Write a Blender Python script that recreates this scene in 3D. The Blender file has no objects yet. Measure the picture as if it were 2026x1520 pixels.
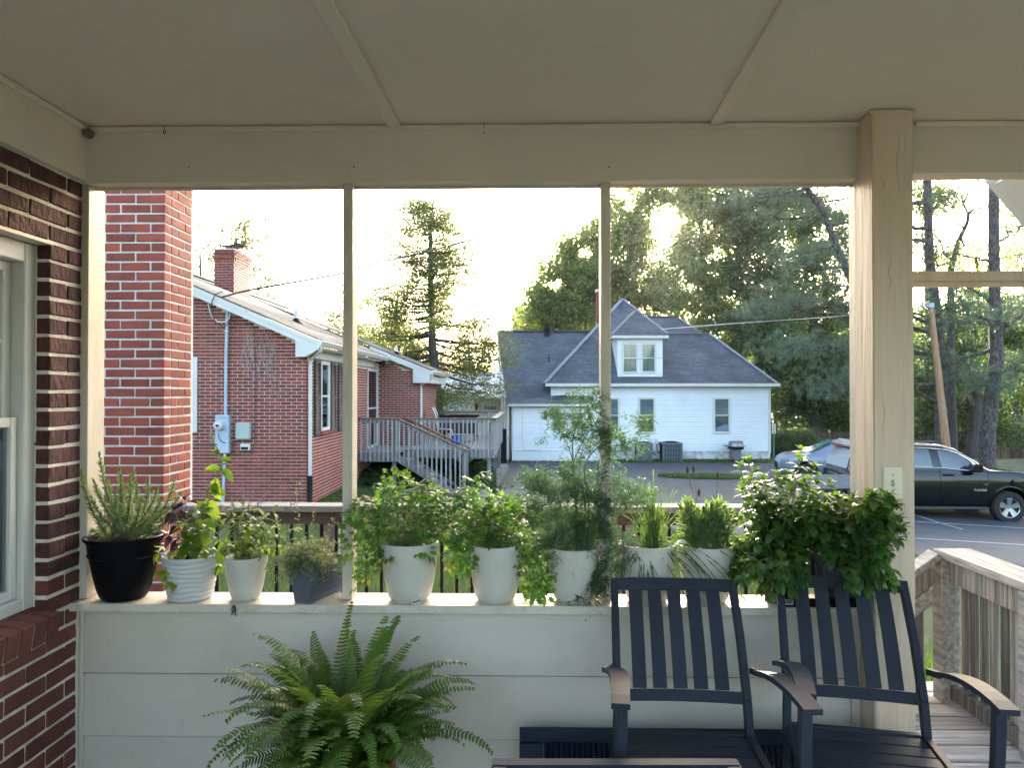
import bpy, bmesh, math, random
import numpy as np
from mathutils import Vector, Matrix, noise

R = math.radians
sc = bpy.context.scene
col = sc.collection
rnd = random.Random(7)
rng = np.random.default_rng(11)

# ---------------------------------------------------------------- camera, sky, sun, exposure
F, CX, HZ, CH = 1463.0, 1013.0, 775.0, 1.52
PITCH = math.atan(15 / F)
cam_d = bpy.data.cameras.new('camera'); cam = bpy.data.objects.new('camera', cam_d); col.objects.link(cam)
cam.location = (0, 0, CH); cam.rotation_euler = (R(90) + PITCH, 0, 0)
cam_d.sensor_width = 36; cam_d.lens = 36 * F / 2026; cam_d.clip_end = 2000; cam_d.clip_start = 0.05
sc.camera = cam
SUN_EL, SUN_AZ = R(12.9), R(11.6)          # azimuth to the right of +Y
world = bpy.data.worlds.new('World'); sc.world = world; world.use_nodes = True
wn = world.node_tree; wn.nodes.clear()
sky = wn.nodes.new('ShaderNodeTexSky'); sky.sky_type = 'NISHITA'; sky.sun_disc = False
sky.sun_elevation = SUN_EL; sky.sun_rotation = SUN_AZ
sky.air_density = 1.0; sky.dust_density = 4.0; sky.ozone_density = 1.0
bg = wn.nodes.new('ShaderNodeBackground'); bg.inputs['Strength'].default_value = 0.15
wo = wn.nodes.new('ShaderNodeOutputWorld')
wn.links.new(sky.outputs[0], bg.inputs[0]); wn.links.new(bg.outputs[0], wo.inputs[0])
sun_d = bpy.data.lights.new('sun', 'SUN'); sun_d.energy = 3.2; sun_d.angle = R(0.6); sun_d.color = (1, 0.91, 0.78)
sun = bpy.data.objects.new('sun', sun_d); col.objects.link(sun)
sdir = Vector((math.sin(SUN_AZ) * math.cos(SUN_EL), math.cos(SUN_AZ) * math.cos(SUN_EL), math.sin(SUN_EL)))
sun.rotation_euler = sdir.to_track_quat('Z', 'Y').to_euler()
sun.location = sdir * 60
vs = sc.view_settings; vs.view_transform = 'Standard'; vs.look = 'None'; vs.gamma = 1; vs.exposure = 3.2; vs.use_curve_mapping = False
sc.cycles.use_denoising = True
sc.cycles.max_bounces = 8; sc.cycles.diffuse_bounces = 4; sc.cycles.transmission_bounces = 6; sc.cycles.transparent_max_bounces = 8
sc.cycles.sample_clamp_indirect = 6

# ---------------------------------------------------------------- frames: W = camera aligned world, PM = porch and both brick buildings
PA = R(-1.1)
PM = Matrix.Rotation(PA, 4, 'Z')
ID = Matrix.Identity(4)

def ray(px, py):
    u, v = (px - CX) / F, -(py - 760.0) / F
    c, s = math.cos(PITCH), math.sin(PITCH)
    return Vector((u, c - v * s, s + v * c))

def P(px, py, Y):                        # world point on the plane y = Y
    d = ray(px, py); d *= Y / d.y
    return Vector((d.x, d.y, d.z + CH))

def Q(px, py, ly):                       # porch-frame point on the plane y = ly
    d = PM.inverted() @ ray(px, py); d *= ly / d.y
    return Vector((d.x, d.y, d.z + CH))

def qx(px, ly): return Q(px, 775, ly).x
def qz(py, ly, px=1013): return Q(px, py, ly).z

def QX(px, py, lx):                      # porch-frame point on the plane x = lx
    d = PM.inverted() @ ray(px, py); d *= lx / d.x
    return Vector((d.x, d.y, d.z + CH))

WM = {}

def link(o, parent=None, world_m=None):
    col.objects.link(o)
    w = world_m if world_m is not None else (WM[parent] if parent else ID)
    if parent:
        o.parent = parent
        o.matrix_basis = WM[parent].inverted() @ w
    else:
        o.matrix_basis = w
    WM[o] = w.copy()
    return o

def tag(o, label=None, cat=None, group=None, kind=None):
    if label: o['label'] = label
    if cat: o['category'] = cat
    if group: o['group'] = group
    if kind: o['kind'] = kind
    return o

def thing(name, label, cat, loc=(0, 0, 0), rz=0.0, group=None, frame=ID):
    o = bpy.data.objects.new(name, None); o.empty_display_size = 0.1
    link(o, None, frame @ Matrix.Translation(Vector(loc)) @ Matrix.Rotation(rz, 4, 'Z'))
    return tag(o, label, cat, group)

def np_mesh(name, verts, faces, mat=None, smooth=False):
    """verts (n,3) float, faces (m,k) int with constant k"""
    verts = np.asarray(verts, dtype=np.float32); faces = np.asarray(faces, dtype=np.int32)
    me = bpy.data.meshes.new(name)
    me.vertices.add(len(verts)); me.vertices.foreach_set('co', verts.ravel())
    k = faces.shape[1]
    me.loops.add(faces.size); me.loops.foreach_set('vertex_index', faces.ravel())
    me.polygons.add(len(faces))
    me.polygons.foreach_set('loop_start', np.arange(0, faces.size, k, dtype=np.int32))
    me.polygons.foreach_set('loop_total', np.full(len(faces), k, dtype=np.int32))
    if smooth: me.polygons.foreach_set('use_smooth', np.ones(len(faces), dtype=bool))
    me.update(calc_edges=True)
    if mat: me.materials.append(mat)
    return me

class MB:
    def __init__(s, frame=ID): s.v = []; s.f = []; s.frame = frame
    def add(s, vs, fs):
        n = len(s.v); s.v += [Vector(v) for v in vs]; s.f += [tuple(n + i for i in f) for f in fs]; return s
    def box(s, x0, x1, y0, y1, z0, z1):
        return s.add([(x0,y0,z0),(x1,y0,z0),(x1,y1,z0),(x0,y1,z0),(x0,y0,z1),(x1,y0,z1),(x1,y1,z1),(x0,y1,z1)],
              [(0,3,2,1),(4,5,6,7),(0,1,5,4),(1,2,6,5),(2,3,7,6),(3,0,4,7)])
    def obox(s, m, sx, sy, sz):
        vs = [m @ Vector((a*sx/2, b*sy/2, c*sz/2)) for c in (-1,1) for (a,b) in ((-1,-1),(1,-1),(1,1),(-1,1))]
        return s.add(vs, [(0,3,2,1),(4,5,6,7),(0,1,5,4),(1,2,6,5),(2,3,7,6),(3,0,4,7)])
    def bar(s, a, b, w, h, up=Vector((0,0,1))):         # box from a to b, width w (sideways), height h (along up)
        a, b = Vector(a), Vector(b); d = (b - a); L = d.length; d.normalize()
        sd = d.cross(up)
        if sd.length < 1e-4: sd = d.cross(Vector((0,1,0)))
        sd.normalize(); u = sd.cross(d)
        m = Matrix((( d.x, sd.x, u.x, 0),(d.y, sd.y, u.y, 0),(d.z, sd.z, u.z, 0),(0,0,0,1))); m.translation = (a + b) / 2
        return s.obox(m, L, w, h)
    def tube(s, pts, rad, n=8, cap=True):
        pts = [Vector(p) for p in pts]; m = len(pts)
        if not hasattr(rad, '__len__'): rad = [rad] * m
        base = len(s.v); up = Vector((0.13, 0.21, 0.97)); prev = None
        for i, p in enumerate(pts):
            d = (pts[min(i+1, m-1)] - pts[max(i-1, 0)])
            if d.length < 1e-9: d = Vector((0,0,1))
            d.normalize()
            a = (up if prev is None else prev) - d * (up if prev is None else prev).dot(d)
            if a.length < 1e-3: a = d.orthogonal()
            a.normalize(); prev = a; b = d.cross(a)
            for k in range(n):
                t = 2 * math.pi * k / n
                s.v.append(p + (a * math.cos(t) + b * math.sin(t)) * rad[i])
        for i in range(m - 1):
            for k in range(n):
                k2 = (k + 1) % n
                s.f.append((base+i*n+k, base+i*n+k2, base+(i+1)*n+k2, base+(i+1)*n+k))
        if cap:
            s.f.append(tuple(base + k for k in reversed(range(n)))); s.f.append(tuple(base + (m-1)*n + k for k in range(n)))
        return s
    def lathe(s, prof, c=(0,0,0), n=32, fn=None, axis='Z', caps=False):
        base = len(s.v); c = Vector(c)
        for (r, z) in prof:
            for k in range(n):
                t = 2*math.pi*k/n; rr = r if fn is None else fn(r, z, t)
                if axis == 'Z': s.v.append(c + Vector((rr*math.cos(t), rr*math.sin(t), z)))
                else: s.v.append(c + Vector((rr*math.cos(t), -z, rr*math.sin(t))))
        for i in range(len(prof)-1):
            for k in range(n):
                k2 = (k+1) % n
                s.f.append((base+i*n+k, base+i*n+k2, base+(i+1)*n+k2, base+(i+1)*n+k))
        if caps:
            s.f.append(tuple(base + k for k in reversed(range(n)))); s.f.append(tuple(base + (len(prof)-1)*n + k for k in range(n)))
        return s
    def prism(s, poly, off):                             # poly: coplanar points, extruded by off
        poly = [Vector(p) for p in poly]; off = Vector(off); n = len(poly)
        return s.add(poly + [p + off for p in poly], [tuple(range(n)), tuple(reversed(range(n, 2*n)))] + [(i, i+n, (i+1) % n + n, (i+1) % n) for i in range(n)])
    def build(s, name, mat, parent=None, bevel=0.0, smooth=False, kind=None, seg=1, label=None, world_m=None):
        w = world_m if world_m is not None else (WM[parent] if parent else ID)
        m = w.inverted() @ s.frame
        me = bpy.data.meshes.new(name)
        me.from_pydata([m @ v for v in s.v], [], s.f)
        bm = bmesh.new(); bm.from_mesh(me)
        bmesh.ops.recalc_face_normals(bm, faces=bm.faces)
        if bevel:
            bmesh.ops.bevel(bm, geom=[e for e in bm.edges if len(e.link_faces) == 2 and e.calc_face_angle(0) > 0.5], offset=bevel, segments=seg, affect='EDGES', clamp_overlap=True)
        bm.to_mesh(me); bm.free()
        if smooth: me.polygons.foreach_set('use_smooth', [True]*len(me.polygons))
        me.materials.append(mat)
        o = bpy.data.objects.new(name, me); link(o, parent, w)
        if smooth and smooth != 'full':
            try: me.set_sharp_from_angle(angle=R(40))
            except Exception: pass
        return tag(o, label, None, None, kind)

def inst(name, me, parent, m, label=None):
    o = bpy.data.objects.new(name, me); link(o, parent, m)
    if label: o['label'] = label
    return o

def copy_tree(o, parent=None, wm=None):
    c = o.copy(); w = wm
    if w is None: w = WM[parent] @ (WM[o.parent].inverted() @ WM[o])
    link(c, parent, w)
    for ch in [x for x in list(WM) if x.parent == o]:
        copy_tree(ch, c)
    return c

# ---------------------------------------------------------------- materials
def N(nt, t, **kw):
    n = nt.nodes.new(t)
    for k, v in kw.items(): setattr(n, k, v)
    return n

def pmat(name, c1, c2=None, scale=4.0, stretch=(1,1,1), rough=0.6, bump=0.0, bscale=60.0, bstretch=None, metal=0.0, spec=0.5,
         rand=0.0, island=0.0, contrast=0.3, detail=4, dirt=None, dscale=1.5, damt=0.0, bdist=0.01, coat=0.0, hue=0.0, dst=False):
    m = bpy.data.materials.new(name); m.use_nodes = True; nt = m.node_tree; L = nt.links
    b = nt.nodes['Principled BSDF']
    tc = N(nt, 'ShaderNodeTexCoord')
    oi = N(nt, 'ShaderNodeObjectInfo')
    addv = N(nt, 'ShaderNodeVectorMath', operation='ADD'); 
    sc_ = N(nt, 'ShaderNodeVectorMath', operation='SCALE'); 
    cmb = N(nt, 'ShaderNodeCombineXYZ')
    for i in range(3): L.new(oi.outputs['Random'], cmb.inputs[i])
    L.new(cmb.outputs[0], sc_.inputs[0]); sc_.inputs['Scale'].default_value = 37.0
    L.new(tc.outputs['Object'], addv.inputs[0]); L.new(sc_.outputs[0], addv.inputs[1])
    mp = N(nt, 'ShaderNodeMapping'); mp.inputs['Scale'].default_value = stretch
    L.new(addv.outputs[0], mp.inputs[0])
    nz = N(nt, 'ShaderNodeTexNoise'); nz.inputs['Scale'].default_value = scale; nz.inputs['Detail'].default_value = detail
    L.new(mp.outputs[0], nz.inputs['Vector'])
    rp = N(nt, 'ShaderNodeMapRange'); rp.inputs[1].default_value = 0.5 - contrast/2; rp.inputs[2].default_value = 0.5 + contrast/2
    L.new(nz.outputs[0], rp.inputs[0])
    mx = N(nt, 'ShaderNodeMix', data_type='RGBA'); mx.inputs[6].default_value = (*c1, 1); mx.inputs[7].default_value = (*(c2 or c1), 1)
    L.new(rp.outputs[0], mx.inputs[0])
    out = mx.outputs[2]
    if dirt:
        nd = N(nt, 'ShaderNodeTexNoise'); nd.inputs['Scale'].default_value = dscale; nd.inputs['Detail'].default_value = 8; nd.inputs['Roughness'].default_value = 0.7
        L.new((mp if dst else addv).outputs[0], nd.inputs['Vector'])
        rd = N(nt, 'ShaderNodeMapRange'); rd.inputs[1].default_value = 0.5; rd.inputs[2].default_value = 0.75; rd.inputs[4].default_value = damt
        L.new(nd.outputs[0], rd.inputs[0])
        m2 = N(nt, 'ShaderNodeMix', data_type='RGBA'); m2.inputs[7].default_value = (*dirt, 1)
        L.new(rd.outputs[0], m2.inputs[0]); L.new(out, m2.inputs[6]); out = m2.outputs[2]
    if rand or island or hue:
        hs = N(nt, 'ShaderNodeHueSaturation')
        mr = N(nt, 'ShaderNodeMapRange'); a = island or rand
        mr.inputs[3].default_value = 1 - a; mr.inputs[4].default_value = 1 + a
        if island:
            g = N(nt, 'ShaderNodeNewGeometry'); src = g.outputs['Random Per Island']
        else: src = oi.outputs['Random']
        L.new(src, mr.inputs[0])
        L.new(mr.outputs[0], hs.inputs['Value'])
        if hue:
            wnz = N(nt, 'ShaderNodeTexWhiteNoise', noise_dimensions='1D'); L.new(src, wnz.inputs['W'])
            mh = N(nt, 'ShaderNodeMapRange'); mh.inputs[3].default_value = 0.5 - hue; mh.inputs[4].default_value = 0.5 + hue
            L.new(wnz.outputs[0], mh.inputs[0]); L.new(mh.outputs[0], hs.inputs['Hue'])
        L.new(out, hs.inputs['Color']); out = hs.outputs[0]
    L.new(out, b.inputs['Base Color'])
    b.inputs['Roughness'].default_value = rough; b.inputs['Metallic'].default_value = metal
    b.inputs['Specular IOR Level'].default_value = spec
    if coat: b.inputs['Coat Weight'].default_value = coat; b.inputs['Coat Roughness'].default_value = 0.03
    if bump:
        mb_ = N(nt, 'ShaderNodeMapping'); mb_.inputs['Scale'].default_value = bstretch or stretch
        L.new(addv.outputs[0], mb_.inputs[0])
        n2 = N(nt, 'ShaderNodeTexNoise'); n2.inputs['Scale'].default_value = bscale; n2.inputs['Detail'].default_value = 6
        L.new(mb_.outputs[0], n2.inputs['Vector'])
        bp = N(nt, 'ShaderNodeBump'); bp.inputs['Strength'].default_value = bump; bp.inputs['Distance'].default_value = bdist
        L.new(n2.outputs[0], bp.inputs['Height']); L.new(bp.outputs[0], b.inputs['Normal'])
    return m

def leafmat(name, c1, c2, tr, trans=0.45, rough=0.5, scale=1.2, island=0.25, obj_rand=0.0, hue=0.015, spec=0.35):
    """c1/c2 reflectance, tr transmitted colour"""
    m = bpy.data.materials.new(name); m.use_nodes = True; nt = m.node_tree; L = nt.links
    b = nt.nodes['Principled BSDF']; outn = nt.nodes['Material Output']
    g = N(nt, 'ShaderNodeNewGeometry'); oi = N(nt, 'ShaderNodeObjectInfo')
    src = oi.outputs['Random'] if obj_rand else g.outputs['Random Per Island']
    a = obj_rand or island
    nz = N(nt, 'ShaderNodeTexNoise'); nz.inputs['Scale'].default_value = scale; nz.inputs['Detail'].default_value = 2
    L.new(g.outputs['Position'], nz.inputs['Vector'])
    rp = N(nt, 'ShaderNodeMapRange'); rp.inputs[1].default_value = 0.35; rp.inputs[2].default_value = 0.65; L.new(nz.outputs[0], rp.inputs[0])
    mx = N(nt, 'ShaderNodeMix', data_type='RGBA'); mx.inputs[6].default_value = (*c1, 1); mx.inputs[7].default_value = (*c2, 1); L.new(rp.outputs[0], mx.inputs[0])
    hs = N(nt, 'ShaderNodeHueSaturation'); mr = N(nt, 'ShaderNodeMapRange'); mr.inputs[3].default_value = 1 - a; mr.inputs[4].default_value = 1 + a
    L.new(src, mr.inputs[0]); L.new(mr.outputs[0], hs.inputs['Value']); L.new(mx.outputs[2], hs.inputs['Color'])
    wnz = N(nt, 'ShaderNodeTexWhiteNoise', noise_dimensions='1D'); L.new(src, wnz.inputs['W'])
    mh = N(nt, 'ShaderNodeMapRange'); mh.inputs[3].default_value = 0.5 - hue; mh.inputs[4].default_value = 0.5 + hue
    L.new(wnz.outputs[0], mh.inputs[0]); L.new(mh.outputs[0], hs.inputs['Hue'])
    L.new(hs.outputs[0], b.inputs['Base Color'])
    b.inputs['Roughness'].default_value = rough; b.inputs['Specular IOR Level'].default_value = spec
    t = N(nt, 'ShaderNodeBsdfTranslucent'); hs2 = N(nt, 'ShaderNodeHueSaturation'); hs2.inputs['Color'].default_value = (*tr, 1)
    L.new(mr.outputs[0], hs2.inputs['Value']); L.new(mh.outputs[0], hs2.inputs['Hue']); L.new(hs2.outputs[0], t.inputs['Color'])
    mxs = N(nt, 'ShaderNodeMixShader'); mxs.inputs[0].default_value = trans
    L.new(b.outputs[0], mxs.inputs[1]); L.new(t.outputs[0], mxs.inputs[2]); L.new(mxs.outputs[0], outn.inputs['Surface'])
    return m

def glassmat(name, tint=(0.9, 0.95, 1.0), refl=0.25, dark=0.75):
    """window pane: partly see-through, partly mirror"""
    m = bpy.data.materials.new(name); m.use_nodes = True; nt = m.node_tree; L = nt.links
    b = nt.nodes['Principled BSDF']; outn = nt.nodes['Material Output']
    nt.nodes.remove(b)
    tr = N(nt, 'ShaderNodeBsdfTransparent'); tr.inputs[0].default_value = (*[c*dark for c in tint], 1)
    gl = N(nt, 'ShaderNodeBsdfGlossy'); gl.inputs['Roughness'].default_value = 0.03; gl.inputs['Color'].default_value = (0.9, 0.95, 1, 1)
    fr = N(nt, 'ShaderNodeFresnel'); fr.inputs[0].default_value = 1.5
    ad = N(nt, 'ShaderNodeMath', operation='ADD'); ad.inputs[1].default_value = refl; ad.use_clamp = True; L.new(fr.outputs[0], ad.inputs[0])
    mx = N(nt, 'ShaderNodeMixShader'); L.new(ad.outputs[0], mx.inputs[0]); L.new(tr.outputs[0], mx.inputs[1]); L.new(gl.outputs[0], mx.inputs[2])
    L.new(mx.outputs[0], outn.inputs['Surface'])
    return m

M = {}
M['paint_beam'] = pmat('beige_paint', (0.67,0.575,0.50), (0.72,0.62,0.54), scale=1.5, rough=0.55, bump=0.15, bscale=90, dirt=(0.3,0.25,0.17), dscale=2.5, damt=0.12)
M['paint_ceiling'] = pmat('ceiling_paint', (0.64,0.57,0.48), (0.68,0.61,0.51), scale=0.8, rough=0.7, bump=0.12, bscale=140, dirt=(0.36,0.32,0.24), dscale=1.2, damt=0.12)
M['paint_siding'] = pmat('siding_paint', (0.56,0.49,0.41), (0.62,0.545,0.46), scale=1.2, stretch=(0.6,1,2), rough=0.5, bump=0.12, bscale=50, bstretch=(0.4,1,3), dirt=(0.34,0.29,0.22), dscale=2.6, damt=0.4)
M['paint_post'] = pmat('old_post_paint', (0.66,0.505,0.375), (0.72,0.57,0.44), scale=2.2, stretch=(3,3,0.25), rough=0.55, bump=0.5, bscale=9, bstretch=(6,6,0.35), bdist=0.008, dirt=(0.30,0.21,0.13), dscale=4, damt=0.55, dst=True)
M['paint_sill'] = pmat('sill_paint', (0.58,0.50,0.41), (0.66,0.58,0.49), scale=4, rough=0.45, bump=0.2, bscale=60, dirt=(0.24,0.19,0.13), dscale=9, damt=0.7)
M['paint_mullion'] = pmat('mullion_paint', (0.54,0.46,0.37), (0.62,0.54,0.45), scale=5, stretch=(2,2,0.4), rough=0.45, bump=0.25, bscale=50, dirt=(0.30,0.25,0.18), dscale=6, damt=0.3)
M['mortar_near'] = pmat('mortar_near', (0.80,0.72,0.62), (0.58,0.52,0.44), scale=14, rough=0.95, bump=0.9, bscale=70, bdist=0.006)
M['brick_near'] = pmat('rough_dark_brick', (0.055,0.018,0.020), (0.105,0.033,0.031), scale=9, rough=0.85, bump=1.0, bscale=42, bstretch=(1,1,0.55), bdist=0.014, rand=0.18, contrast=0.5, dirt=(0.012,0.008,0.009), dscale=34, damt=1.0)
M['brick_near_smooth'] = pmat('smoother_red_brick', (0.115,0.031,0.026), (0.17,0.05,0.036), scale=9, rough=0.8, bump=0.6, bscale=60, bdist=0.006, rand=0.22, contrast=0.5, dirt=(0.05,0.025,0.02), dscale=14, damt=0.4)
M['mortar_chimney'] = pmat('mortar_chimney', (0.62,0.58,0.54), (0.5,0.46,0.42), scale=16, rough=0.95, bump=0.8, bscale=80, bdist=0.005)
M['brick_chimney'] = pmat('orange_red_brick', (0.31,0.060,0.032), (0.19,0.040,0.026), scale=8, rough=0.8, bump=0.5, bscale=50, bdist=0.005, rand=0.22, contrast=0.5, hue=0.004, dirt=(0.06,0.03,0.03), dscale=9, damt=0.4)
M['brick_house'] = pmat('house_brick', (0.235,0.052,0.036), (0.17,0.038,0.030), scale=6, rough=0.85, bump=0.4, bscale=40, rand=0.22, hue=0.01)
M['brick_house_st'] = pmat('house_brick_small', (0.235,0.052,0.036), (0.17,0.038,0.030), scale=6, rough=0.85, island=0.25, hue=0.01)
M['mortar_house'] = pmat('mortar_house', (0.66,0.56,0.52), (0.56,0.47,0.44), scale=3, rough=0.95, bump=0.5, bscale=60)
M['white_trim'] = pmat('white_trim', (0.62,0.60,0.56), (0.56,0.545,0.51), scale=1.5, rough=0.45, bump=0.05, dirt=(0.45,0.43,0.38), dscale=2, damt=0.25)
M['white_siding'] = pmat('white_vinyl', (0.76,0.77,0.79), (0.70,0.71,0.74), scale=0.6, rough=0.4, dirt=(0.5,0.5,0.47), dscale=0.8, damt=0.3)
M['cream_siding'] = pmat('cream_siding', (0.60,0.57,0.49), (0.55,0.52,0.45), scale=1, rough=0.5)
M['shingle_brick'] = pmat('brown_grey_shingles', (0.17,0.15,0.135), (0.26,0.225,0.19), scale=9, stretch=(1,2.2,1), rough=0.95, bump=0.9, bscale=30, bstretch=(1,2.5,1), bdist=0.02, contrast=0.5, dirt=(0.10,0.09,0.08), dscale=1.4, damt=0.5)
M['black_metal'] = pmat('black_navy_metal', (0.027,0.031,0.044), (0.034,0.039,0.054), scale=3, rough=0.48, spec=0.12, bump=0.04, bscale=200, dirt=(0.035,0.037,0.042), dscale=5, damt=0.3)
M['shutter_navy'] = pmat('navy_wood', (0.007,0.012,0.026), (0.012,0.02,0.042), scale=5, stretch=(0.3,4,4), rough=0.5, spec=.2, bump=0.5, bscale=30, bstretch=(0.3,5,5))
M['grey_wood'] = pmat('weathered_grey_wood', (0.16,0.15,0.15), (0.27,0.26,0.255), scale=4, stretch=(3,3,0.4), rough=0.85, bump=0.4, bscale=30, bstretch=(4,4,0.3), rand=0.18, dirt=(0.13,0.12,0.11), dscale=2, damt=0.5)
M['pale_grey_wood'] = pmat('pale_weathered_balusters', (0.27,0.265,0.27), (0.40,0.39,0.39), scale=4, stretch=(3,3,0.4), rough=0.85, rand=0.22, dirt=(0.15,0.14,0.13), dscale=2, damt=0.5)
M['brown_wood'] = pmat('brown_cap_wood', (0.13,0.075,0.05), (0.2,0.13,0.09), scale=5, stretch=(0.4,3,3), rough=0.8, bump=0.3, rand=0.1)
M['old_boards'] = pmat('weathered_boards', (0.27,0.235,0.20), (0.055,0.042,0.034), scale=6, stretch=(9,9,0.4), rough=0.85, bump=0.8, bscale=16, bstretch=(7,7,0.3), bdist=0.008, rand=0.45, contrast=0.3, dirt=(0.30,0.33,0.29), dscale=3, damt=0.6, dst=True)
M['old_cap'] = pmat('weathered_cap', (0.38,0.355,0.325), (0.19,0.175,0.16), scale=7, stretch=(7,0.5,7), rough=0.8, bump=0.8, bscale=20, bstretch=(6,0.4,6), bdist=0.006, rand=0.1, dirt=(0.16,0.15,0.13), dscale=6, damt=0.5)
M['floor_boards'] = pmat('weathered_floorboards', (0.50,0.48,0.45), (0.20,0.17,0.15), scale=6, stretch=(0.45,9,9), rough=0.8, bump=0.9, bscale=18, bstretch=(0.3,7,7), bdist=0.008, rand=0.25, contrast=0.5, dirt=(0.12,0.10,0.09), dscale=4, damt=0.5)
M['rail_wood'] = pmat('dark_rail_wood', (0.085,0.065,0.058), (0.045,0.028,0.026), scale=4, stretch=(0.3,4,4), rough=0.85, bump=0.6, bscale=20, bstretch=(0.3,6,6))
M['rail_cap'] = pmat('pale_rail_cap', (0.23,0.22,0.21), (0.15,0.14,0.135), scale=4, stretch=(0.3,4,4), rough=0.8, bump=0.4, bscale=20, bstretch=(0.3,6,6))
M['white_pot'] = pmat('white_plastic_pot', (0.60,0.57,0.51), (0.56,0.53,0.47), scale=3, rough=0.38, spec=0.5, dirt=(0.36,0.29,0.20), dscale=14, damt=0.35)
M['grey_pot'] = pmat('ribbed_grey_pot', (0.58,0.58,0.58), (0.52,0.52,0.52), scale=3, rough=0.42)
M['black_pot'] = pmat('black_plastic_pot', (0.004,0.004,0.005), (0.006,0.006,0.007), scale=3, rough=0.45, spec=0.12)
M['slate_box'] = pmat('slate_planter', (0.075,0.09,0.12), (0.095,0.11,0.14), scale=3, rough=0.5)
M['stone_pot'] = pmat('dark_ornate_pot', (0.10,0.10,0.10), (0.04,0.04,0.04), scale=14, rough=0.6, bump=0.3)
M['terracotta'] = pmat('terracotta_orange', (0.45,0.09,0.03), (0.4,0.08,0.03), rough=0.6)
M['soil'] = pmat('potting_soil', (0.03,0.02,0.014), (0.07,0.05,0.035), scale=60, rough=1.0, bump=1.0, bscale=90)
M['stem'] = pmat('green_stem', (0.12,0.17,0.05), (0.16,0.2,0.07), rough=0.5)
M['stem_purple'] = pmat('purple_stem', (0.08,0.03,0.04), (0.12,0.08,0.05), rough=0.5)
M['stem_brown'] = pmat('woody_stem', (0.10,0.065,0.04), (0.15,0.1,0.06), rough=0.8)
M['ivory'] = pmat('ivory_plastic', (0.80,0.72,0.56), rough=0.35)
M['ivory_dark'] = pmat('brass_screw', (0.35,0.28,0.16), rough=0.4, metal=0.6)
M['rust'] = pmat('rusty_hook', (0.05,0.035,0.03), (0.1,0.06,0.04), scale=80, rough=0.8)
M['black'] = pmat('matt_black', (0.006,0.006,0.007), rough=0.6, spec=.2)
M['cable'] = pmat('cable_black', (0.03,0.03,0.033), rough=0.6)
M['cable_white'] = pmat('cable_white', (0.6,0.6,0.6), rough=0.6)
M['galv'] = pmat('blue_grey_metal', (0.42,0.48,0.56), (0.38,0.44,0.52), scale=3, rough=0.5, metal=0.1, dirt=(0.3,0.3,0.3), dscale=3, damt=0.2)
M['box_grey'] = pmat('grey_green_plastic', (0.40,0.43,0.41), (0.37,0.40,0.38), rough=0.5)
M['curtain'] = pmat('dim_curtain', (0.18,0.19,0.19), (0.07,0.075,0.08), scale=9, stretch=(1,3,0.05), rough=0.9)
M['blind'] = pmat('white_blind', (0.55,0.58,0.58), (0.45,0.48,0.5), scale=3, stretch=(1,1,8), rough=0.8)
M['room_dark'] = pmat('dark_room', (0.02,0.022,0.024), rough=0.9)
M['shutter_black'] = pmat('black_shutter', (0.045,0.045,0.05), (0.06,0.06,0.066), rough=0.55)
M['glass'] = glassmat('window_glass', refl=0.12, dark=0.8)
M['glass_far'] = glassmat('window_glass_far', tint=(0.85,0.95,1.0), refl=0.06, dark=0.8)
M['ac_metal'] = pmat('ac_blue_grey', (0.10,0.13,0.15), (0.13,0.16,0.18), rough=0.5)
M['concrete'] = pmat('pale_concrete', (0.20,0.19,0.18), (0.13,0.125,0.12), scale=6, rough=0.95, bump=0.5, bscale=50, dirt=(0.16,0.15,0.13), dscale=2, damt=0.6)
M['kerb_stone'] = pmat('old_kerb', (0.22,0.21,0.20), (0.12,0.115,0.11), scale=8, rough=0.95, bump=0.8, bscale=30, rand=0.15)
# ================================================================ PORCH
def QZ(px, py, z):                                   # porch-frame point where the pixel ray meets height z
    d = PM.inverted() @ ray(px, py); d *= (z - CH) / d.z
    return Vector((d.x, d.y, z))

LY = 2.82                                            # face of beam and half wall
WX = qx(152, 2.80)                                   # plane of the brick house wall on the left
CZ = 2.545
porch = thing('porch', 'cream painted porch frame with ceiling, beam, mullions, square post and low sided half wall', 'porch', (0, LY, 0), 0, None, PM)
def pm(): return MB(PM)
XR = 3.6
ceil_ = pm().box(WX-.3, XR, -1.3, LY+.10, CZ, CZ+.05).build('ceiling', M['paint_ceiling'], porch)
pm().box(WX-.6, XR+.3, -1.5, LY+.55, CZ+.06, CZ+.14).build('roof_deck', M['old_boards'], porch)
for (a, b, w) in (((642, 0), (780, 246), .052), ((1565, -8), (1417, 240), .045)):
    p0, p1 = QZ(*a, CZ), Q(*b, LY-.02); p1.z = CZ
    p0 = p1 + (p0 - p1) * 2.2
    pm().bar(p0 + Vector((0,0,-.007)), p1 + Vector((0,0,-.007)), w, .016).build('ceiling_batten', M['paint_ceiling'], ceil_, bevel=.002)
BZ = 2.325
pm().box(WX+.0, qx(1724, LY), LY, LY+.095, BZ, CZ-.001).build('header_beam', M['paint_beam'], porch, bevel=.003)
pm().box(qx(1724, LY)+.003, XR, LY+.004, LY+.095, BZ+.022, CZ-.001).build('header_beam', M['paint_beam'], porch, bevel=.003)
pm().box(WX+.03, qx(1722, LY), LY-.012, LY-.001, CZ-.022, CZ-.002).build('crown_strip', M['paint_beam'], porch, bevel=.004)
pm().box(qx(1812, LY), XR, LY-.012, LY+.003, CZ-.02, CZ-.002).build('crown_strip', M['paint_beam'], porch, bevel=.004)
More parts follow.
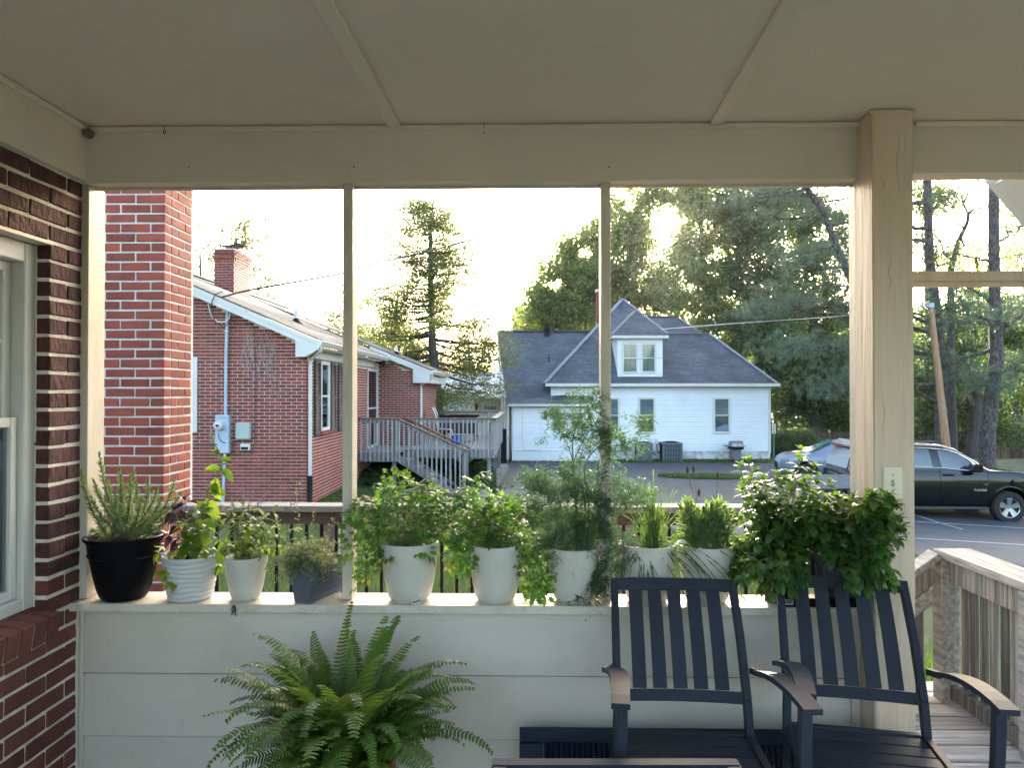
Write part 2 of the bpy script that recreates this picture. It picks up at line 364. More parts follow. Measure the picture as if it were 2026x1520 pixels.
# boards over the brick wall on the left
pm().box(WX-.02, WX+.022, -1.3, LY-.001, BZ+.008, CZ-.001).build('side_header_board', M['paint_beam'], porch, bevel=.002)
pm().box(WX+.023, WX+.036, -1.3, LY-.013, CZ-.024, CZ-.002).build('crown_strip', M['paint_beam'], porch, bevel=.004)
# corner post
cx0, cx1 = qx(153, LY), qx(172, LY)
pm().box(cx0, cx1+.002, LY+.002, LY+.115, .7215, BZ-.001).build('corner_post', M['paint_mullion'], porch, bevel=.002)
for px0, px1 in ((677.5, 697), (1189.5, 1209)):
    pm().box(qx(px0, LY+.01), qx(px1, LY+.01), LY+.012, LY+.095, .7215, BZ-.001).build('mullion', M['paint_mullion'], porch, bevel=.002)
ex0, ex1 = qx(1700, LY), qx(1723, LY)
pm().box(ex0, ex1, LY+.002, LY+.085, .7215, BZ-.001).build('end_jamb', M['paint_mullion'], porch, bevel=.002)
# thin stop strips at beam, where screens once sat
pm().box(cx1+.003, ex0-.001, LY+.05, LY+.062, BZ-.012, BZ-.001).build('stop_strip', M['paint_mullion'], porch)
# square post
SP = 2.70
sx0, sx1 = qx(1728, SP), qx(1809, SP)
post = pm().box(sx0, sx1, SP, SP+.15, -.0, CZ-.002).build('square_post', M['paint_post'], porch, bevel=.004, seg=2)
pm().box(sx0-.012, sx1+.006, SP-.012, SP-.001, CZ-.016, CZ-.003).build('post_cap_strip', M['paint_post'], porch, bevel=.003)
cb_ = pm()
for (z0_, z1_, xo_) in ((2.53, 2.18, .092), (2.02, 1.86, .060), (1.56, 1.30, .036), (1.15, .98, .105), (2.3, 2.24, .04)):
    n_ = 12; cb_.tube([(sx0+xo_+.004*math.sin(i*1.1+z0_*9)+rnd.uniform(-.0012,.0012), SP+.0004, z0_+(z1_-z0_)*i/n_) for i in range(n_+1)], [.0002+.0007*math.sin(math.pi*i/n_) for i in range(n_+1)], 4)
cb_.build('crack', M['rust'], post, kind='stuff')
pm().box(sx1+.001, sx1+.016, LY-.02, LY+.06, 0, BZ+.02).build('side_jamb', M['paint_post'], porch, bevel=.003)
# transom rail of the right opening
tz0, tz1 = qz(556, LY, 1900), qz(536, LY, 1900)
pm().box(sx1+.017, XR, LY, LY+.05, tz0, tz1).build('transom_rail', M['paint_post'], porch, bevel=.003)
pm().box(sx1+.017, XR, LY+.015, LY+.045, tz0-.018, tz0-.001).build('stop_strip', M['paint_post'], porch)
pm().box(3.45, 3.58, LY+.0, LY+.09, 0, BZ+.02).build('square_post', M['paint_post'], porch, bevel=.003)
# sill
slx0 = qx(134, 2.76)
sill = pm().box(slx0, sx0-.003, 2.76, 2.935, .69, .72).build('sill_board', M['paint_sill'], porch, bevel=.003, seg=2)
# half wall
wy = LY - .005
pm().box(qx(160, wy), sx0-.03, wy+.03, wy+.10, -.02, .689).build('wall_core', M['paint_siding'], porch)
zs = [.689, qz(1338, wy), qz(1464, wy), -.06]
for i in range(3):
    b = MB(PM); x0, x1 = qx(168, wy), sx0-.035
    z1, z0 = zs[i]-.006, zs[i+1]
    b.prism([(x0, wy+.028, z0), (x0, wy-.004, z0+.002), (x0, wy+.012, z1-.001), (x0, wy+.028, z1-.001)], (x1-x0, 0, 0))
    b.build('siding_board', M['paint_siding'], porch)
pm().box(qx(145, wy), qx(160, wy), wy-.012, wy+.05, 0, .689).build('corner_trim', M['paint_siding'], porch, bevel=.002)
pm().box(qx(160.5, wy), qx(167.5, wy), wy-.002, wy+.03, 0, .689).build('corner_trim', M['paint_siding'], porch, bevel=.002)
pm().box(sx0-.034, sx0-.001, wy-.004, wy+.14, 0, .689).build('corner_trim', M['paint_mullion'], porch, bevel=.002)
# floor boards
y = -1.5; k = 0
fl = pm().box(WX-.1, 2.2, -1.6, 3.95, -.12, -.034).build('underfloor_dark', M['black'], porch)  # matt black slab paints the darkness seen through the board gaps
while y < 3.94:
    x0 = WX + .002
    pm().box(x0, 2.17, y, y+.130, -.031, 0 + rnd.uniform(-.002,.002)).build('floor_board', M['floor_boards'], porch, bevel=.004)
    y += .1435; k += 1
# pale soffit corner seen through the right opening
a, b_ = Q(1999, 348, 3.6), Q(2110, 478, 3.6)
pm().bar(a, b_, .2, .03).build('gable_soffit', M['white_trim'], porch)
pm().prism([a+Vector((0,-.1,.03)), b_+Vector((0,-.1,.03)), b_+Vector((.3,-.1,.03)), b_+Vector((.3,-.1,.6)), a+Vector((0,-.1,.6))], (0,.3,0)).build('gable_soffit', M['white_trim'], porch)

# hooks and nail on the beam
def hook(px, py, s, label):
    p = Q(px, py, LY-.02); p.z = CZ-.004
    pts = [p, p+Vector((0,0,-.012*s)), p+Vector((-.003*s,0,-.024*s)), p+Vector((0,-.003,-.032*s)), p+Vector((.006*s,-.003,-.030*s)), p+Vector((.007*s,-.003,-.020*s))]
    o = MB(PM).tube(pts, .0018*s, 6).build('ceiling_hook', M['rust'], None, smooth=True)
    tag(o, label, 'hook')
hook(325, 240, 1.0, 'dark bent metal hook hanging at the left of the porch beam')
hook(958, 240, .55, 'tiny rusty hook in the ceiling corner above the middle of the porch beam')

# switch on the post
swx, swz = Q(1765, 956, SP).x, Q(1765, 956, SP).z
sw = thing('light_switch', 'ivory toggle light switch plate on the square porch post', 'light switch', (swx, SP-.006, swz), 0, None, PM)
MB(PM).box(swx-.0355, swx+.0355, SP-.007, SP-.0005, swz-.057, swz+.057).build('switch_plate', M['ivory'], sw, bevel=.003, seg=2)
t = MB(PM).box(swx-.005, swx+.005, SP-.0085, SP-.0072, swz-.012, swz+.012).build('toggle_slot', M['ivory_dark'], sw)
MB(PM).bar((swx, SP-.008, swz-.002), (swx, SP-.020, swz+.006), .008, .008).build('toggle', M['ivory'], sw, bevel=.001)
for s in (-1, 1): MB(PM).lathe([(.0001,.0022),(.003,.0018),(.0035,0)], (swx, SP-.0075, swz+s*.03), 12, axis='Y').build('screw', M['ivory_dark'], sw)

# ================================================================ BRICK HOUSE WALL AT THE LEFT, with window
hw = thing('brick_wall', 'rough dark red brick house wall at the left with pale mortar', 'brick wall', (WX, 2.6, 0), 0, None, PM)
JY = QX(98, 775, WX).y                               # jamb corner
OZ1 = QX(98, 478, WX).z; OZ0 = QX(98, 1192, WX).z; SB = OZ0 - .12
CO = .0677
mo = MB(PM)
MD = WX - .006
mo.box(WX-.12, MD, JY+.004, LY+.05, -.3, BZ+.01)      # pier
mo.box(WX-.12, MD, -.5, JY+.004, OZ1+.002, BZ+.01)   # above
mo.box(WX-.12, MD, -.5, JY+.004, -.3, OZ0-.12)       # below
mo.build('mortar', M['mortar_near'], hw)
def brick_mesh(name, lx, ly_, lz, mat, rough=.0015, seed=0, bev=.003):
    """box centred at the origin with uneven chamfered edges"""
    r = random.Random(seed)
    bm = bmesh.new(); bmesh.ops.create_cube(bm, size=1)
    for v in bm.verts: v.co = Vector((v.co.x*lx + r.uniform(-rough, rough), v.co.y*ly_ + r.uniform(-rough, rough), v.co.z*lz + r.uniform(-rough, rough)))
    bmesh.ops.bevel(bm, geom=bm.edges[:], offset=bev, segments=1, affect='EDGES')
    me = bpy.data.meshes.new(name); bm.to_mesh(me); bm.free(); me.materials.append(mat); return me
def brick_set(name, lx, ly_, lz, mat, n=5, **k): return [brick_mesh(name, lx, ly_, lz, mat, seed=i*3+1, **k) for i in range(n)]
BFL, BHL = .203, .0965
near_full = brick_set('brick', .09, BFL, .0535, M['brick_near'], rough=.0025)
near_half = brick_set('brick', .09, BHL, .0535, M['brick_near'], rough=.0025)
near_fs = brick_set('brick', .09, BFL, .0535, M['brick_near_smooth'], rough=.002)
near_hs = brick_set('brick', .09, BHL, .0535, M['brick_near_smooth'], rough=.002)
nrow = 0; z = OZ1 + .0 - CO * 31
while z < BZ + .02:
    zc = z + CO/2
    below, above = zc < SB + .01, zc > OZ1 + .02
    smooth = zc < OZ0 + .25 and rnd.random() < .75
    full, half = (near_fs, near_hs) if smooth else (near_full, near_half)
    off = JY + (0 if nrow % 2 else -.1065)
    y = off - .213 * (7 if (below or above) else 0)
    ymin = .9
    while y < LY - .0:
        L = BFL; y0 = y; use = full
        if not (below or above) and nrow % 2 == 0 and y0 < JY:      # half brick starting at the jamb
            y0 = JY; use = half; L = BHL
        if y0 + L > ymin and z > -.12:
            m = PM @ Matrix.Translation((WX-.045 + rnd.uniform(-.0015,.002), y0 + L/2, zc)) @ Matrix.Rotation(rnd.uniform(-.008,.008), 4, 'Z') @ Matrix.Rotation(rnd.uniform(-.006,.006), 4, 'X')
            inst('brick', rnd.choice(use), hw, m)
        y += .213
    z += CO; nrow += 1
# rowlock sill
rl = brick_set('brick', .20, .060, .095, M['brick_near_smooth'], rough=.002)
y = JY - .032; k = 0
while y > 1.3:
    m = PM @ Matrix.Translation((WX - .055, y, OZ0 - .062)) @ Matrix.Rotation(R(9), 4, 'Y')
    inst('brick', rnd.choice(rl), hw, m); y -= .0705
mo = MB(PM)
mo.obox(Matrix.Translation((WX-.062, (JY+.0+1.2)/2, OZ0-.066)) @ Matrix.Rotation(R(9), 4, 'Y'), .20, JY-1.2, .088)
mo.build('sill_mortar', M['mortar_near'], hw)
# lintel strip
MB(PM).box(WX-.05, WX+.006, -.3, JY+.012, OZ1-.012, OZ1+.001).build('lintel', M['paint_beam'], hw, bevel=.002)
# window
win = MB(PM)
fx = WX - .052
def zz(py, px=48, lx=None): return QX(px, py, lx or fx).z
wz1, wz0 = OZ1-.013, OZ0-.015
def ypx(px, lx=None): return QX(px, 775, lx or fx).y
yo, yi = JY-.001, ypx(48)
WL_ = 1.05
f = MB(PM)
f.box(fx-.08, fx, yi, yo, wz0, wz1); f.box(fx-.08, fx, WL_, yi-.001, wz1-.07, wz1); f.box(fx-.08, fx-.002, WL_, yi-.001, wz0, wz0+.045)
window = f.build('window', M['white_trim'], hw, bevel=.004)
caul = MB(PM).box(fx-.01, fx+.004, yo-.001, yo+.004, wz0, wz1).build('caulk', M['paint_beam'], window)
lx_l = fx - .022; lx_u = fx - .048
mz = QX(40, 835, lx_l).z
def sash(x, y1, z0, z1, st, name):
    s = MB(PM)
    s.box(x-.025, x, y1-st, y1, z0, z1); s.box(x-.025, x, WL_, y1-st-.001, z1-.035, z1); s.box(x-.025, x, WL_, y1-st-.001, z0, z0+.035)
    return s.build(name, M['white_trim'], window, bevel=.003)
sl = sash(lx_l, yi-.002, wz0+.046, mz+.018, .034, 'lower_sash')
su = sash(lx_u, yi-.002, mz-.018, wz1-.071, .040, 'upper_sash')
MB(PM).box(lx_u-.02, lx_u-.004, WL_, yi-.043, QX(20,676,lx_u).z-.006, QX(20,676,lx_u).z+.006).build('muntin', M['white_trim'], su)
MB(PM).box(lx_u-.02, lx_u-.014, WL_, yi-.04, mz+.02, wz1-.10).build('pane', M['glass'], su)
MB(PM).box(lx_l-.02, lx_l-.014, WL_, yi-.034, wz0+.08, mz-.018).build('pane', M['glass'], sl)
# curtain and dim room behind
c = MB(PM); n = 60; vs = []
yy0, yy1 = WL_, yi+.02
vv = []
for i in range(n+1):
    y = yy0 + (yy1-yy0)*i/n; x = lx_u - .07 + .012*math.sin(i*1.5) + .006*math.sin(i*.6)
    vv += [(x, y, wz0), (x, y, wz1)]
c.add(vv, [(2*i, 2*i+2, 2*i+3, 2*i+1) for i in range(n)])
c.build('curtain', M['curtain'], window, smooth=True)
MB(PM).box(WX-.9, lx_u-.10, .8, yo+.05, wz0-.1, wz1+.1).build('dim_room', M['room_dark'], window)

# ================================================================ NEAR CHIMNEY, 5 m away
CY = 5.1
ccx = qx(325, CY)
cy2 = ccx * CY / ccx                                  # front plane
cback = QX(383, 775, ccx).y
chim = thing('brick_chimney', 'tall orange red brick chimney just outside the porch at the left', 'chimney', (ccx-.5, CY+.2, -.6), 0, None, PM)
CW = 1.6
zt = 3.15
MB(PM).box(ccx-CW+.0045, ccx-.0045, CY+.0045, cback-.0045, -.75, zt).build('mortar', M['mortar_chimney'], chim)
cf = brick_set('brick', BFL-.003, .09, .0545, M['brick_chimney'], rough=.002)
ch_ = brick_set('brick', BHL-.003, .09, .0545, M['brick_chimney'], rough=.002)
def chim_rows():
    z = -.62; r = 0; out = []
    while z < zt:
        zc = z + CO/2
        # front face, bricks from the corner leftwards
        x = ccx; first = True; cnt = 0
        while x > ccx - .72:
            L = (BHL if (r % 2 == 0 and first) else BFL)
            # corner brick of odd rows is a stretcher on the front, even rows a header
            out.append((('f' if L == BFL else 'h'), Vector((x - L/2, CY + .045, zc)), 0)); x -= L + .0098; first = False
        # right face, from the corner backwards
        y = CY + (.0965 + .0098 if r % 2 == 0 else 0); 
        y = CY + .1 if r % 2 else CY + .1
        y = CY + .0998
        k = 0
        lens = ([BFL, BHL] if r % 2 else [BHL, BFL])
        for L in lens:
            if y + L > cback + .02: L = cback - y
            if L > .05: out.append((('f' if abs(L-BFL) < .03 else 'h'), Vector((ccx - .045, y + L/2, zc)), 1, L))
            y += L + .0098
        z += CO; r += 1
    return out
rows = chim_rows()
rows.sort(key=lambda t: abs(t[1].z - 1.2))
extra = MB(PM); cnt = 0
for it in rows:
    rot = Matrix.Rotation(R(90), 4, 'Z') if it[2] else ID
    s = 1.0
    if it[2]: s = it[3] / (BFL if it[0] == 'f' else BHL)
    if cnt < 300:
        m = PM @ Matrix.Translation(it[1] + Vector((rnd.uniform(-.001,.001), rnd.uniform(-.002,.001), 0))) @ rot @ Matrix.Diagonal((s,1,1,1)) @ Matrix.Rotation(rnd.uniform(-.006,.006), 4, 'Y')
        inst('brick', rnd.choice(cf if it[0] == 'f' else ch_), chim, m); cnt += 1
    else:
        L = (BFL if it[0] == 'f' else BHL) * s
        extra.obox(Matrix.Translation(it[1]) @ rot, L, .09, .0545)
if extra.v: extra.build('brick_course', M['brick_chimney'], chim, kind='stuff')

# ================================================================ OUTER DECK RAILING beyond the half wall
rail = thing('deck_railing', 'weathered deck railing with black balusters running behind the potted herbs', 'railing', (0, 3.82, 0), 0, None, PM)
rx0, rx1 = ccx + .0, 1.28
rx0 = qx(372, 3.82)
MB(PM).box(rx0-.2, rx1, 3.75, 3.89, .905, .935).build('rail_cap', M['rail_cap'], rail, bevel=.004)
MB(PM).box(rx0-.2, rx1, 3.80, 3.838, .835, .903).build('top_rail', M['rail_wood'], rail, bevel=.003)
MB(PM).box(rx0-.2, rx1, 3.80, 3.838, .06, .10).build('bottom_rail', M['rail_wood'], rail, bevel=.003)
for px in (650, 1232):
    x = qx(px, 3.85); MB(PM).box(x-.045, x+.045, 3.84, 3.93, -.6, .903).build('railing_post', M['grey_wood'], rail, bevel=.004)
me = MB(PM @ Matrix.Translation((rx0, 3.819, .10))).box(-.0075, .0075, -.006, .006, 0, .735); o = me.build('baluster', M['black'], rail, world_m=PM @ Matrix.Translation((rx0, 3.819, .10)))
bme = o.data; x = rx0 + .078
while x < rx1:
    inst('baluster', bme, rail, PM @ Matrix.Translation((x, 3.819, .10))); x += .078

# ================================================================ RIGHT RAILING with board balusters
rr = thing('board_railing', 'weathered board railing with broad pale cap at the right beyond the square post', 'railing', (2.1, 3.4, 0), 0, None, PM)
Lx = 2.03                                             # inner edge of the cap (porch frame)
MB(PM).box(Lx, Lx+.19, 1.9, 3.755, .70, .735).build('rail_cap', M['old_cap'], rr, bevel=.006, seg=2)
MB(PM).box(Lx+.035, Lx+.073, 1.9, 3.66, .585, .698).build('top_rail', M['old_boards'], rr, bevel=.003)
MB(PM).box(Lx+.035, Lx+.073, 1.9, 3.66, .02, .09).build('bottom_rail', M['old_boards'], rr, bevel=.003)
MB(PM).box(Lx+.0, Lx+.09, 3.665, 3.75, -.03, .698).build('railing_post', M['old_cap'], rr, bevel=.004)
MB(PM).box(Lx+.0, Lx+.09, 3.02, 3.105, -.03, .698).build('railing_post', M['old_cap'], rr, bevel=.004)
y = 3.585
while y > 1.95:
    if not (2.98 < y + .03 < 3.13):
        MB(PM).box(Lx+.074+rnd.uniform(0,.006), Lx+.088, y, y+rnd.uniform(.050,.060), -.25, .68+rnd.uniform(-.01,.01)).build('railing_board', M['old_boards'], rr, bevel=.003)
    y -= .0745
# stair rail running down to the left
s0 = Vector((Lx-.004, 3.71, .715)); dv = Vector((-.82, .10, -.66))
MB(PM).bar(s0, s0+dv, .12, .032).build('stair_rail_cap', M['old_cap'], rr, bevel=.004)
s1 = s0 + Vector((0,.02,-.085)); MB(PM).bar(s1, s1+dv, .038, .10).build('stair_rail', M['old_boards'], rr, bevel=.003)
s1 = s0 + Vector((0,.02,-.20)); MB(PM).bar(s1, s1+dv, .038, .07).build('stair_rail', M['old_cap'], rr, bevel=.003)
for i in range(9):
    t_ = .07 + i*.105
    p = s0 + dv*t_ + Vector((0,.05,-.05)); MB(PM).box(p.x-.035, p.x+.03, p.y, p.y+.02, p.z-.85, p.z).build('railing_board', M['old_boards'], rr, bevel=.003)

# ================================================================ CHAIRS, SHUTTER, TABLE
def make_chair(label, X, Y, rz):
    t = thing('patio_chair', label, 'chair', (X, Y, 0), rz, 'black slat back patio chairs by the half wall')
    fr = WM[t]
    def m(): return MB(fr)
    def bp(x, s): return Vector((x, .01 + .20*s - .015*math.sin(s*3.1), .50 + .34*s))          # point on the back plane
    # stiles with rear legs
    for sx in (-1, 1):
        b = m(); pts = [Vector((sx*.222, .10, .0)), Vector((sx*.220, .03, .20)), Vector((sx*.216, -.01, .38)), bp(sx*.212, 0), bp(sx*.211, .5), bp(sx*.208, 1.0)]
        for i in range(len(pts)-1): b.bar(pts[i], pts[i+1] + (pts[i+1]-pts[i]).normalized()*.004, .026, .030, up=Vector((0,-1,.4)))
        b.build('back_stile', M['black_metal'], t, bevel=.003)
    def rail_(s, w, h, name, bow=.012):
        b = m(); n = 8; pts = []
        for i in range(n+1):
            x = -w/2 + w*i/n; q = bp(x, s); q.y += bow*(1-(2*i/n-1)**2); pts.append(q)
        for i in range(n): b.bar(pts[i], pts[i+1] + (pts[i+1]-pts[i]).normalized()*.001, .016, h, up=Vector((0,.5,.86)))
        return b.build(name, M['black_metal'], t, smooth=True)
    rail_(.965, .404, .042, 'top_rail'); rail_(.02, .404, .036, 'lower_rail')
    for i in range(5):
        x = -.136 + .068*i; b = m(); bow = .012*(1-(x/.2)**2)
        pts = [bp(x, s/6) + Vector((0, bow, 0)) for s in range(0, 7)]
        pts[0] = bp(x, .075) + Vector((0,bow,0)); pts[-1] = bp(x, .915) + Vector((0,bow,0))
        for j in range(6): b.bar(pts[j], pts[j+1], .008, .046, up=Vector((1,0,0)))
        b.build('back_slat', M['black_metal'], t)
    # seat
    st = m()
    st.bar((-.214,-.01,.385), (-.214,-.475,.40), .026, .028); st.bar((.214,-.01,.385), (.214,-.475,.40), .026, .028)
    st.bar((-.20,-.0,.385), (.20,-.0,.385), .026, .028); st.bar((-.20,-.478,.395), (.20,-.478,.395), .026, .03)
    seat = st.build('seat_frame', M['black_metal'], t, bevel=.003)
    for i in range(6):
        y = -.052 - i*.072; m().box(-.2, .2, y-.03, y+.03, .386+.002*i, .394+.002*i).build('seat_slat', M['black_metal'], t, bevel=.002)
    for sx in (-1, 1):
        b = m(); pts = []
        for i in range(11):
            s = i/10; pts.append(Vector((sx*(.243 - .012*math.sin(s*3.14)), -.045 - .50*s, .612 + .115*math.sin(s*1.75) - .022*s)))
        for i in range(10): b.bar(pts[i], pts[i+1] + (pts[i+1]-pts[i]).normalized()*.001, .048 + .004*math.sin(i/10*3.1), .016)
        b.build('arm', M['black_metal'], t, smooth=True)
        b = m(); pts = [Vector((sx*.236,-.50,.69)), Vector((sx*.236,-.488,.55)), Vector((sx*.232,-.47,.40)), Vector((sx*.232,-.475,.2)), Vector((sx*.232,-.51,.0))]
        for i in range(4): b.bar(pts[i], pts[i+1] + (pts[i+1]-pts[i]).normalized()*.003, .028, .034, up=Vector((0,-1,0)))
        b.build('front_leg', M['black_metal'], t, bevel=.003)
        m().bar((sx*.222,.0,.605), (sx*.243,-.05,.612), .014, .02).build('arm_bracket', M['black_metal'], t)
    return t
ca = make_chair('black metal slat back armchair in front of the two pots nearest the mullion', .562, 2.45, R(-4))
cb = make_chair('black metal slat back armchair standing next to the square porch post', 1.140, 2.47, R(-12))

# table whose far edge shows at the bottom of the picture
tx0, tx1 = P(973, 1497, 1.84).x, P(1458, 1503, 1.84).x; tz = P(1200, 1500, 1.84).z
tb = thing('patio_table', 'black metal patio table whose rim shows at the bottom edge', 'table', ((tx0+tx1)/2, 1.55, 0))
w_ = (tx1-tx0)
b = MB(); b.box(tx0, tx1, 1.80, 1.84, tz-.045, tz); b.box(tx0, tx1, 1.26, 1.30, tz-.045, tz); b.box(tx0, tx0+.04, 1.301, 1.799, tz-.045, tz); b.box(tx1-.04, tx1, 1.301, 1.799, tz-.045, tz)
b.build('table_rim', M['black_metal'], tb, bevel=.004, seg=2)
for i in range(6):
    MB().box(tx0+.041, tx1-.041, 1.31+i*.082, 1.31+i*.082+.07, tz-.016, tz-.006).build('table_slat', M['black_metal'], tb, bevel=.002)
for x in (tx0+.03, tx1-.03):
    for y in (1.30, 1.80): MB().box(x-.015, x+.015, y-.015, y+.015, 0, tz-.046).build('table_leg', M['black_metal'], tb)

# navy louvred shutter lying on its side against the half wall
sh0, sh1 = Q(1028, 1440, 2.74), Q(1708, 1440, 2.74)
shz = Q(1300, 1439, 2.74).z
sh = thing('louvred_shutter', 'dark navy louvred window shutter lying on its side against the half wall', 'shutter', ((sh0.x+sh1.x)/2, 2.72, 0), 0, None, PM)
lean = Matrix.Translation((0, 2.60, .005)) @ Matrix.Rotation(R(-22), 4, 'X')
H_ = shz/math.cos(R(22))
def sm(): return MB(PM @ lean)
sm().box(sh0.x, sh1.x, -.0, .026, H_-.05, H_).build('shutter_rail', M['shutter_navy'], sh, bevel=.003)
sm().box(sh0.x, sh1.x, -.0, .026, 0, .05).build('shutter_rail', M['shutter_navy'], sh, bevel=.003)
for (a, b_) in ((sh0.x, sh0.x+.085), (sh1.x-.085, sh1.x), ((sh0.x+sh1.x)/2-.02, (sh0.x+sh1.x)/2+.02)):
    sm().box(a, b_, .001, .025, .051, H_-.051).build('shutter_stile', M['shutter_navy'], sh, bevel=.002)
x = sh0.x + .10
while x < sh1.x - .09:
    if abs(x - (sh0.x+sh1.x)/2) > .03:
        b = MB(PM @ lean); b.obox(Matrix.Translation((x, .013, H_/2)) @ Matrix.Rotation(R(48), 4, 'Z'), .028, .005, H_-.10); b.build('louvre', M['shutter_navy'], sh)
    x += .0195

# mud nest in the ceiling corner and a few nail heads on the beam
nq = Vector((WX+.045, LY-.03, CZ-.035)); b = MB(PM)
b.lathe([(.0001,.020),(.014,.014),(.020,.0),(.015,-.014),(.0001,-.020)], tuple(nq), 14, fn=lambda r, z, th: r*(1+.12*math.sin(th*5+z*300)))
o = b.build('mud_nest', pmat('dried_mud', (.22,.17,.12), (.12,.09,.06), scale=80, rough=1, bump=1, bscale=120), None, smooth='full'); tag(o, 'small round brown mud nest stuck in the upper left ceiling corner', 'nest')
b = MB(PM)
for px_, py_ in ((374,250),(373,330),(958,262),(1770,552),(1700,330),(700,330),(1205,330)):
    q = Q(px_, py_, LY-.0005); b.lathe([(.0001,.0012),(.003,.0008),(.0034,0)], tuple(q), 8, axis='Y')
b.build('nail_heads', M['rust'], porch, kind='stuff')
# ================================================================ GROUND
def cl(a, b, x): return max(a, min(b, x))
def ss(a, b, x):
    t = cl(0, 1, (x-a)/(b-a)); return t*t*(3-2*t)
def zroad(x, y):
    c = cl(0, 1, (y-18)/13)
    z = -1.27 - .09*c - .042*cl(0, 14, x)*(1-c)
    if y > 31: z -= (cl(31, 49, y)-31)*.085*ss(4, 14, x)
    return z
def road_d(x, y):
    d1 = max(-.3-x, (17-.39*(x+.3)) - y)
    return min(d1, 27.5-y)
def g(x, y):
    w = 1 - ss(0, 6.0, road_d(x, y))
    return (1-w)*-.65 + w*zroad(x, y)
def G(px, py):                                       # world point where a pixel ray meets the ground
    d = ray(px, py); t = 3.0
    while t < 90:
        p = d*(t/d.y); z = p.z + CH
        if z <= g(p.x, p.y): return Vector((p.x, p.y, g(p.x, p.y)))
        t += .05
    return Vector((p.x, p.y, g(p.x, p.y)))

M['lawn'] = pmat('lawn_ground', (0.05,0.07,0.028), (0.08,0.10,0.04), scale=1.2, rough=1.0, bump=1.0, bscale=40, bdist=.04, detail=8, dirt=(0.10,0.085,0.05), dscale=.8, damt=.5)
M['asphalt'] = pmat('worn_asphalt', (0.036,0.039,0.046), (0.056,0.060,0.068), scale=.5, stretch=(1,2.5,1), rough=0.72, bump=.5, bscale=70, bdist=.01, detail=8, contrast=.5, dirt=(0.11,0.115,0.125), dscale=.7, damt=.6)
M['road_paint'] = pmat('faded_line_paint', (0.45,0.45,0.45), (0.2,0.2,0.2), scale=9, rough=.8, contrast=.6)

def grid_sheet(name, xs, ys, mat, dz=0, left=None, kind='structure', zf=g):
    v = []; nx = len(xs)
    for y in ys:
        for x in xs:
            xx = x if left is None else left(y) + (x)*(45-left(y))
            v.append((xx, y, zf(xx, y)+dz))
    f = [(j*nx+i, j*nx+i+1, (j+1)*nx+i+1, (j+1)*nx+i) for j in range(len(ys)-1) for i in range(nx-1)]
    me = np_mesh(name, v, f, mat, True); o = bpy.data.objects.new(name, me); link(o); return tag(o, None, None, None, kind)
xs = [-400,-200,-100,-60,-40] + list(np.arange(-30, 34, .8)) + [40,60,100,200,400]
ys = [-60,-20,-6] + list(np.arange(-2, 56, .8)) + [60,80,120,250,700]
gr = grid_sheet('ground', xs, ys, M['lawn'], -.0)
gr['label'] = 'uneven green lawn falling away to the right'
tt = [0,.01,.02,.04,.06,.09,.12,.16,.2,.25,.3,.35,.4,.5,.6,.7,.8,.9,1]
o = grid_sheet('parking_lot', tt, list(np.arange(12.6, 27.6, .5))+[27.6], M['asphalt'], .035, left=lambda y: -.3 if y > 17 else -.3+(17-y)/.39)
o = grid_sheet('road', [-60,-30,-20,-12,-8,-5,-3,-2,-1,0,1,2,3,4,5,6,7,8,9,10,11,12,13,14,15.5], [27.58,28,28.5,29,29.4,29.75], M['asphalt'], .039)
o = grid_sheet('parking_lot', [11.6,12,12.5,13,14,15.5], list(np.arange(29.7, 30.9, .5)), M['asphalt'], .036)
def painted(pa, pb, w=.1):
    a, b = G(*pa), G(*pb); n = 14; v = []; d = (b-a).normalized(); s = Vector((-d.y, d.x, 0))*w/2
    for i in range(n+1):
        p = a.lerp(b, i/n); 
        for sg in (-1, 1):
            q = p + s*sg; v.append((q.x, q.y, g(q.x, q.y)+.044))
    me = np_mesh('parking_line', v, [(2*i, 2*i+1, 2*i+3, 2*i+2) for i in range(n)], M['road_paint'])
    o = bpy.data.objects.new('parking_line', me); link(o); tag(o, None, None, None, 'structure')
painted((1700, 1029), (2060, 1052)); painted((1640, 1060), (2060, 1085)); painted((1780, 1013), (1905, 1052), .08)
# concrete walk and old kerb beside the wooden deck
v = [P(975,1000,17.2), P(1075,1000,17.2), P(1045,944,22.), P(1005,944,22.)]
v = [Vector((p.x, p.y, g(p.x, p.y)+.05)) for p in v]
me = np_mesh('concrete_path', v, [(0,1,2,3)], M['concrete']); o = bpy.data.objects.new('concrete_path', me); link(o); tag(o,None,None,None,'structure')
kb = thing('stone_kerb', 'short run of old grey kerb stones beside the concrete path', 'kerb', tuple(G(975,965)))
pts = [G(952,1003), G(962,985), G(973,968), G(983,953), G(992,940), G(998,931)]
for i in range(5):
    a, b_ = pts[i], pts[i+1]; a = a.copy(); b_ = b_.copy(); a.z += .10; b_.z += .10
    MB().bar(a, b_ - (b_-a)*.03, .34, .26).build('kerb_stone', M['kerb_stone'], kb, bevel=.04, seg=2)

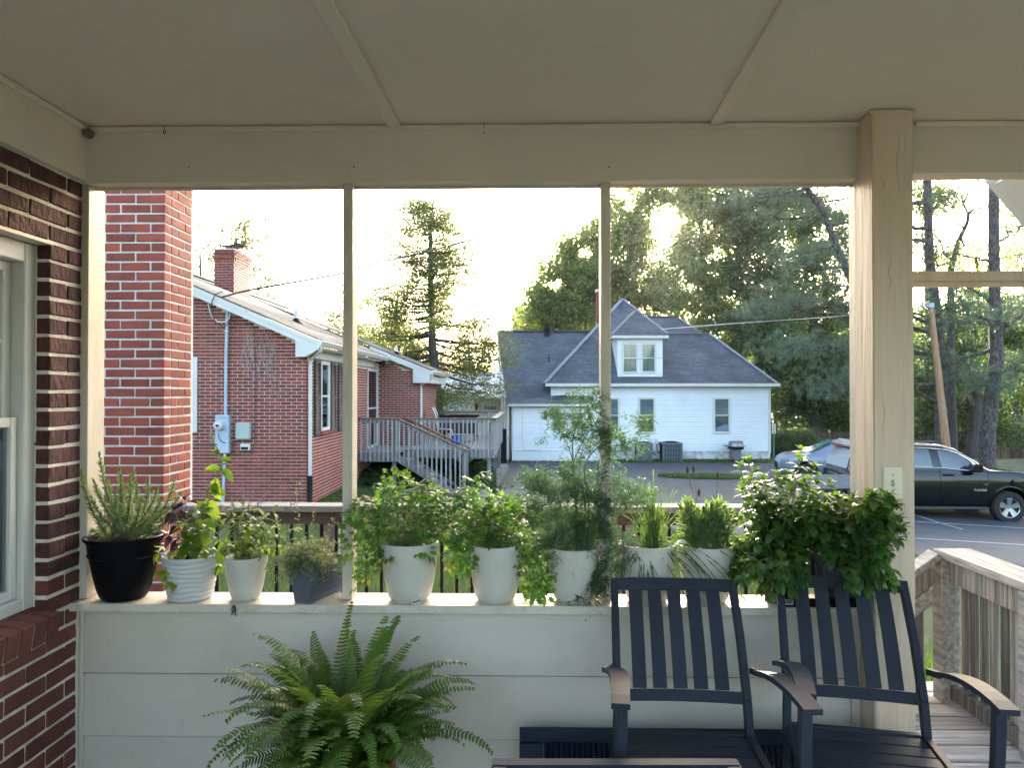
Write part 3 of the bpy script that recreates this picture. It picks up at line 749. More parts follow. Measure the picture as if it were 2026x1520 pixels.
# grass: blades
M['grass'] = leafmat('grass_blades', (0.06,0.095,0.03), (0.09,0.13,0.045), (0.20,0.28,0.06), trans=.38, scale=.9, island=.3, rough=.6)
M['grass2'] = leafmat('weeds', (0.05,0.10,0.025), (0.08,0.15,0.03), (0.25,0.40,0.06), trans=.5, scale=2, island=.3, rough=.6)
def blades(name, n, xr, yr, h, w, mat, keep=None, label=None, zf=g):
    x = rng.uniform(*xr, n); y = rng.uniform(*yr, n)
    if keep is not None:
        k = np.array([keep(a, b) for a, b in zip(x, y)]); x, y = x[k], y[k]; n = len(x)
    z = np.array([zf(a, b) for a, b in zip(x, y)])
    hh = h * rng.uniform(.5, 1.3, n); az = rng.uniform(0, 2*np.pi, n); ln = rng.uniform(.1, .6, n)
    dx, dy = np.cos(az), np.sin(az); px_, py_ = -dy*w/2, dx*w/2
    base = np.stack([x, y, z-.01], 1); mid = base + np.stack([dx*hh*ln*.3, dy*hh*ln*.3, hh*.6], 1); tip = base + np.stack([dx*hh*ln, dy*hh*ln, hh], 1)
    p = np.stack([px_, py_, np.zeros(n)], 1)
    v = np.stack([base-p, base+p, mid+p*.7, mid-p*.7, tip+p*.1, tip-p*.1], 1).reshape(-1, 3)
    i = np.arange(n)[:, None]*6
    f = np.concatenate([i+np.array([0,1,2,3]), i+np.array([3,2,4,5])], 0)
    me = np_mesh(name, v, f, mat); o = bpy.data.objects.new(name, me); link(o); return tag(o, label, None, None, 'stuff')
inroad = lambda a, b: road_d(a, b) > .15
blades('grass', 60000, (-4.2, 3.2), (4.1, 12), .11, .010, M['grass'], None, 'uncut bright green lawn behind the deck railing')
blades('grass', 45000, (-4.2, 3.0), (12, 20), .12, .018, M['grass'], inroad, 'lawn between the brick house and the path')
blades('weeds', 9000, (-3.0, 3.0), (4.05, 5.6), .36, .022, M['grass2'], None, 'tall bright weeds just beyond the deck railing')
blades('grass', 18000, (-2, 12), (29.8, 30.95), .09, .03, M['grass'], lambda a,b: b > 29.85 and not (a<5.6 and b>30.0 and rnd.random()<.6), 'grass strip along the foot of the white house')
blades('grass', 9000, (2.5, 9.5), (12.4, 17), .12, .02, M['grass'], inroad, 'grass verge at the edge of the parking lot')
# grass island in the lot
i0, i1 = P(1302, 942, 25.2), P(1475, 942, 25.2)
isl = MB(); n = 14; zi = g((i0.x+i1.x)/2, 26.3)
pts = [((i0.x+i1.x)/2 + math.cos(t)*(i1.x-i0.x)/2, 25.2+math.sin(t)*.5) for t in [2*math.pi*k/24 for k in range(24)]]
isl.add([(a, b, g(a,b)+.06) for a, b in pts], [tuple(range(24))]); isl.add([(a, b, g(a,b)+.0) for a, b in pts] + [(a, b, g(a,b)+.06) for a, b in pts], [(k, (k+1)%24, (k+1)%24+24, k+24) for k in range(24)])
o = isl.build('grass_island', M['lawn'], None); tag(o, None, None, None, 'structure')
cxx, rx_ = (i0.x+i1.x)/2, (i1.x-i0.x)/2
blades('grass', 9000, (i0.x, i1.x), (24.6, 25.8), .09, .03, M['grass'], lambda a, b: ((a-cxx)/rx_)**2+((b-25.2)/.5)**2 < 1, 'grass on the long island in the parking lot', zf=lambda a,b: g(a,b)+.06)

# ================================================================ BRICK HOUSE (porch frame)
HX = qx(608, 14.4); HY = 14.4; H2 = 21.4; HX2 = qx(830, H2); HY3 = 25.5
RX, RZ_ = -8.4, 4.41; EX, EZ = HX+.27, 2.52; PT = (RZ_-EZ)/(EX-RX)
WX2, WZ2 = qx(851, 21.1), 2.13
HB = -.72
bh = thing('brick_house', 'red brick bungalow with white trim, black shutters and brown shingled roof', 'house', (HX-2, 18, HB), 0, None, PM)
def pmb(): return MB(PM)
def rk(x): return RZ_ - PT*(x-RX) - .16
wl = MB(PM)
wl.prism([(RX*2-HX, HY+.008, HB), (HX-.008, HY+.008, HB), (HX-.008, HY+.008, rk(HX)), (RX, HY+.008, rk(RX)), (RX*2-HX, HY+.008, rk(HX))], (0, .2, 0))
wl.box(HX-.2, HX-.008, HY+.209, H2+.3, HB, 2.45)
wl.box(HX-.3, HX2-.008, H2+.008, H2+.2, HB, 1.9)
wl.prism([(HX-.3, H2+.0085, 1.9), (HX2-.008, H2+.0085, 1.9), (HX2-.008, H2+.0085, 2.05), (HX-.3, H2+.0085, 2.55)], (0,.19,0))
wl.box(HX2-.2, HX2-.008, H2+.201, HY3, HB-.6, 1.95)
wall = wl.build('brick_wall', M['mortar_house'], bh)
# gable bricks
gfull = brick_set('brick', .195, .03, .0545, M['brick_house'], n=4, bev=.002, rough=.001)
ghalf = brick_set('brick', .089, .03, .0545, M['brick_house'], n=2, bev=.002, rough=.001)
GB = []
z = HB + .01; r = 0
while z < 4.3:
    x = HX; first = True
    while x > HX - 2.45:
        L = .0965 if (first and r % 2) else .203
        xc = x - L/2
        if z + .06 < rk(xc + L/2) + .0: GB.append((xc, z + CO/2, L))
        x -= L + .0098; first = False
    z += CO; r += 1
GB.sort(key=lambda t: (t[1] < .0, abs(t[1]-1.3)))
ex = MB(PM)
for i, (x, zc, L) in enumerate(GB):
    if i < 300:
        inst('brick', rnd.choice(gfull if L > .15 else ghalf), wall, PM @ Matrix.Translation((x, HY+.012+rnd.uniform(-.001,.001), zc)))
    else: ex.box(x-L/2, x+L/2, HY-.003, HY+.02, zc-.0273, zc+.0273)
ex.build('brick_course', M['brick_house_st'], wall, kind='stuff')
def bricks_x(x, y0, y1, z0, z1, holes=(), frame=PM):      # face looking along +x
    b = MB(frame); z = z0; r = 0
    while z < z1:
        y = y0 - (.1065 if r % 2 else 0)
        while y < y1:
            a, c = max(y, y0), min(y+.203, y1)
            if c-a > .04 and not any(a < h[1] and c > h[0] and z+.05 > h[2] and z < h[3] for h in holes): b.box(x-.03, x, a, c, z, z+.052)
            y += .2128
        z += CO; r += 1
    return b
bricks_x(HX+.0, HY+.0, H2, HB+.01, 2.1).build('brick_course', M['brick_house_st'], wall, kind='stuff')
bricks_x(HX2, H2, HY3, HB+.01, 1.78).build('brick_course', M['brick_house_st'], wall, kind='stuff')
w2 = [];z = HB+.01; r = 0
b = MB(PM)
while z < 2.3:
    x = HX2 - (0 if r % 2 else .1065)
    if not r % 2: 
        if z+.06 < 2.05: b.box(HX2-.0965, HX2-.0, H2-.002, H2+.03, z, z+.052)
    while x > HX:
        a = max(x-.203, HX+.002)
        if x-a > .03 and z+.06 < 2.05 + max(0,(HX2-x))*.42: b.box(a, x-.0001, H2-.002, H2+.03, z, z+.052)
        x -= .2128
    z += CO; r += 1
b.build('brick_course', M['brick_house_st'], wall, kind='stuff')
# roof
M['shingle_white'] = None
def shingle(name, ca, cb, mortar, rowz=.085, w=.3, bump=.6):
    m = bpy.data.materials.new(name); m.use_nodes = True; nt = m.node_tree; L = nt.links; b = nt.nodes['Principled BSDF']
    tc = N(nt, 'ShaderNodeTexCoord'); sp = N(nt, 'ShaderNodeSeparateXYZ'); L.new(tc.outputs['Object'], sp.inputs[0])
    ad = N(nt, 'ShaderNodeMath', operation='ADD'); L.new(sp.outputs[0], ad.inputs[0]); L.new(sp.outputs[1], ad.inputs[1])
    cb_ = N(nt, 'ShaderNodeCombineXYZ'); L.new(ad.outputs[0], cb_.inputs[0]); L.new(sp.outputs[2], cb_.inputs[1])
    br = N(nt, 'ShaderNodeTexBrick'); br.inputs['Color1'].default_value = (*ca,1); br.inputs['Color2'].default_value = (*cb,1); br.inputs['Mortar'].default_value = (*mortar,1)
    br.inputs['Scale'].default_value = 1; br.inputs['Brick Width'].default_value = w; br.inputs['Row Height'].default_value = rowz; br.inputs['Mortar Size'].default_value = .008; br.inputs['Mortar Smooth'].default_value = .3
    L.new(cb_.outputs[0], br.inputs['Vector'])
    nz = N(nt, 'ShaderNodeTexNoise'); nz.inputs['Scale'].default_value = 1.3; nz.inputs['Detail'].default_value = 8; L.new(tc.outputs['Object'], nz.inputs['Vector'])
    mr = N(nt, 'ShaderNodeMapRange'); mr.inputs[1].default_value=.3; mr.inputs[2].default_value=.7; mr.inputs[3].default_value = .75; mr.inputs[4].default_value = 1.25; L.new(nz.outputs[0], mr.inputs[0])
    hs = N(nt, 'ShaderNodeHueSaturation'); L.new(br.outputs[0], hs.inputs['Color']); L.new(mr.outputs[0], hs.inputs['Value']); L.new(hs.outputs[0], b.inputs['Base Color'])
    b.inputs['Roughness'].default_value = .9
    bp = N(nt, 'ShaderNodeBump'); bp.inputs['Strength'].default_value = bump; bp.inputs['Distance'].default_value = .02; L.new(br.outputs['Fac'], bp.inputs['Height']); bp.invert = True; L.new(bp.outputs[0], b.inputs['Normal'])
    return m
M['shingle_grey'] = shingle('slate_grey_shingles', (0.070,0.078,0.095), (0.105,0.113,0.130), (0.035,0.04,0.05))
M['shingle_brown'] = shingle('brown_grey_shingles', (0.11,0.096,0.086), (0.17,0.148,0.128), (0.055,0.05,0.045), rowz=.052, w=.22)
rf = MB(PM)
rf.prism([(RX, HY-.3, RZ_), (EX+.03, HY-.3, EZ-.013), (EX+.03, H2+.4, EZ-.013), (RX, H2+.4, RZ_)], (0,0,.03))
rf.prism([(RX, HY-.3, RZ_), (2*RX-EX, HY-.3, EZ), (2*RX-EX, HY3+.3, EZ), (RX, HY3+.3, RZ_)], (0,0,.03))
rf.prism([(RX, H2-.3, RZ_+.004), (WX2+.02, H2-.3, WZ2), (WX2+.02, HY3+.3, WZ2), (RX, HY3+.3, RZ_+.004)], (0,0,.03))
roof = rf.build('roof', M['shingle_brown'], bh)
rc = MB(PM); rc.bar((RX, HY-.3, RZ_+.035), (RX, HY3+.3, RZ_+.035), .25, .03); rc.build('ridge_cap', M['shingle_brown'], roof)
# rake boards, soffit, gutter, frieze
def rake(y, x0, z0, x1, z1, h=.17):
    b = MB(PM); b.prism([(x0,y,z0-.002),(x1,y,z1-.002),(x1,y,z1-.09),(x0,y,z0-.09)], (0,.03,0)); b.prism([(x0,y+.012,z0-.091),(x1,y+.012,z1-.091),(x1,y+.012,z1-h),(x0,y+.012,z0-h)], (0,.03,0))
    b.prism([(x0,y+.043,z0-h-.0),(x1,y+.043,z1-h),(x1,y+.29,z1-h),(x0,y+.29,z0-h)], (0,0,.015)); return b
rake(HY-.295, RX, RZ_, EX+.02, EZ-.01, .19).build('rake_board', M['white_trim'], roof)
rake(H2-.295, HX-.2, WZ2+(WX2-HX+.2)*(RZ_-WZ2)/(WX2-RX), WX2, WZ2, .16).build('rake_board', M['white_trim'], roof)
pmb().prism([(qx(593,HY), HY-.28, qz(707,HY)), (HX+.04, HY-.28, qz(707,HY)), (EX, HY-.28, EZ-.20), (EX-.05, HY-.28, EZ-.13), (qx(593,HY), HY-.28, rk(qx(593,HY))-.02)], (0,.277,0)).build('cornice_return', M['white_trim'], roof)
pmb().prism([(qx(820,H2), H2-.28, qz(758,H2)), (HX2+.3, H2-.28, qz(758,H2)), (WX2, H2-.28, WZ2-.18), (WX2-.05, H2-.28, WZ2-.12), (qx(820,H2), H2-.28, WZ2+.03)], (0,.277,0)).build('cornice_return', M['white_trim'], roof)
pmb().box(HX+.001, HX+.05, HY+.01, H2-.3, qz(707,HY), EZ-.16).build('frieze_board', M['white_trim'], roof)
pmb().box(HX+.05, EX-.0, HY-.002, H2-.3, EZ-.165, EZ-.145).build('soffit', M['white_trim'], roof)
pmb().box(HX2+.001, WX2-.05, H2+.01, HY3+.2, qz(758,H2), WZ2-.16).build('frieze_board', M['white_trim'], roof)
gm = pmat('gutter_grey_white', (0.62,0.62,0.60), (0.5,0.5,0.48), scale=2, rough=.4, metal=.1)
def gutter(x, z, y0, y1):
    b = MB(PM); pr = [(x, y0, z), (x, y0, z-.10), (x+.06, y0, z-.105), (x+.09, y0, z-.06), (x+.115, y0, z-.01), (x+.105, y0, z)]
    b.prism(pr, (0, y1-y0, 0)); return b.build('gutter', gm, roof)
gutter(EX+.0, EZ-.02, HY-.3, H2+.05); gutter(WX2, WZ2-.01, H2-.28, HY3+.25)
def spout(pts, name='downspout', mat=None, r=.038):
    return pmb().tube(pts, r, 10).build(name, mat or M['white_trim'], bh, smooth=True)
sx = HX + .045
spout([(EX+.05, HY-.2, EZ-.12), (EX+.045, HY-.2, EZ-.20), (sx+.02, HY+.02, EZ-.36), (sx, HY+.035, EZ-.46), (sx, HY+.04, 1.2), (sx, HY+.04, qz(945,HY))])
spout([(sx, HY+.04, qz(943,HY)), (sx+.005, HY+.03, qz(960,HY)), (sx+.02, HY-.02, qz(984,HY)), (sx+.06, HY-.15, HB+.03)], 'downspout_boot', M['black'], .052)
sx2 = HX2+.04
spout([(WX2+.05, H2-.2, WZ2-.10), (WX2+.04, H2-.2, WZ2-.2), (sx2, H2+.02, WZ2-.42), (sx2, H2+.04, WZ2-.6), (sx2, H2+.04, -.05)])
# windows in the side wall
def side_window(y0, y1, z0, z1, name='window', shutters=True, third=False, door=False):
    w = pmb(); x = HX
    t = .06
    w.box(x-.02, x+.035, y0, y0+t, z0, z1); w.box(x-.02, x+.035, y1-t, y1, z0, z1); w.box(x-.02, x+.035, y0+t, y1-t, z1-t, z1); w.box(x-.02, x+.05, y0+t, y1-t, z0, z0+t)
    o = w.build('door' if door else 'window', M['white_trim'], bh)
    zm = (z0+z1)/2
    s = pmb(); s.box(x-.01, x+.026, y0+t, y1-t, zm-.02, zm+.02); s.box(x-.01, x+.02, y0+t, y0+t+.035, z0+t, z1-t); s.box(x-.01, x+.02, y1-t-.035, y1-t, z0+t, z1-t)
    s.build('sash', M['white_trim'], o)
    pmb().box(x+.004, x+.008, y0+t, y1-t, z0+t, z1-t).build('pane', M['glass_far'], o)
    pmb().box(x-.006, x+.001, y0+t, y1-t, z0+t, z1-t).build('blind', M['blind'], o)
    return o
def yat(px): return QX(px, 775, HX+.03).y
yz = lambda py, px: QX(px, py, HX+.03).z
side_window(yat(636), yat(653), yz(853,636), yz(716,640))
def shut(pa, pb, zt, zb):
    y0, y1 = yat(pa), yat(pb); b = pmb(); t = .05; x = HX + .002
    b.box(x, x+.04, y0, y0+t, zb, zt); b.box(x, x+.04, y1-t, y1, zb, zt); b.box(x, x+.04, y0+t, y1-t, zt-.07, zt); b.box(x, x+.04, y0+t, y1-t, zb, zb+.08); zm = (zt+zb)/2; b.box(x, x+.04, y0+t, y1-t, zm-.03, zm+.03)
    o = b.build('shutter', M['shutter_black'], bh)
    s = pmb(); z = zb+.09
    while z < zt-.09:
        if abs(z-zm) > .04: s.obox(Matrix.Translation((x+.02, (y0+y1)/2, z)) @ Matrix.Rotation(R(35), 4, 'Y'), .035, y1-y0-2*t, .006)
        z += .032
    s.build('louvres', M['shutter_black'], o, kind='stuff')
stz, sbz = yz(712, 625), yz(863, 625)
shut(624, 634.5, stz, sbz); shut(655.5, 665, stz, sbz); shut(670.5, 681, stz, sbz)
side_window(yat(681.5), yat(692), yz(815,685), yz(724,685))
b = pmb(); 
y = yat(634)
while y < yat(656): b.box(HX-.01, HX+.06, y, y+.06, sbz-.0, yz(853,645)-.003); y += .07
b.build('window_sill', M['brick_house_st'], bh, kind='stuff')
side_window(yat(728), yat(748), -.02, yz(731,738), door=True)
# window at the left of the gable wall
b = pmb(); x1 = qx(391, HY); x0 = x1-.9; z0, z1 = qz(856,HY), qz(706,HY)
b.box(x1-.09, x1, HY-.03, HY, z0, z1); b.box(x0, x1-.091, HY-.03, HY, z1-.08, z1); b.box(x0, x1-.091, HY-.03, HY, z0, z0+.08)
o = b.build('window', M['white_trim'], bh); pmb().box(x0, x1-.09, HY-.012, HY-.008, z0+.08, z1-.08).build('pane', M['glass_far'], o); pmb().box(x0, x1-.09, HY-.006, HY-.003, z0+.08, z1-.08).build('blind', M['blind'], o)
# roof chimney
cxa, cxb = qx(422, 18.6), qx(462, 18.6); cya, cyb = 18.6, QX(495, 600, cxb).y
cz0, cz1 = 3.7, qz(492, 18.6)
chm = pmb().box(cxa+.006, cxb-.006, cya+.006, cyb-.006, cz0, cz1).build('chimney', M['mortar_house'], roof)
cbf = brick_set('brick', .19, .04, .056, M['brick_house'], n=3, bev=.002, rough=.001)
z = cz1; r = 0
nb = 0
while z > cz0 + .1:
    ofs = -.02 if 1 <= r <= 2 else (-.01 if r == 0 or r == 3 else 0)
    zc = z - CO/2; x = cxb - ofs - (0 if r % 2 else .1)
    if r % 2 == 0: inst('brick', cbf[0], chm, PM @ Matrix.Translation((cxb-.045-ofs, cya+.01+ofs, zc)) @ Matrix.Diagonal((.5,1,1,1)))
    while x > cxa + ofs + .04:
        L = min(.2, x - (cxa+ofs)); inst('brick', rnd.choice(cbf), chm, PM @ Matrix.Translation((x-L/2, cya+.015+ofs, zc)) @ Matrix.Diagonal((L/.2,1,1,1))); x -= .2
    y = cya+ofs + (.1 if r % 2 else 0)
    while y < cyb - ofs - .03:
        L = min(.2, cyb-ofs-y); inst('brick', rnd.choice(cbf), chm, PM @ Matrix.Translation((cxb-.015-ofs, y+L/2, zc)) @ Matrix.Rotation(R(90),4,'Z') @ Matrix.Diagonal((L/.2,1,1,1))); y += .2
    z -= CO; r += 1
pmb().box(cxa-.02, cxb+.02, cya-.02, cyb+.02, cz1+.001, cz1+.03).build('chimney_crown', M['mortar_house'], chm)
b = pmb(); n = 6
for i in range(n):
    a, c = i/n, (i+1)/n; f_ = lambda t: cz1+.12+.14*(2*t-1)**2*.5
    b.add([(cxa-.02+(cxb-cxa+.1)*a, cya+.0, f_(a)), (cxa-.02+(cxb-cxa+.1)*c, cya+.0, f_(c)), (cxa-.02+(cxb-cxa+.1)*c, cya+.6, f_(c)), (cxa-.02+(cxb-cxa+.1)*a, cya+.6, f_(a))], [(0,1,2,3)])
b.box(cxa+.1, cxa+.13, cya+.1, cya+.13, cz1, cz1+.14); b.box(cxb-.13, cxb-.1, cya+.1, cya+.13, cz1, cz1+.14)
b.build('chimney_cap', M['black'], chm)
b = pmb(); b.prism([(cxa-.04, cya-.03, cz0+.47), (cxb+.06, cya-.03, cz0+.24), (cxb+.06, cya-.03, cz0+.12), (cxa-.04, cya-.03, cz0+.30)], (0,.03,0)); b.build('flashing', M['black'], chm)
# roof vents
v0 = Q(586, 645, 16.0); v1 = Q(586, 611, 16.0); rz_ = RZ_-PT*(v0.x-RX)
def vent(px, ytop, ly):
    q = Q(px, ytop, ly); zr = (RZ_-PT*(q.x-RX)) if ly < H2 else (RZ_-(RZ_-WZ2)/(WX2-RX)*(q.x-RX))
    o = pmb().tube([(q.x, q.y, zr-.05), (q.x, q.y, q.z)], .045, 12).build('vent_pipe', M['white_trim'], roof, smooth=True)
    pmb().lathe([(.16, -.02), (.06, .10), (.05, .12)], (q.x, q.y, zr+.0), 16).build('vent_boot', M['black'], o, smooth=True)
vent(586, 612, 17.4); vent(784, 687, 22.6)
# flood light
fl_ = Q(737, 716, 20.6); fxx = HX+.08
fo = pmb().box(fxx, fxx+.05, fl_.y-.05, fl_.y+.05, fl_.z-.03, fl_.z+.06).build('flood_light', M['black'], bh)
for s in (-1, 1):
    pmb().tube([(fxx+.04, fl_.y, fl_.z), (fxx+.12, fl_.y+.06*s, fl_.z-.02), (fxx+.22, fl_.y+.1*s, fl_.z-.06)], [.03,.05,.085], 12).build('lamp_head', M['black'], fo, smooth=True)
# service mast, meter box and small boxes (on the gable)
def gx(px): return qx(px, HY)
def gz(py): return qz(py, HY)
mt = thing('electric_meter', 'blue grey electric meter box with round glass meter and tall conduit on the brick gable', 'electric meter', (gx(444), HY-.06, gz(898)), 0, None, PM)
pmb().box(gx(431), gx(458), HY-.13, HY-.005, gz(897), gz(821)).build('meter_box', M['galv'], mt, bevel=.008)
pmb().box(gx(432), gx(457), HY-.136, HY-.131, gz(827.5), gz(827)).build('box_seam', M['cable'], mt)
pmb().lathe([(.0001,.10),(.06,.098),(.088,.08),(.094,.04),(.095,0),(.108,0),(.108,-.03)], (gx(441), HY-.162, gz(842)), 24, axis='Y').build('meter_glass', pmat('meter_face',(.5,.52,.52),rough=.2), mt, smooth=True)
pmb().box(gx(438), gx(444), HY-.266, HY-.262, gz(843.5), gz(840)).build('meter_display', M['black'], mt)
pmb().tube([(gx(449.5), HY-.07, gz(821)), (gx(450), HY-.07, gz(700)), (gx(452), HY-.07, gz(625)), (gx(453.5), HY-.08, gz(618)), (gx(457), HY-.10, gz(615)), (gx(460), HY-.12, gz(618))], .033, 12).build('conduit', M['galv'], mt, smooth=True)
pmb().tube([(gx(448.5), HY-.07, gz(897)), (gx(447), HY-.07, gz(935)), (gx(445), HY-.07, HB)], .03, 12).build('conduit', M['galv'], mt, smooth=True)
for py in (655, 727, 803): pmb().box(gx(445.5), gx(456), HY-.108, HY-.003, gz(py+1.2), gz(py-1.2)).build('conduit_strap', M['galv'], mt)
def curve_c(pts, r, name, mat, parent): return pmb().tube(pts, r, 6).build(name, mat, parent, smooth=True)
curve_c([(gx(460), HY-.12, gz(619)), (gx(459), HY-.14, gz(630)), (gx(450), HY-.15, gz(637)), (gx(437), HY-.15, gz(637)), (gx(428), HY-.16, gz(630)), (gx(423), HY-.2, gz(618)), (gx(424), HY-.3, gz(603))], .012, 'service_cable', M['cable_white'], mt)
curve_c([(gx(460), HY-.12, gz(619)), (gx(461), HY-.14, gz(636)), (gx(448), HY-.15, gz(648)), (gx(432), HY-.15, gz(640)), (gx(428), HY-.2, gz(622)), (gx(432), HY-.32, gz(600)), (gx(440), HY-.36, gz(586)), (gx(455), HY-.36, gz(580))], .010, 'service_cable', M['cable'], mt)
curve_c([(gx(440), HY-.2, gz(856)), (gx(441), HY-.16, gz(870)), (gx(450), HY-.15, gz(876)), (gx(462), HY-.03, gz(877)), (gx(478), HY-.03, gz(872))], .007, 'thin_cable', M['cable'], mt)
tb2 = thing('telecom_box', 'pale grey square utility box with rounded lid beside the meter box', 'utility box', (gx(484), HY-.04, gz(871)), 0, None, PM)
pmb().box(gx(469.5), gx(498.5), HY-.10, HY-.004, gz(870), gz(837)).build('box_lid', M['box_grey'], tb2, bevel=.02, seg=3)
tb3 = thing('telecom_box', 'small open white cable box below the grey square box', 'utility box', (gx(487), HY-.04, gz(894)), 0, None, PM)
pmb().box(gx(478), gx(497), HY-.07, HY-.004, gz(892), gz(879)).build('box_body', M['white_trim'], tb3, bevel=.008)
pmb().box(gx(480), gx(494), HY-.075, HY-.071, gz(890), gz(885)).build('box_opening', M['black'], tb3)
curve_c([(gx(480), HY-.05, gz(892)), (gx(475), HY-.03, gz(901)), (gx(463), HY-.03, gz(899)), (gx(462), HY-.03, gz(880))], .006, 'thin_cable', M['cable'], tb3)
curve_c([(gx(495), HY-.05, gz(892)), (gx(500), HY-.03, gz(900)), (gx(505), HY-.03, gz(874)), (gx(506), HY-.03, gz(700)), (gx(504), HY-.03, gz(650)), (gx(492), HY-.2, gz(622)), (gx(500), HY-.34, gz(617))], .006, 'thin_cable', M['cable'], tb3)
# dead vine on the gable
dv_ = MB(PM)
for i in range(26):
    x = gx(rnd.uniform(485, 548)); z = gz(rnd.uniform(640, 690)); pts = []
    for j in range(10):
        pts.append((x, HY-.02, z)); x += rnd.uniform(-.05,.05); z -= rnd.uniform(.02,.16)
    dv_.tube(pts, .0035, 4)
o = dv_.build('dry_vine', pmat('dry_vine', (.42,.36,.34), rough=.9), None, kind='stuff'); o['label'] = 'dry leafless vine tendrils clinging to the brick gable'

# ================================================================ WOODEN DECK at the brick house
dk = thing('wooden_deck', 'raised grey wooden deck with balusters and stairs beside the brick house', 'deck', (-2.4, 21, -.7), 0, None, PM)
DZ = qz(896, 18.7); ya, yb, yc = 18.7, 19.7, 26.6
xa = qx(788, ya); xb = qx(976, yb); XE = xb
b = pmb()
def dboards(x0, x1, y0, y1):
    y = y0
    while y < y1: b.box(x0, x1, y, min(y+.135, y1), DZ-.035, DZ); y += .143
dboards(HX+.03, xa, ya, yb-.01); dboards(HX+.03, HX2+.03, yb, H2-.02); dboards(HX2+.04, xb, yb, yc)
b.build('deck_boards', M['grey_wood'], dk, kind='stuff')
b = pmb(); b.box(HX+.03, xa, ya, ya+.04, DZ-.24, DZ-.036); b.box(xa, xb, yb, yb+.04, DZ-.24, DZ-.036); b.box(xb-.04, xb, yb+.041, yc, DZ-.24, DZ-.036); b.box(HX2, xb, yc-.04, yc, DZ-.24, DZ-.036)
b.build('deck_fascia', M['grey_wood'], dk)
TZ = qz(828.5, ya); TZ2 = qz(828.5, yb)
bal = MB(PM @ Matrix.Translation((HX+.1, ya-.02, DZ-.2)) @ Matrix.Diagonal((1,1,TZ-DZ+.17,1))).box(-.018, .018, -.019, .019, 0, 1).build('baluster', M['pale_grey_wood'], dk, world_m=PM @ Matrix.Translation((HX+.1, ya-.02, DZ-.2)) @ Matrix.Diagonal((1,1,TZ-DZ+.17,1)))
def baluster(x, y, z0, z1, w=1): inst('baluster', bal.data, dk, PM @ Matrix.Translation((x, y, z0)) @ Matrix.Diagonal((w,1,z1-z0,1)))
x = HX + .22
while x < xa - .02: baluster(x, ya-.02, DZ-.22, TZ-.02); x += .112
x = xa + .22
while x < xb - .05: baluster(x, yb-.02, DZ-.20, TZ2-.02); x += .112
y = yb + .15
while y < yc - .3: baluster(xb+.02, y, DZ-.22, TZ2-.02, 1); y += .14
x = HX2 + .4
while x < xb - .3: baluster(x, yc-.02, DZ-.22, TZ2-.02); x += .13
def cap(a, b_, w=.12, h=.035, mat='brown_wood', name='rail_cap'): pmb().bar(a, b_, w, h).build(name, M[mat], dk, bevel=.004)
cap((HX+.03, ya, TZ), (xa+.03, ya, TZ)); cap((xa-.6, yb, TZ2), (xb+.05, yb, TZ2)); 
cap((xb+.02, yb-.05, TZ2+.004), (xb+.06, yc-1.0, TZ2+.004), .16, .035, 'old_cap'); cap((xb+.04, yc-1.02, TZ2), (xb-.5, yc, TZ2)); cap((HX2, yc, TZ2), (xb-.48, yc, TZ2))
for (a, b_) in (((HX+.03,ya,TZ-.07),(xa,ya,TZ-.07)), ((xa-.6,yb,TZ2-.07),(xb,yb,TZ2-.07)), ((xb,yb,TZ2-.07),(xb,yc-1,TZ2-.07)), ((HX2,yc,TZ2-.07),(xb-.5,yc,TZ2-.07))): cap(a, b_, .035, .09, 'grey_wood', 'top_rail')
def dpost(px, y, ztop, w=.09, zb=None, x=None):
    x = qx(px, y) if x is None else x; pmb().box(x-w/2, x+w/2, y, y+w, (g(x, y)-.1) if zb is None else zb, ztop).build('deck_post', M['grey_wood'], dk, bevel=.004)
dpost(780, ya+.045, DZ-.04); dpost(967.5, yb+.045, TZ2-.02); dpost(0, yc-1, TZ2-.02, x=xb-.06); dpost(0, yb+2.4, DZ-.04, x=xb-.06); dpost(0, yc-.1, DZ-.04, x=xb-.5); dpost(779, ya+.05, TZ-.02, zb=DZ)
# stairs
x0, x1 = xa, qx(919, ya); ztop = TZ; zend = qz(893, ya)
gz0 = g(x1, ya)
cap((x0-.03, ya-.0, TZ), (qx(925,ya), ya, zend)); cap((x0, ya, TZ-.08), (x1, ya, zend-.06), .035, .09, 'grey_wood', 'top_rail')
slope = (zend-TZ)/(x1-x0)
cap((x0, yb-.08, TZ), (qx(925,ya), yb-.08, zend)); 
nst = 15
for i in range(nst):
    x = x0 + .03 + (x1-x0-.02)*i/(nst-1); zt_ = TZ-.02+slope*(x-x0); zb_ = max(qz(913,ya) + (x-x0)*-.55, gz0+.02)
    baluster(x, ya-.02, zb_, zt_); 
    if i % 3 == 1: baluster(x, yb-.06, zb_+.1, zt_)
dpost(0, ya+.02, zend-.05, x=x1-.02); dpost(0, yb-.1, zend-.05, x=x1-.02)
steps = 5
for i in range(steps):
    zt_ = DZ - (DZ-gz0)*(i+1)/(steps+1); xx = x0 + (x1-x0-.25)*(i)/steps
    pmb().box(xx, xx+.30, ya+.04, yb-.1, zt_-.035, zt_).build('stair_tread', M['grey_wood'], dk, bevel=.004)
for yy in (ya+.005, yb-.12):
    pmb().prism([(x0, yy, DZ-.04), (x1-.05, yy, gz0+.10), (x1-.05, yy, gz0), (x1-.15, yy, gz0), (x0, yy, DZ-.26)], (0,.035,0)).build('stair_stringer', M['grey_wood'], dk)
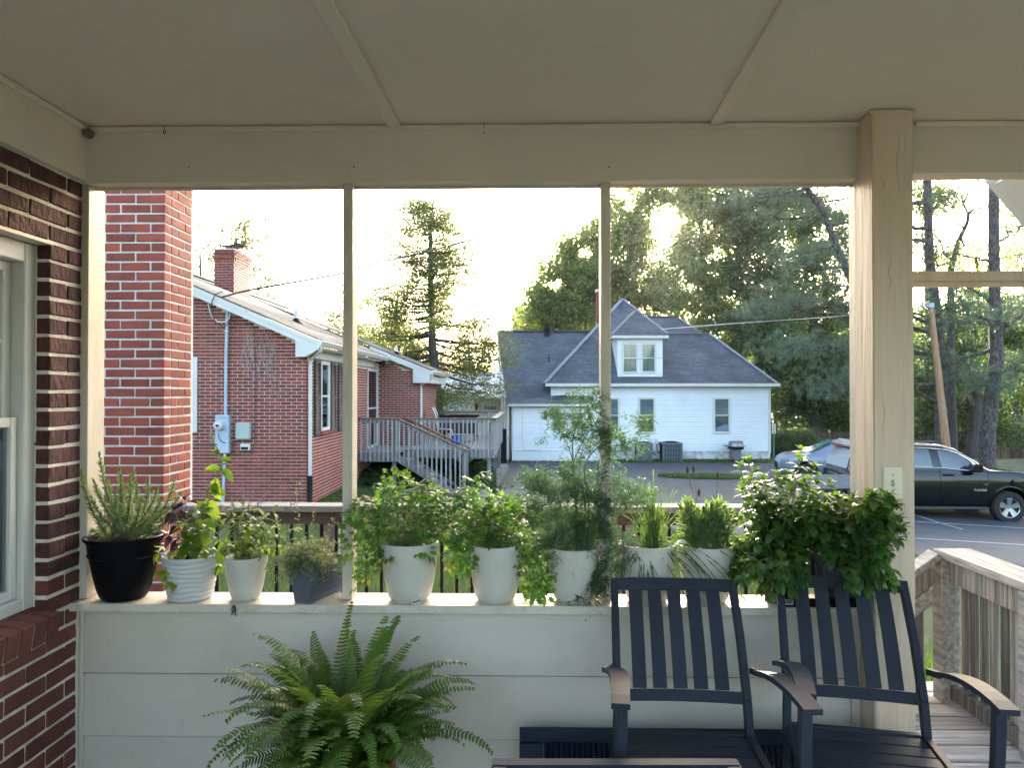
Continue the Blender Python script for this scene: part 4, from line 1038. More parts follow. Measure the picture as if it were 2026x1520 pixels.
# things on the deck
def lk(px, y): return qx(px, y)
tbl = thing('deck_table', 'dark rectangular patio table on the wooden deck', 'table', (lk(908,22.8), 22.8, DZ), 0, None, PM)
tx0_, tx1_ = lk(872, 22.8), lk(946, 22.8); tzz = qz(820, 22.8)
pmb().box(tx0_, tx1_, 22.5, 23.4, tzz-.08, tzz).build('table_top', M['black'], tbl, bevel=.01)
pmb().box(tx0_+.05, tx1_-.05, 22.6, 23.3, DZ+.25, tzz-.081).build('table_skirt', pmat('dark_maroon_cover', (.05,.02,.025), rough=.7), tbl)
for x in (tx0_+.08, tx1_-.08):
    for y in (22.62, 23.26): pmb().box(x-.025, x+.025, y-.025, y+.025, DZ, DZ+.25).build('table_leg', M['black'], tbl)
bk = thing('blue_bucket', 'bright blue tub under the table on the wooden deck', 'tub', (lk(902,21.6), 21.6, DZ), 0, None, PM)
bkm = pmat('blue_plastic', (.02,.10,.42), rough=.4)
pmb().lathe([(.0001,0),(.13,0),(.165,.24),(.175,.24),(.175,.255),(.16,.25),(.13,.02),(.0001,.02)], (lk(902,21.6), 21.6, DZ), 24).build('tub_body', bkm, bk, smooth=True)
dc = thing('sling_chair', 'pale framed sling patio chair at the house end of the deck', 'chair', (lk(866,22.4), 22.4, DZ), 0, None, PM)
cx_ = lk(866, 22.4)
wf = pmat('pale_frame', (.6,.58,.54), rough=.4)
for s in (0, .5):
    pmb().tube([(cx_-.15, 22.2+s, qz(806,22.4)), (cx_-.05, 22.2+s, qz(818,22.4)), (cx_+.02, 22.2+s, DZ+.42), (cx_+.45, 22.2+s, DZ+.40), (cx_+.5, 22.2+s, DZ)], .018, 8).build('chair_frame', wf, dc, smooth=True)
b = pmb(); b.add([(cx_-.12,22.21,qz(808,22.4)), (cx_-.12,22.69,qz(808,22.4)), (cx_+.02,22.69,DZ+.43), (cx_+.02,22.21,DZ+.43), (cx_+.44,22.69,DZ+.41), (cx_+.44,22.21,DZ+.41)], [(0,1,2,3), (3,2,4,5)]); b.build('sling', pmat('grey_sling', (.25,.25,.24), rough=.8), dc)

# ================================================================ WHITE HOUSE (31 m away)
WY = 31.0
wh = thing('white_house', 'white clapboard house with steep slate grey hipped roof and dormer', 'house', (5, 34, -1.36))
def X(px, Y=WY): return P(px, 775, Y).x
def Z(py, Y=WY, px=1250): return P(px, py, Y).z
def clap(x0, x1, y, z0, z1, mat, parent, step=.102, zx=None, name='siding'):
    b = MB(); z = z0
    while z < z1 - .01:
        zt_ = min(z+step, z1); a, c = (x0, x1) if zx is None else zx((z+zt_)/2)
        if c > a: b.prism([(a, y+.03, z), (a, y-.030, z+.004), (a, y-.006, zt_-.006), (a, y+.02, zt_)], (c-a, 0, 0))
        z += step
    return b.build(name, mat, parent, kind='stuff')
def clap_y(x, y0, y1, z0, z1, mat, parent, step=.102):     # wall facing +x or -x
    b = MB(); z = z0
    while z < z1 - .01:
        b.prism([(x-.012, y0, z), (x, y0, z+step), (x+.03, y0, z+step), (x+.03, y0, z)], (0, y1-y0, 0)); z += step
    return b.build('siding', mat, parent, kind='stuff')
bx0, bx1 = X(1090), X(1524); ez = Z(762); bz = Z(893)
# walls
walls = MB().box(bx0, bx1, WY+.035, WY+9.5, -1.5, ez-.02).build('wall', M['white_siding'], wh)
clap(bx0, bx1-.10, WY, bz, ez-.02, M['white_siding'], walls)
MB().box(bx1-.10, bx1+.01, WY-.03, WY+.06, bz-.1, ez-.02).build('corner_board', M['white_trim'], walls)
MB().box(bx0, bx1-.02, WY-.0, WY+.034, -1.5, bz-.002).build('foundation', pmat('painted_foundation', (.66,.66,.66), (.35,.33,.3), scale=4, rough=.8, contrast=.25), walls)
# fascia and eave
px_e0, px_e1 = X(1078), X(1537)
MB().box(px_e0, px_e1, WY-.42, WY-.38, Z(765)-.0, Z(759)).build('eave_fascia', M['white_trim'], walls)
MB().box(px_e0, px_e1, WY-.379, WY, Z(764), Z(763)).build('eave_soffit', M['white_trim'], walls)
# main roof: front plane through the eave, 40 degrees
ez2 = Z(759); YE = WY-.42; TP = .84
def FP(px, py, dy=0.0):                              # point of the front roof plane (shifted back by dy)
    d = ray(px, py); # CH + t dz = ez2 + (t - YE - dy)*TP
    t = (ez2 - CH - (YE+dy)*TP) / (d.z/d.y - TP)
    q = d*(t/d.y); return Vector((q.x, q.y, q.z+CH))
e0, e1 = FP(1078, 758.8), FP(1537, 758.8); e0.z = e1.z = ez2
r1, r2, pk = FP(1404, 661), FP(1322, 661), FP(1232, 592)
rb = MB()
rb.add([e0, e1, r1, r2, pk], [(0,1,2,3,4)])
bk1 = Vector((r1.x, r1.y+3.5, r1.z)); be1 = Vector((e1.x, bk1.y+(r1.y-YE), ez2)); be0 = Vector((e0.x, be1.y, ez2)); pkb = Vector((pk.x, pk.y+.3, pk.z)); bk2 = Vector((r2.x, bk1.y, r2.z))
rb.add([e1, be1, bk1, r1], [(0,1,2,3)]); rb.add([e0, pk, pkb, be0], [(0,1,2,3)]); rb.add([be0, pkb, bk2, bk1, be1], [(0,1,2,3,4)]); rb.add([r1, bk1, bk2, r2], [(0,1,2,3)]); rb.add([r2, bk2, pkb, pk], [(0,1,2,3)])
wroof = rb.build('roof', M['shingle_grey'], wh)
b = MB()
for (a, c) in ((e0, pk), (e1, r1), (r2, pk), (r1, r2)): b.bar(a+Vector((0,0,.02)), c+Vector((0,0,.02)), .2, .03)
b.build('hip_cap', pmat('hip_cap_grey', (.15,.16,.18), (.2,.21,.23), rough=.9), wroof)
# rear hip seen over the ridge
c1, c2, c3, c4 = FP(1281, 627, .9), FP(1340, 627, .9), FP(1392, 664, .9), FP(1262, 664, .9)
b = MB(); b.add([c1,c2,c3,c4], [(0,1,2,3)]); b.add([c2, c2+Vector((0,1.5,0)), c3+Vector((0,4,-.2)), c3], [(0,1,2,3)]); b.add([c1, c1+Vector((0,1.5,0)), c2+Vector((0,1.5,0)), c2], [(0,1,2,3)])
b.bar(c1+Vector((0,0,.02)), c2+Vector((0,0,.02)), .2, .04); b.bar(c2, c3, .2, .03); b.build('rear_roof', M['shingle_grey'], wroof)
# dormer
DY = FP(1266, 747).y - .02
dx0, dx1 = X(1222, DY), X(1311, DY); dz0, dz1 = Z(746, DY), Z(668, DY)
dm = MB().prism([(dx0+.02, DY+.03, dz0), (dx0+.02, DY+.03, dz1), (dx0-.0, DY+2.0, dz1), (dx0-.0, DY+2.0, dz1-.2)], (dx1-dx0-.04, 0, 0)).build('dormer', M['white_siding'], wroof)
clap(dx0, dx1, DY, dz0+.02, dz1, M['white_siding'], dm, .09)
MB().box(X(1209,DY), X(1321,DY), DY-.25, DY-.2, Z(670,DY), Z(664.5,DY)).build('dormer_fascia', M['white_trim'], dm)
MB().box(X(1209,DY), X(1321,DY), DY-.199, DY+.5, Z(669.5,DY), Z(668,DY)).build('dormer_soffit', M['white_trim'], dm)
a0, a1 = Vector((X(1208,DY), DY-.27, Z(664.5,DY))), Vector((X(1322,DY), DY-.27, Z(664.5,DY))); ap = P(1257, 615, DY+1.3)
b = MB(); bk0, bk_ = a0+Vector((0,2.6,0)), a1+Vector((0,2.6,0)); b.add([a0,a1,ap], [(0,1,2)]); b.add([a1,bk_,ap+Vector((0,.5,0)),ap], [(0,1,2,3)]); b.add([a0,ap,ap+Vector((0,.5,0)),bk0], [(0,1,2,3)]); b.build('dormer_roof', M['shingle_grey'], dm)
MB().bar(a0+Vector((0,0,.02)), ap+Vector((0,0,.02)), .14, .03).build('hip_cap', M['concrete'], dm)
def win_w(pa, pb, ya_, yb_, Y, parent, lower='blind', fr=4.0, upper='blind'):
    """window: glass between pixel columns pa..pb and rows ya_..yb_"""
    x0, x1, z1, z0 = X(pa, Y), X(pb, Y), Z(ya_, Y), Z(yb_, Y); t = fr/F*Y
    b = MB(); b.box(x0-t, x0, Y-.07, Y-.0, z0-t, z1+t); b.box(x1, x1+t, Y-.07, Y, z0-t, z1+t); b.box(x0, x1, Y-.07, Y, z1, z1+t); b.box(x0, x1, Y-.08, Y, z0-t, z0)
    o = b.build('window', M['white_trim'], parent); zm = (z0+z1)/2
    MB().box(x0, x1, Y-.045, Y-.02, zm-.022, zm+.022).build('meeting_rail', M['white_trim'], o)
    MB().box(x0, x1, Y-.040, Y-.036, z0, z1).build('pane', M['glass_far'], o)
    MB().box(x0, x1, Y-.028, Y-.022, zm, z1).build('blind', M[upper], o)
    MB().box(x0, x1, Y-.028, Y-.022, z0, zm-.001).build('blind' if lower == 'blind' else 'dim_interior', M[lower], o)
    return o
M['blind_blue'] = pmat('grey_blue_blind', (.42,.50,.58), (.37,.44,.52), scale=3, rough=.8)
M['dim'] = pmat('dim_interior', (.10,.12,.14), (.22,.25,.28), scale=4, rough=.9)
M['net'] = pmat('net_curtain', (.42,.46,.48), (.28,.31,.33), scale=2, stretch=(3,1,.5), rough=.9)
win_w(1196, 1222, 790, 854, WY, walls, 'dim', upper='blind_blue'); win_w(1266, 1292.5, 790, 854, WY, walls, 'dim', upper='blind_blue'); win_w(1414, 1440.5, 790, 854, WY, walls, 'dim', upper='blind_blue')
win_w(1234, 1258.5, 682, 735, DY, dm, 'net', 3.5, 'net'); win_w(1271, 1294.5, 682, 735, DY, dm, 'net', 3.5, 'net')
# left wing roof
Lw = MB(); y0_, y1_ = 30.5, 34.6
wb0, wb1 = P(1003, 803, y0_), P(1175, 803, y0_); wt0, wt1 = P(984, 656, y1_), P(1172, 657, y1_)
Lw.add([wb0, wb1, wt1, wt0], [(0,1,2,3)]); Lw.add([wt0, wt1, wt1+Vector((0,4,-3.2)), wt0+Vector((0,4,-3.2))], [(0,1,2,3)])
wing = Lw.build('wing_roof', M['shingle_grey'], wh)
MB().bar(wt0+Vector((0,0,.03)), wt1+Vector((0,0,.03)), .25, .05).build('ridge_cap', M['shingle_grey'], wing)
tv = P(1082, 657, 34.4)
MB().lathe([(.0001,.36),(.12,.36),(.17,.30),(.17,.2),(.11,.18),(.10,.0),(.16,-.1)], (tv.x, tv.y, tv.z-.10), 16).build('roof_vent', M['black'], wing, smooth=True)
tv = P(1086, 716, 32.8); MB().tube([tv, tv+Vector((0,0,.28))], .03, 8).build('vent_pipe', M['black'], wing)
MB().prism([wb0+Vector((.02,0,-.0)), Vector((wb0.x, wb0.y, -1.36)), Vector((wt0.x+.02, wt0.y, -1.36)), wt0+Vector((.02,0,-.02))], (.08,0,0)).build('wing_gable_wall', M['white_siding'], wh)
# small front room
RY = 30.15
fx0, fx1 = X(1013, RY), X(1191, RY); fz1, fz0 = Z(803, RY), Z(893, RY)
fr_ = MB().box(fx0, fx1, RY+.035, WY+.2, -1.5, fz1).build('front_room', M['white_siding'], wh)
clap(fx0, fx1, RY, fz0+.03, fz1, M['white_siding'], fr_)
MB().box(fx0, fx1, RY+.0, RY+.034, -1.5, fz0+.029).build('foundation', M['white_siding'], fr_)
MB().box(fx0-.01, fx0+.05, RY-.03, RY+.034, fz0, fz1).build('corner_board', M['white_trim'], fr_)
MB().box(X(1005,RY), X(1193,RY), RY-.32, RY-.28, Z(804,RY-.3), Z(799.5,RY-.3)).build('eave_fascia', M['white_trim'], fr_)
MB().box(X(1005,RY), X(1193,RY), RY-.279, RY+.03, Z(803,RY), Z(802.4,RY)).build('eave_soffit', M['white_trim'], fr_)
p0, p1, p2, p3 = P(1003,799.5,RY-.33), P(1194,799.5,RY-.33), P(1115,782,31.0), P(1085,784,30.9)
b = MB(); b.add([p0,p1,p2,p3], [(0,1,2,3)]); b.add([p1, Vector((p1.x,31.1,p1.z)), p2], [(0,1,2)]); b.add([p0, p3, Vector((p0.x,31.0,p0.z))], [(0,1,2)]); b.build('front_room_roof', M['shingle_grey'], fr_)
b = MB()
for px in (1034, 1070): b.box(X(px,RY)-.012, X(px,RY)+.012, RY-.03, RY-.017, fz0+.1, fz1)
b.box(X(1034,RY), X(1070,RY), RY-.04, RY-.017, Z(891.5,RY), Z(889.5,RY)); b.build('door_panel_trim', M['white_trim'], fr_)
win_w(1095, 1118, 817, 847, RY, fr_, 'net', 3.2, 'net'); win_w(1130.5, 1153, 817, 847, RY, fr_, 'net', 3.2, 'net')
def lantern(px, py, Y, label, s=1.0):
    p = P(px, py, Y); t = thing('wall_lantern', label, 'lantern', tuple(p))
    MB().lathe([(.0001,.17*s),(.02*s,.16*s),(.07*s,.09*s),(.06*s,.085*s)], (p.x, p.y-.1, p.z), 8).build('lantern_roof', M['black'], t)
    MB().lathe([(.055*s,.085*s),(.045*s,-.07*s),(.02*s,-.1*s),(.0001,-.11*s)], (p.x, p.y-.1, p.z), 8).build('lantern_body', M['black'], t)
    MB().tube([(p.x, p.y, p.z), (p.x, p.y-.05, p.z+.12*s), (p.x, p.y-.1, p.z+.16*s)], .012, 6).build('bracket', M['black'], t)
lantern(1079, 823, RY, 'dark wall lantern beside the small front room windows of the white house', 1.3)
# side wing at the far left with awning and door
SY = 32.0
sx0_, sx1_ = X(868, SY), X(1012, SY)
sw_ = thing('white_outbuilding', 'low white clapboard wing with corrugated awning and half glazed door behind the deck', 'house', (-2, SY, -1.36))
sb_ = MB().box(sx0_, sx1_, SY+.035, SY+4, -1.5, Z(778,SY)).build('wall', M['white_siding'], sw_)
clap(sx0_, X(938,SY), SY, -1.3, Z(778,SY), M['white_siding'], sb_); clap(X(938,SY)+.01, sx1_, SY, -1.3, Z(784,SY), M['cream_siding'], sb_)
MB().prism([(sx0_-.1, SY-.15, Z(778,SY)), (sx1_, SY-.15, Z(776,SY)), (sx1_, SY+3, Z(776,SY)+.9), (sx0_-.1, SY+3, Z(778,SY)+.9)], (0,0,.04)).build('roof', M['white_siding'], sw_)
b = MB(); x = X(936,SY-1.2)
while x < X(1000, SY-1.2): b.prism([(x, SY-1.25, Z(786,SY-1.2)), (x+.05, SY-1.25, Z(786,SY-1.2)+.05), (x+.10, SY-1.25, Z(786,SY-1.2)), (x+.10, SY, Z(782,SY)), (x, SY, Z(782,SY))][:3], (0, 1.25, .12)); x += .10
b.build('corrugated_awning', M['white_trim'], sw_, kind='stuff')
MB().box(X(936,SY-1.2), X(1000,SY-1.2), SY-1.27, SY-1.23, Z(788,SY-1.2), Z(784,SY-1.2)).build('awning_edge', M['white_trim'], sw_)
for px in (993, 998): MB().box(X(px,SY-1.2)-.03, X(px,SY-1.2)+.03, SY-1.25, SY-1.19, -1.4, Z(787,SY-1.2)).build('awning_post', M['white_trim'], sw_)
dr = MB().box(X(955,SY), X(984,SY), SY-.05, SY-.017, -1.3, Z(800,SY)).build('door', M['white_trim'], sw_)
for i in range(4):
    MB().box(X(958.5+i*6,SY), X(963.5+i*6,SY), SY-.058, SY-.0505, Z(811,SY), Z(804,SY)).build('pane', M['dim'], dr)
lantern(943, 806, SY, 'small black wall lantern left of the half glazed door behind the deck', 1.2)
MB().box(X(1000,31), X(1012,31), 31, 31.5, -1.4, Z(803,31)).build('link_wall', M['cream_siding'], sw_)
# brick flue behind the main roof
fp_ = P(1186, 605, 37)
b_fl = MB().box(P(1181,600,37).x, P(1194,600,37).x, 37, 37.35, 4.0, P(1186,577,37).z).build('flue', M['brick_house_st'], wh)
MB().box(P(1179,600,37).x, P(1196,600,37).x, 36.95, 37.4, P(1186,577,37).z, P(1186,572.5,37).z).build('flue_cap', M['white_trim'], wh)

# ---- small things at the white house
def ac(pa, pb, yt, yb_, Y, label):
    x0, x1 = X(pa, Y), X(pb, Y); zt_, zb_ = Z(yt, Y), Z(yb_, Y); d = x1-x0
    zb_ = g((x0+x1)/2, Y+.3)
    t = thing('air_conditioner', label, 'air conditioner', ((x0+x1)/2, Y+d/2, zb_), 0, 'outdoor air conditioning units at the white house')
    MB().box(x0+.03, x1-.03, Y+.03, Y+d-.03, zb_+.03, zt_-.04).build('coil', M['black'], t)
    MB().box(x0, x1, Y, Y+d, zb_, zb_+.07).build('base', M['ac_metal'], t, bevel=.01)
    MB().box(x0-.01, x1+.01, Y-.01, Y+d+.01, zt_-.06, zt_).build('top', M['ac_metal'], t, bevel=.015)
    MB().lathe([(.0001,.05),(d*.2,.05),(d*.38,.02),(d*.42,0)], ((x0+x1)/2, Y+d/2, zt_), 20).build('fan_grille', M['black'], t)
    for (a, b_) in ((x0, x0+.045), (x1-.045, x1)): MB().box(a, b_, Y, Y+.05, zb_+.071, zt_-.061).build('corner_post', M['ac_metal'], t)
    n = 11
    for i in range(n):
        x = x0+.05+(x1-x0-.1)*(i+.5)/n; MB().box(x-.014, x+.014, Y+.002, Y+.02, zb_+.071, zt_-.061).build('grille_bar', M['ac_metal'], t)
    for z in np.linspace(zb_+.2, zt_-.2, 3): MB().box(x0+.045, x1-.045, Y+.021, Y+.028, z-.01, z+.01).build('grille_band', M['ac_metal'], t)
ac(1259.5, 1291.5, 877, 908, 30.2, 'smaller left air conditioning unit against the white house'); ac(1311, 1350.5, 877, 908.5, 30.15, 'wider right air conditioning unit against the white house')
for px in (1286, 1299): 
    p = P(px, 874, WY-.06); o = MB().box(p.x-.06, p.x+.06, WY-.1, WY-.02, p.z-.1, p.z+.12).build('disconnect_box', M['white_trim'], None); tag(o, 'small pale disconnect box on the wall above the air conditioners, %s' % ('left one' if px == 1286 else 'right one'), 'electrical box')
    o2 = MB().tube([(p.x, WY-.06, p.z-.101), (p.x+.03, WY-.08, p.z-.4), (p.x+.2, WY-.2, p.z-.55)], .018, 6).build('cable', M['cable'], o)
# grill
gxp = P(1457, 905, 30.1); gzz = g(gxp.x, 30.4)
gl = thing('barbecue_grill', 'grey gas barbecue grill on a cart beside the white house', 'grill', (gxp.x, 30.4, gzz))
S_ = 30.1/F
def gp(px): return P(px, 775, 30.1).x
def gzp(py): return P(1457, py, 30.1).z
MB().box(gp(1449.5), gp(1467), 30.15, 30.6, gzz+.06, gzp(890)).build('cart', pmat('grill_cart', (.12,.14,.16), rough=.4), gl, bevel=.01)
b = MB(); pr = [(.0, 0), (.02, .12), (.10, .20), (.25, .22), (.40, .18), (.5, 0)]
b.prism([(gp(1447), 30.1+y_, gzp(884)+z_) for y_, z_ in pr], (gp(1471)-gp(1447), 0, 0)); b.build('lid', pmat('grill_steel', (.35,.36,.38), (.15,.12,.1), scale=6, rough=.4, metal=.6), gl)
MB().box(gp(1446), gp(1471), 30.08, 30.62, gzp(890)+.002, gzp(884)-.001).build('firebox', M['black'], gl)
MB().box(gp(1437), gp(1445.8), 30.15, 30.55, gzp(884), gzp(882.5)).build('side_shelf', M['ac_metal'], gl); MB().box(gp(1471.2), gp(1476), 30.15, 30.55, gzp(884), gzp(882.5)).build('side_shelf', M['ac_metal'], gl)
MB().bar((gp(1450), 30.06, gzp(878)), (gp(1468), 30.06, gzp(878)), .02, .02).build('lid_handle', M['white_trim'], gl)
for px in (1451, 1466): MB().lathe([(.0001,.03),(.07,.03),(.07,-.03),(.0001,-.03)], (gp(px), 30.14, gzz+.07), 14, axis='Y').build('wheel', M['black'], gl)
# parking sign
sp = P(1531, 905, 29.0); sg = thing('parking_sign', 'narrow white sign with dark symbols on a green metal post near the round bush', 'sign', (sp.x, 29, g(sp.x, 29)))
MB().box(sp.x-.03, sp.x+.03, 28.99, 29.02, g(sp.x,29)-.1, P(1531,840,29).z).build('sign_post', pmat('green_post', (.06,.12,.09), rough=.5), sg)
sz1, sz0 = P(1531,839,29).z, P(1531,858,29).z
pl = MB().box(sp.x-.07, sp.x+.07, 28.975, 28.987, sz0, sz1).build('sign_plate', M['white_trim'], sg, bevel=.004)
for k, zz_ in enumerate(np.linspace(sz1-.05, sz0+.05, 4)): MB().box(sp.x-.035+.01*(k%2), sp.x+.035-.01*((k+1)%2), 28.972, 28.9745, zz_-.022, zz_+.022).build('sign_mark', M['black'], pl)
# bin beside the white wing
bp_ = P(996.5, 870, 29.3); bz_ = g(bp_.x, 29.3)
bn = thing('wheeled_bin', 'tall black lidded waste bin at the corner of the white house', 'bin', (bp_.x, 29.3, bz_))
MB().prism([(bp_.x-.11, 29.1, bz_+.02), (bp_.x+.12, 29.1, bz_+.02), (bp_.x+.11, 29.1, P(996,855,29.3).z), (bp_.x-.11, 29.1, P(996,855,29.3).z)], (0,.45,0)).build('bin_body', M['black'], bn, bevel=.01)
MB().prism([(bp_.x-.13, 29.08, P(996,855,29.3).z+.001), (bp_.x+.13, 29.08, P(996,855,29.3).z+.001), (bp_.x+.1, 29.08, P(996,849,29.3).z), (bp_.x-.1, 29.08, P(996,849,29.3).z)], (0,.5,0)).build('bin_lid', M['black'], bn, bevel=.01)
# ================================================================ VEHICLES
M['car_black'] = pmat('black_car_paint', (0.003,0.0035,0.005), rough=.15, coat=.55, spec=.3)
M['car_silver'] = pmat('silver_car_paint', (.20,.225,.28), rough=.3, metal=.2, coat=.4)
M['car_glass'] = pmat('tinted_car_glass', (.03,.04,.05), rough=.05, spec=.8, coat=.6)
M['car_glass_teal'] = pmat('teal_windscreen', (.16,.36,.34), rough=.08, spec=.8, coat=.6)
M['tyre'] = pmat('tyre_rubber', (.018,.018,.018), rough=.85, bump=.2)
M['chrome'] = pmat('chrome', (.75,.76,.78), rough=.12, metal=1.0)
M['alloy'] = pmat('alloy_wheel', (.55,.55,.56), rough=.25, metal=.9)
M['red_lens'] = pmat('red_lamp_lens', (.45,.01,.02), rough=.15, coat=.8)
M['grey_plastic'] = pmat('grey_plastic', (.05,.05,.055), rough=.6)
M['plate'] = pmat('number_plate', (.6,.62,.66), (.3,.34,.45), scale=30, rough=.5)

def interp(x, tab):
    for (a, b), (c, d) in zip(tab, tab[1:]):
        if x <= c: return b + (d-b)*(x-a)/(c-a) if x > a else b
    return tab[-1][1]
def car_loft(fr, length, top, half, ring, belt, H, stations, low=None):
    """ring: (y fraction of half width, z); z above belt is rescaled so that H maps to top(x)"""
    vs = []; n = len(ring)
    def pt(x, i, s):
        yf, z = ring[i]; tp = top(x)
        if z > belt: z = belt + (z-belt)*max(.0, (tp-belt))/(H-belt) if tp > belt else min(z, tp)
        else: z = min(z, tp)
        if low: z = max(z, low(x))
        w = half(x)
        if tp < H*.75 and ring[i][1] > belt: yf = yf if i < n-3 else ring[i][0]
        return Vector((x, -s*yf*w, z))
    b = MB(fr)
    for x in stations:
        vs += [pt(x, i, 1) for i in range(n)] + [pt(x, i, -1) for i in reversed(range(n-1))]
    m = 2*n-1; fs = []
    for j in range(len(stations)-1):
        for i in range(m-1): fs.append((j*m+i, j*m+i+1, (j+1)*m+i+1, (j+1)*m+i))
        fs.append((j*m+m-1, j*m, (j+1)*m, (j+1)*m+m-1))
    fs.append(tuple(range(m))); fs.append(tuple(reversed([(len(stations)-1)*m+i for i in range(m)])))
    b.add(vs, fs)
    def side(x, z):                                       # y of the camera-side surface
        pr = [pt(x, i, 1) for i in range(n)]
        for a, c in zip(pr, pr[1:]):
            if a.z <= z <= c.z and c.z > a.z: return a.y + (c.y-a.y)*(z-a.z)/(c.z-a.z)
        return pr[0].y
    return b, side
def boolean_cut(o, cutter_mb):
    c = cutter_mb.build('cutter', M['black'], None)
    md = o.modifiers.new('b', 'BOOLEAN'); md.operation = 'DIFFERENCE'; md.object = c; md.solver = 'EXACT'
    bpy.context.view_layer.update()
    me = bpy.data.meshes.new_from_object(o.evaluated_get(bpy.context.evaluated_depsgraph_get()))
    o.modifiers.clear()
    if len(me.polygons) > 10: o.data = me
    WM.pop(c); bpy.data.objects.remove(c)
def wheel(t, fr, x, y, r, w, parent_label=None, spokes=5):
    wo = MB(fr @ Matrix.Translation((x, y, r)))
    hw_ = w/2
    pr = [(r*.64, hw_*.7), (r*.70, hw_), (r*.94, hw_), (r, hw_*.75), (r, -hw_*.75), (r*.94, -hw_), (r*.64, -hw_)]
    tyre = wo.lathe([(a, b_) for a, b_ in pr], (0,0,0), 40, axis='Y').build('wheel', M['tyre'], t, smooth=True)
    rm = MB(fr @ Matrix.Translation((x, y, r)))
    rm.lathe([(r*.655, hw_*.72), (r*.63, hw_*.86), (r*.60, hw_*.80), (r*.57, -hw_*.3)], (0,0,0), 40, axis='Y')
    rm.lathe([(.0001, hw_*.62), (r*.13, hw_*.60), (r*.15, hw_*.40)], (0,0,0), 20, axis='Y')
    for k in range(spokes):
        a = 2*math.pi*k/spokes + .3
        for s in (-.14, .14):
            p0 = Vector((math.cos(a+s*.6)*r*.10, -hw_*.52, math.sin(a+s*.6)*r*.10)); p1 = Vector((math.cos(a+s)*r*.60, -hw_*.72, math.sin(a+s)*r*.60))
            rm.bar(p0, p1, .075*r/.4, .03, up=Vector((0,-1,0)))
    rm.build('rim', M['alloy'], tyre, smooth=True)
    MB(fr @ Matrix.Translation((x, y, r))).lathe([(.0001, -.0), (r*.6, -.0)], (0,0,0), 24, axis='Y').build('brake_disc', M['grey_plastic'], tyre)

wc = P(1999, 1004.6, 18.55)
SZ = P(1999, 1037, 18.55).z
WCX = 3.92                                            # wheel centre measured from the tail
ang = R(-3)
sfr0 = Matrix.Translation((0,0,0))
suv = thing('parked_car', 'large black sport utility vehicle parked side on in the lot at the right', 'car', (0,0,0), 0)
bas = Matrix.Translation((wc.x, wc.y, SZ)) @ Matrix.Rotation(ang, 4, 'Z') @ Matrix.Translation((-WCX, 1.02, 0))
suv.matrix_basis = bas; WM[suv] = bas.copy()
sf = bas
H_S, BELT = 2.0, 1.30
ring = [(.0,.36),(.80,.36),(.93,.42),(.985,.62),(1.0,.90),(.985,1.12),(.955,1.24),(.935,1.30),(.90,1.50),(.83,1.78),(.76,1.92),(.62,1.98),(.0,2.0)]
topf = lambda x: interp(x, [(0,1.02),(.04,1.36),(.12,1.60),(.28,1.88),(.45,1.95),(1.6,2.0),(2.4,1.97),(2.75,1.88),(3.2,1.58),(3.52,1.34),(4.2,1.28),(4.75,1.20),(4.95,1.08),(5.0,.95)])
halff = lambda x: interp(x, [(0,.90),(.08,.98),(.4,1.01),(3.6,1.01),(4.4,1.0),(4.8,.93),(4.95,.82),(5.0,.75)])
st = sorted(set([0,.02,.04,.08,.12,.2,.28,.36,.45,.7,1.0,1.3,1.6,2.0,2.2,2.4,2.55,2.75,2.9,3.05,3.2,3.3,3.4,3.52,3.6,3.8,4.0,4.2,4.4,4.6,4.75,4.85,4.92,4.97,5.0]))
bmb, side = car_loft(sf, 5.0, topf, halff, ring, BELT, H_S, st)
body = bmb.build('body', M['car_black'], suv, smooth='full')
cut = MB(sf)
for xw in (WCX, .98): cut.lathe([(.0001,.4),(.475,.4),(.475,-.4),(.0001,-.4)], (xw, -.95, .44), 32, axis='Y')
boolean_cut(body, cut)
for xw in (WCX, .98):
    for yw in (-.885, .885): wheel(suv, sf, xw, yw, .40, .27)
def panel(name, pts, mat, off=.006, parent=None, th=None):
    b = MB(sf); b.add([Vector((x, side(x, z)-off, z)) for x, z in pts], [tuple(range(len(pts)))]); return b.build(name, mat, parent or suv)
def densify(pts, n=6):
    out = []
    for a, c in zip(pts, pts[1:]+pts[:1]):
        for i in range(n): out.append((a[0]+(c[0]-a[0])*i/n, a[1]+(c[1]-a[1])*i/n))
    return out
def sx_(px): return WCX + (px-1999)/79.0
def szz(py): return (1037-py)/79.0
def glass_panel(name, pts, parent):
    """grid between a bottom and a top curve so that it follows the body"""
    x0, x1 = min(p[0] for p in pts), max(p[0] for p in pts)
    b = MB(sf); n = 16; vs = []
    poly = densify(pts, 8)
    for i in range(n+1):
        x = x0 + (x1-x0)*i/n; zs_ = []
        for a, c in zip(poly, poly[1:]+poly[:1]):
            if (a[0]-x)*(c[0]-x) <= 0 and a[0] != c[0]: zs_.append(a[1]+(c[1]-a[1])*(x-a[0])/(c[0]-a[0]))
        lo, hi = (min(zs_), max(zs_)) if zs_ else (0, 0)
        for k in range(6): z = lo + (hi-lo)*k/5; vs.append(Vector((x, side(x, z)-.012, z)))
    b.add(vs, [(i*6+k, (i+1)*6+k, (i+1)*6+k+1, i*6+k+1) for i in range(n) for k in range(5)])
    return b.build(name, M['car_glass'], parent, smooth='full')
fw = [(sx_(1870), 1.37), (sx_(1867), szz(893)), (sx_(1892), szz(896)), (sx_(1915), szz(906)), (sx_(1930), szz(918)), (sx_(1946), 1.33)]
dd = panel('front_door', [(sx_(1867), .50), (sx_(1867), 1.30), (sx_(1954), 1.27), (sx_(1957), .95), (sx_(1955), .62), (sx_(1950), .50)], M['car_black'], .004)
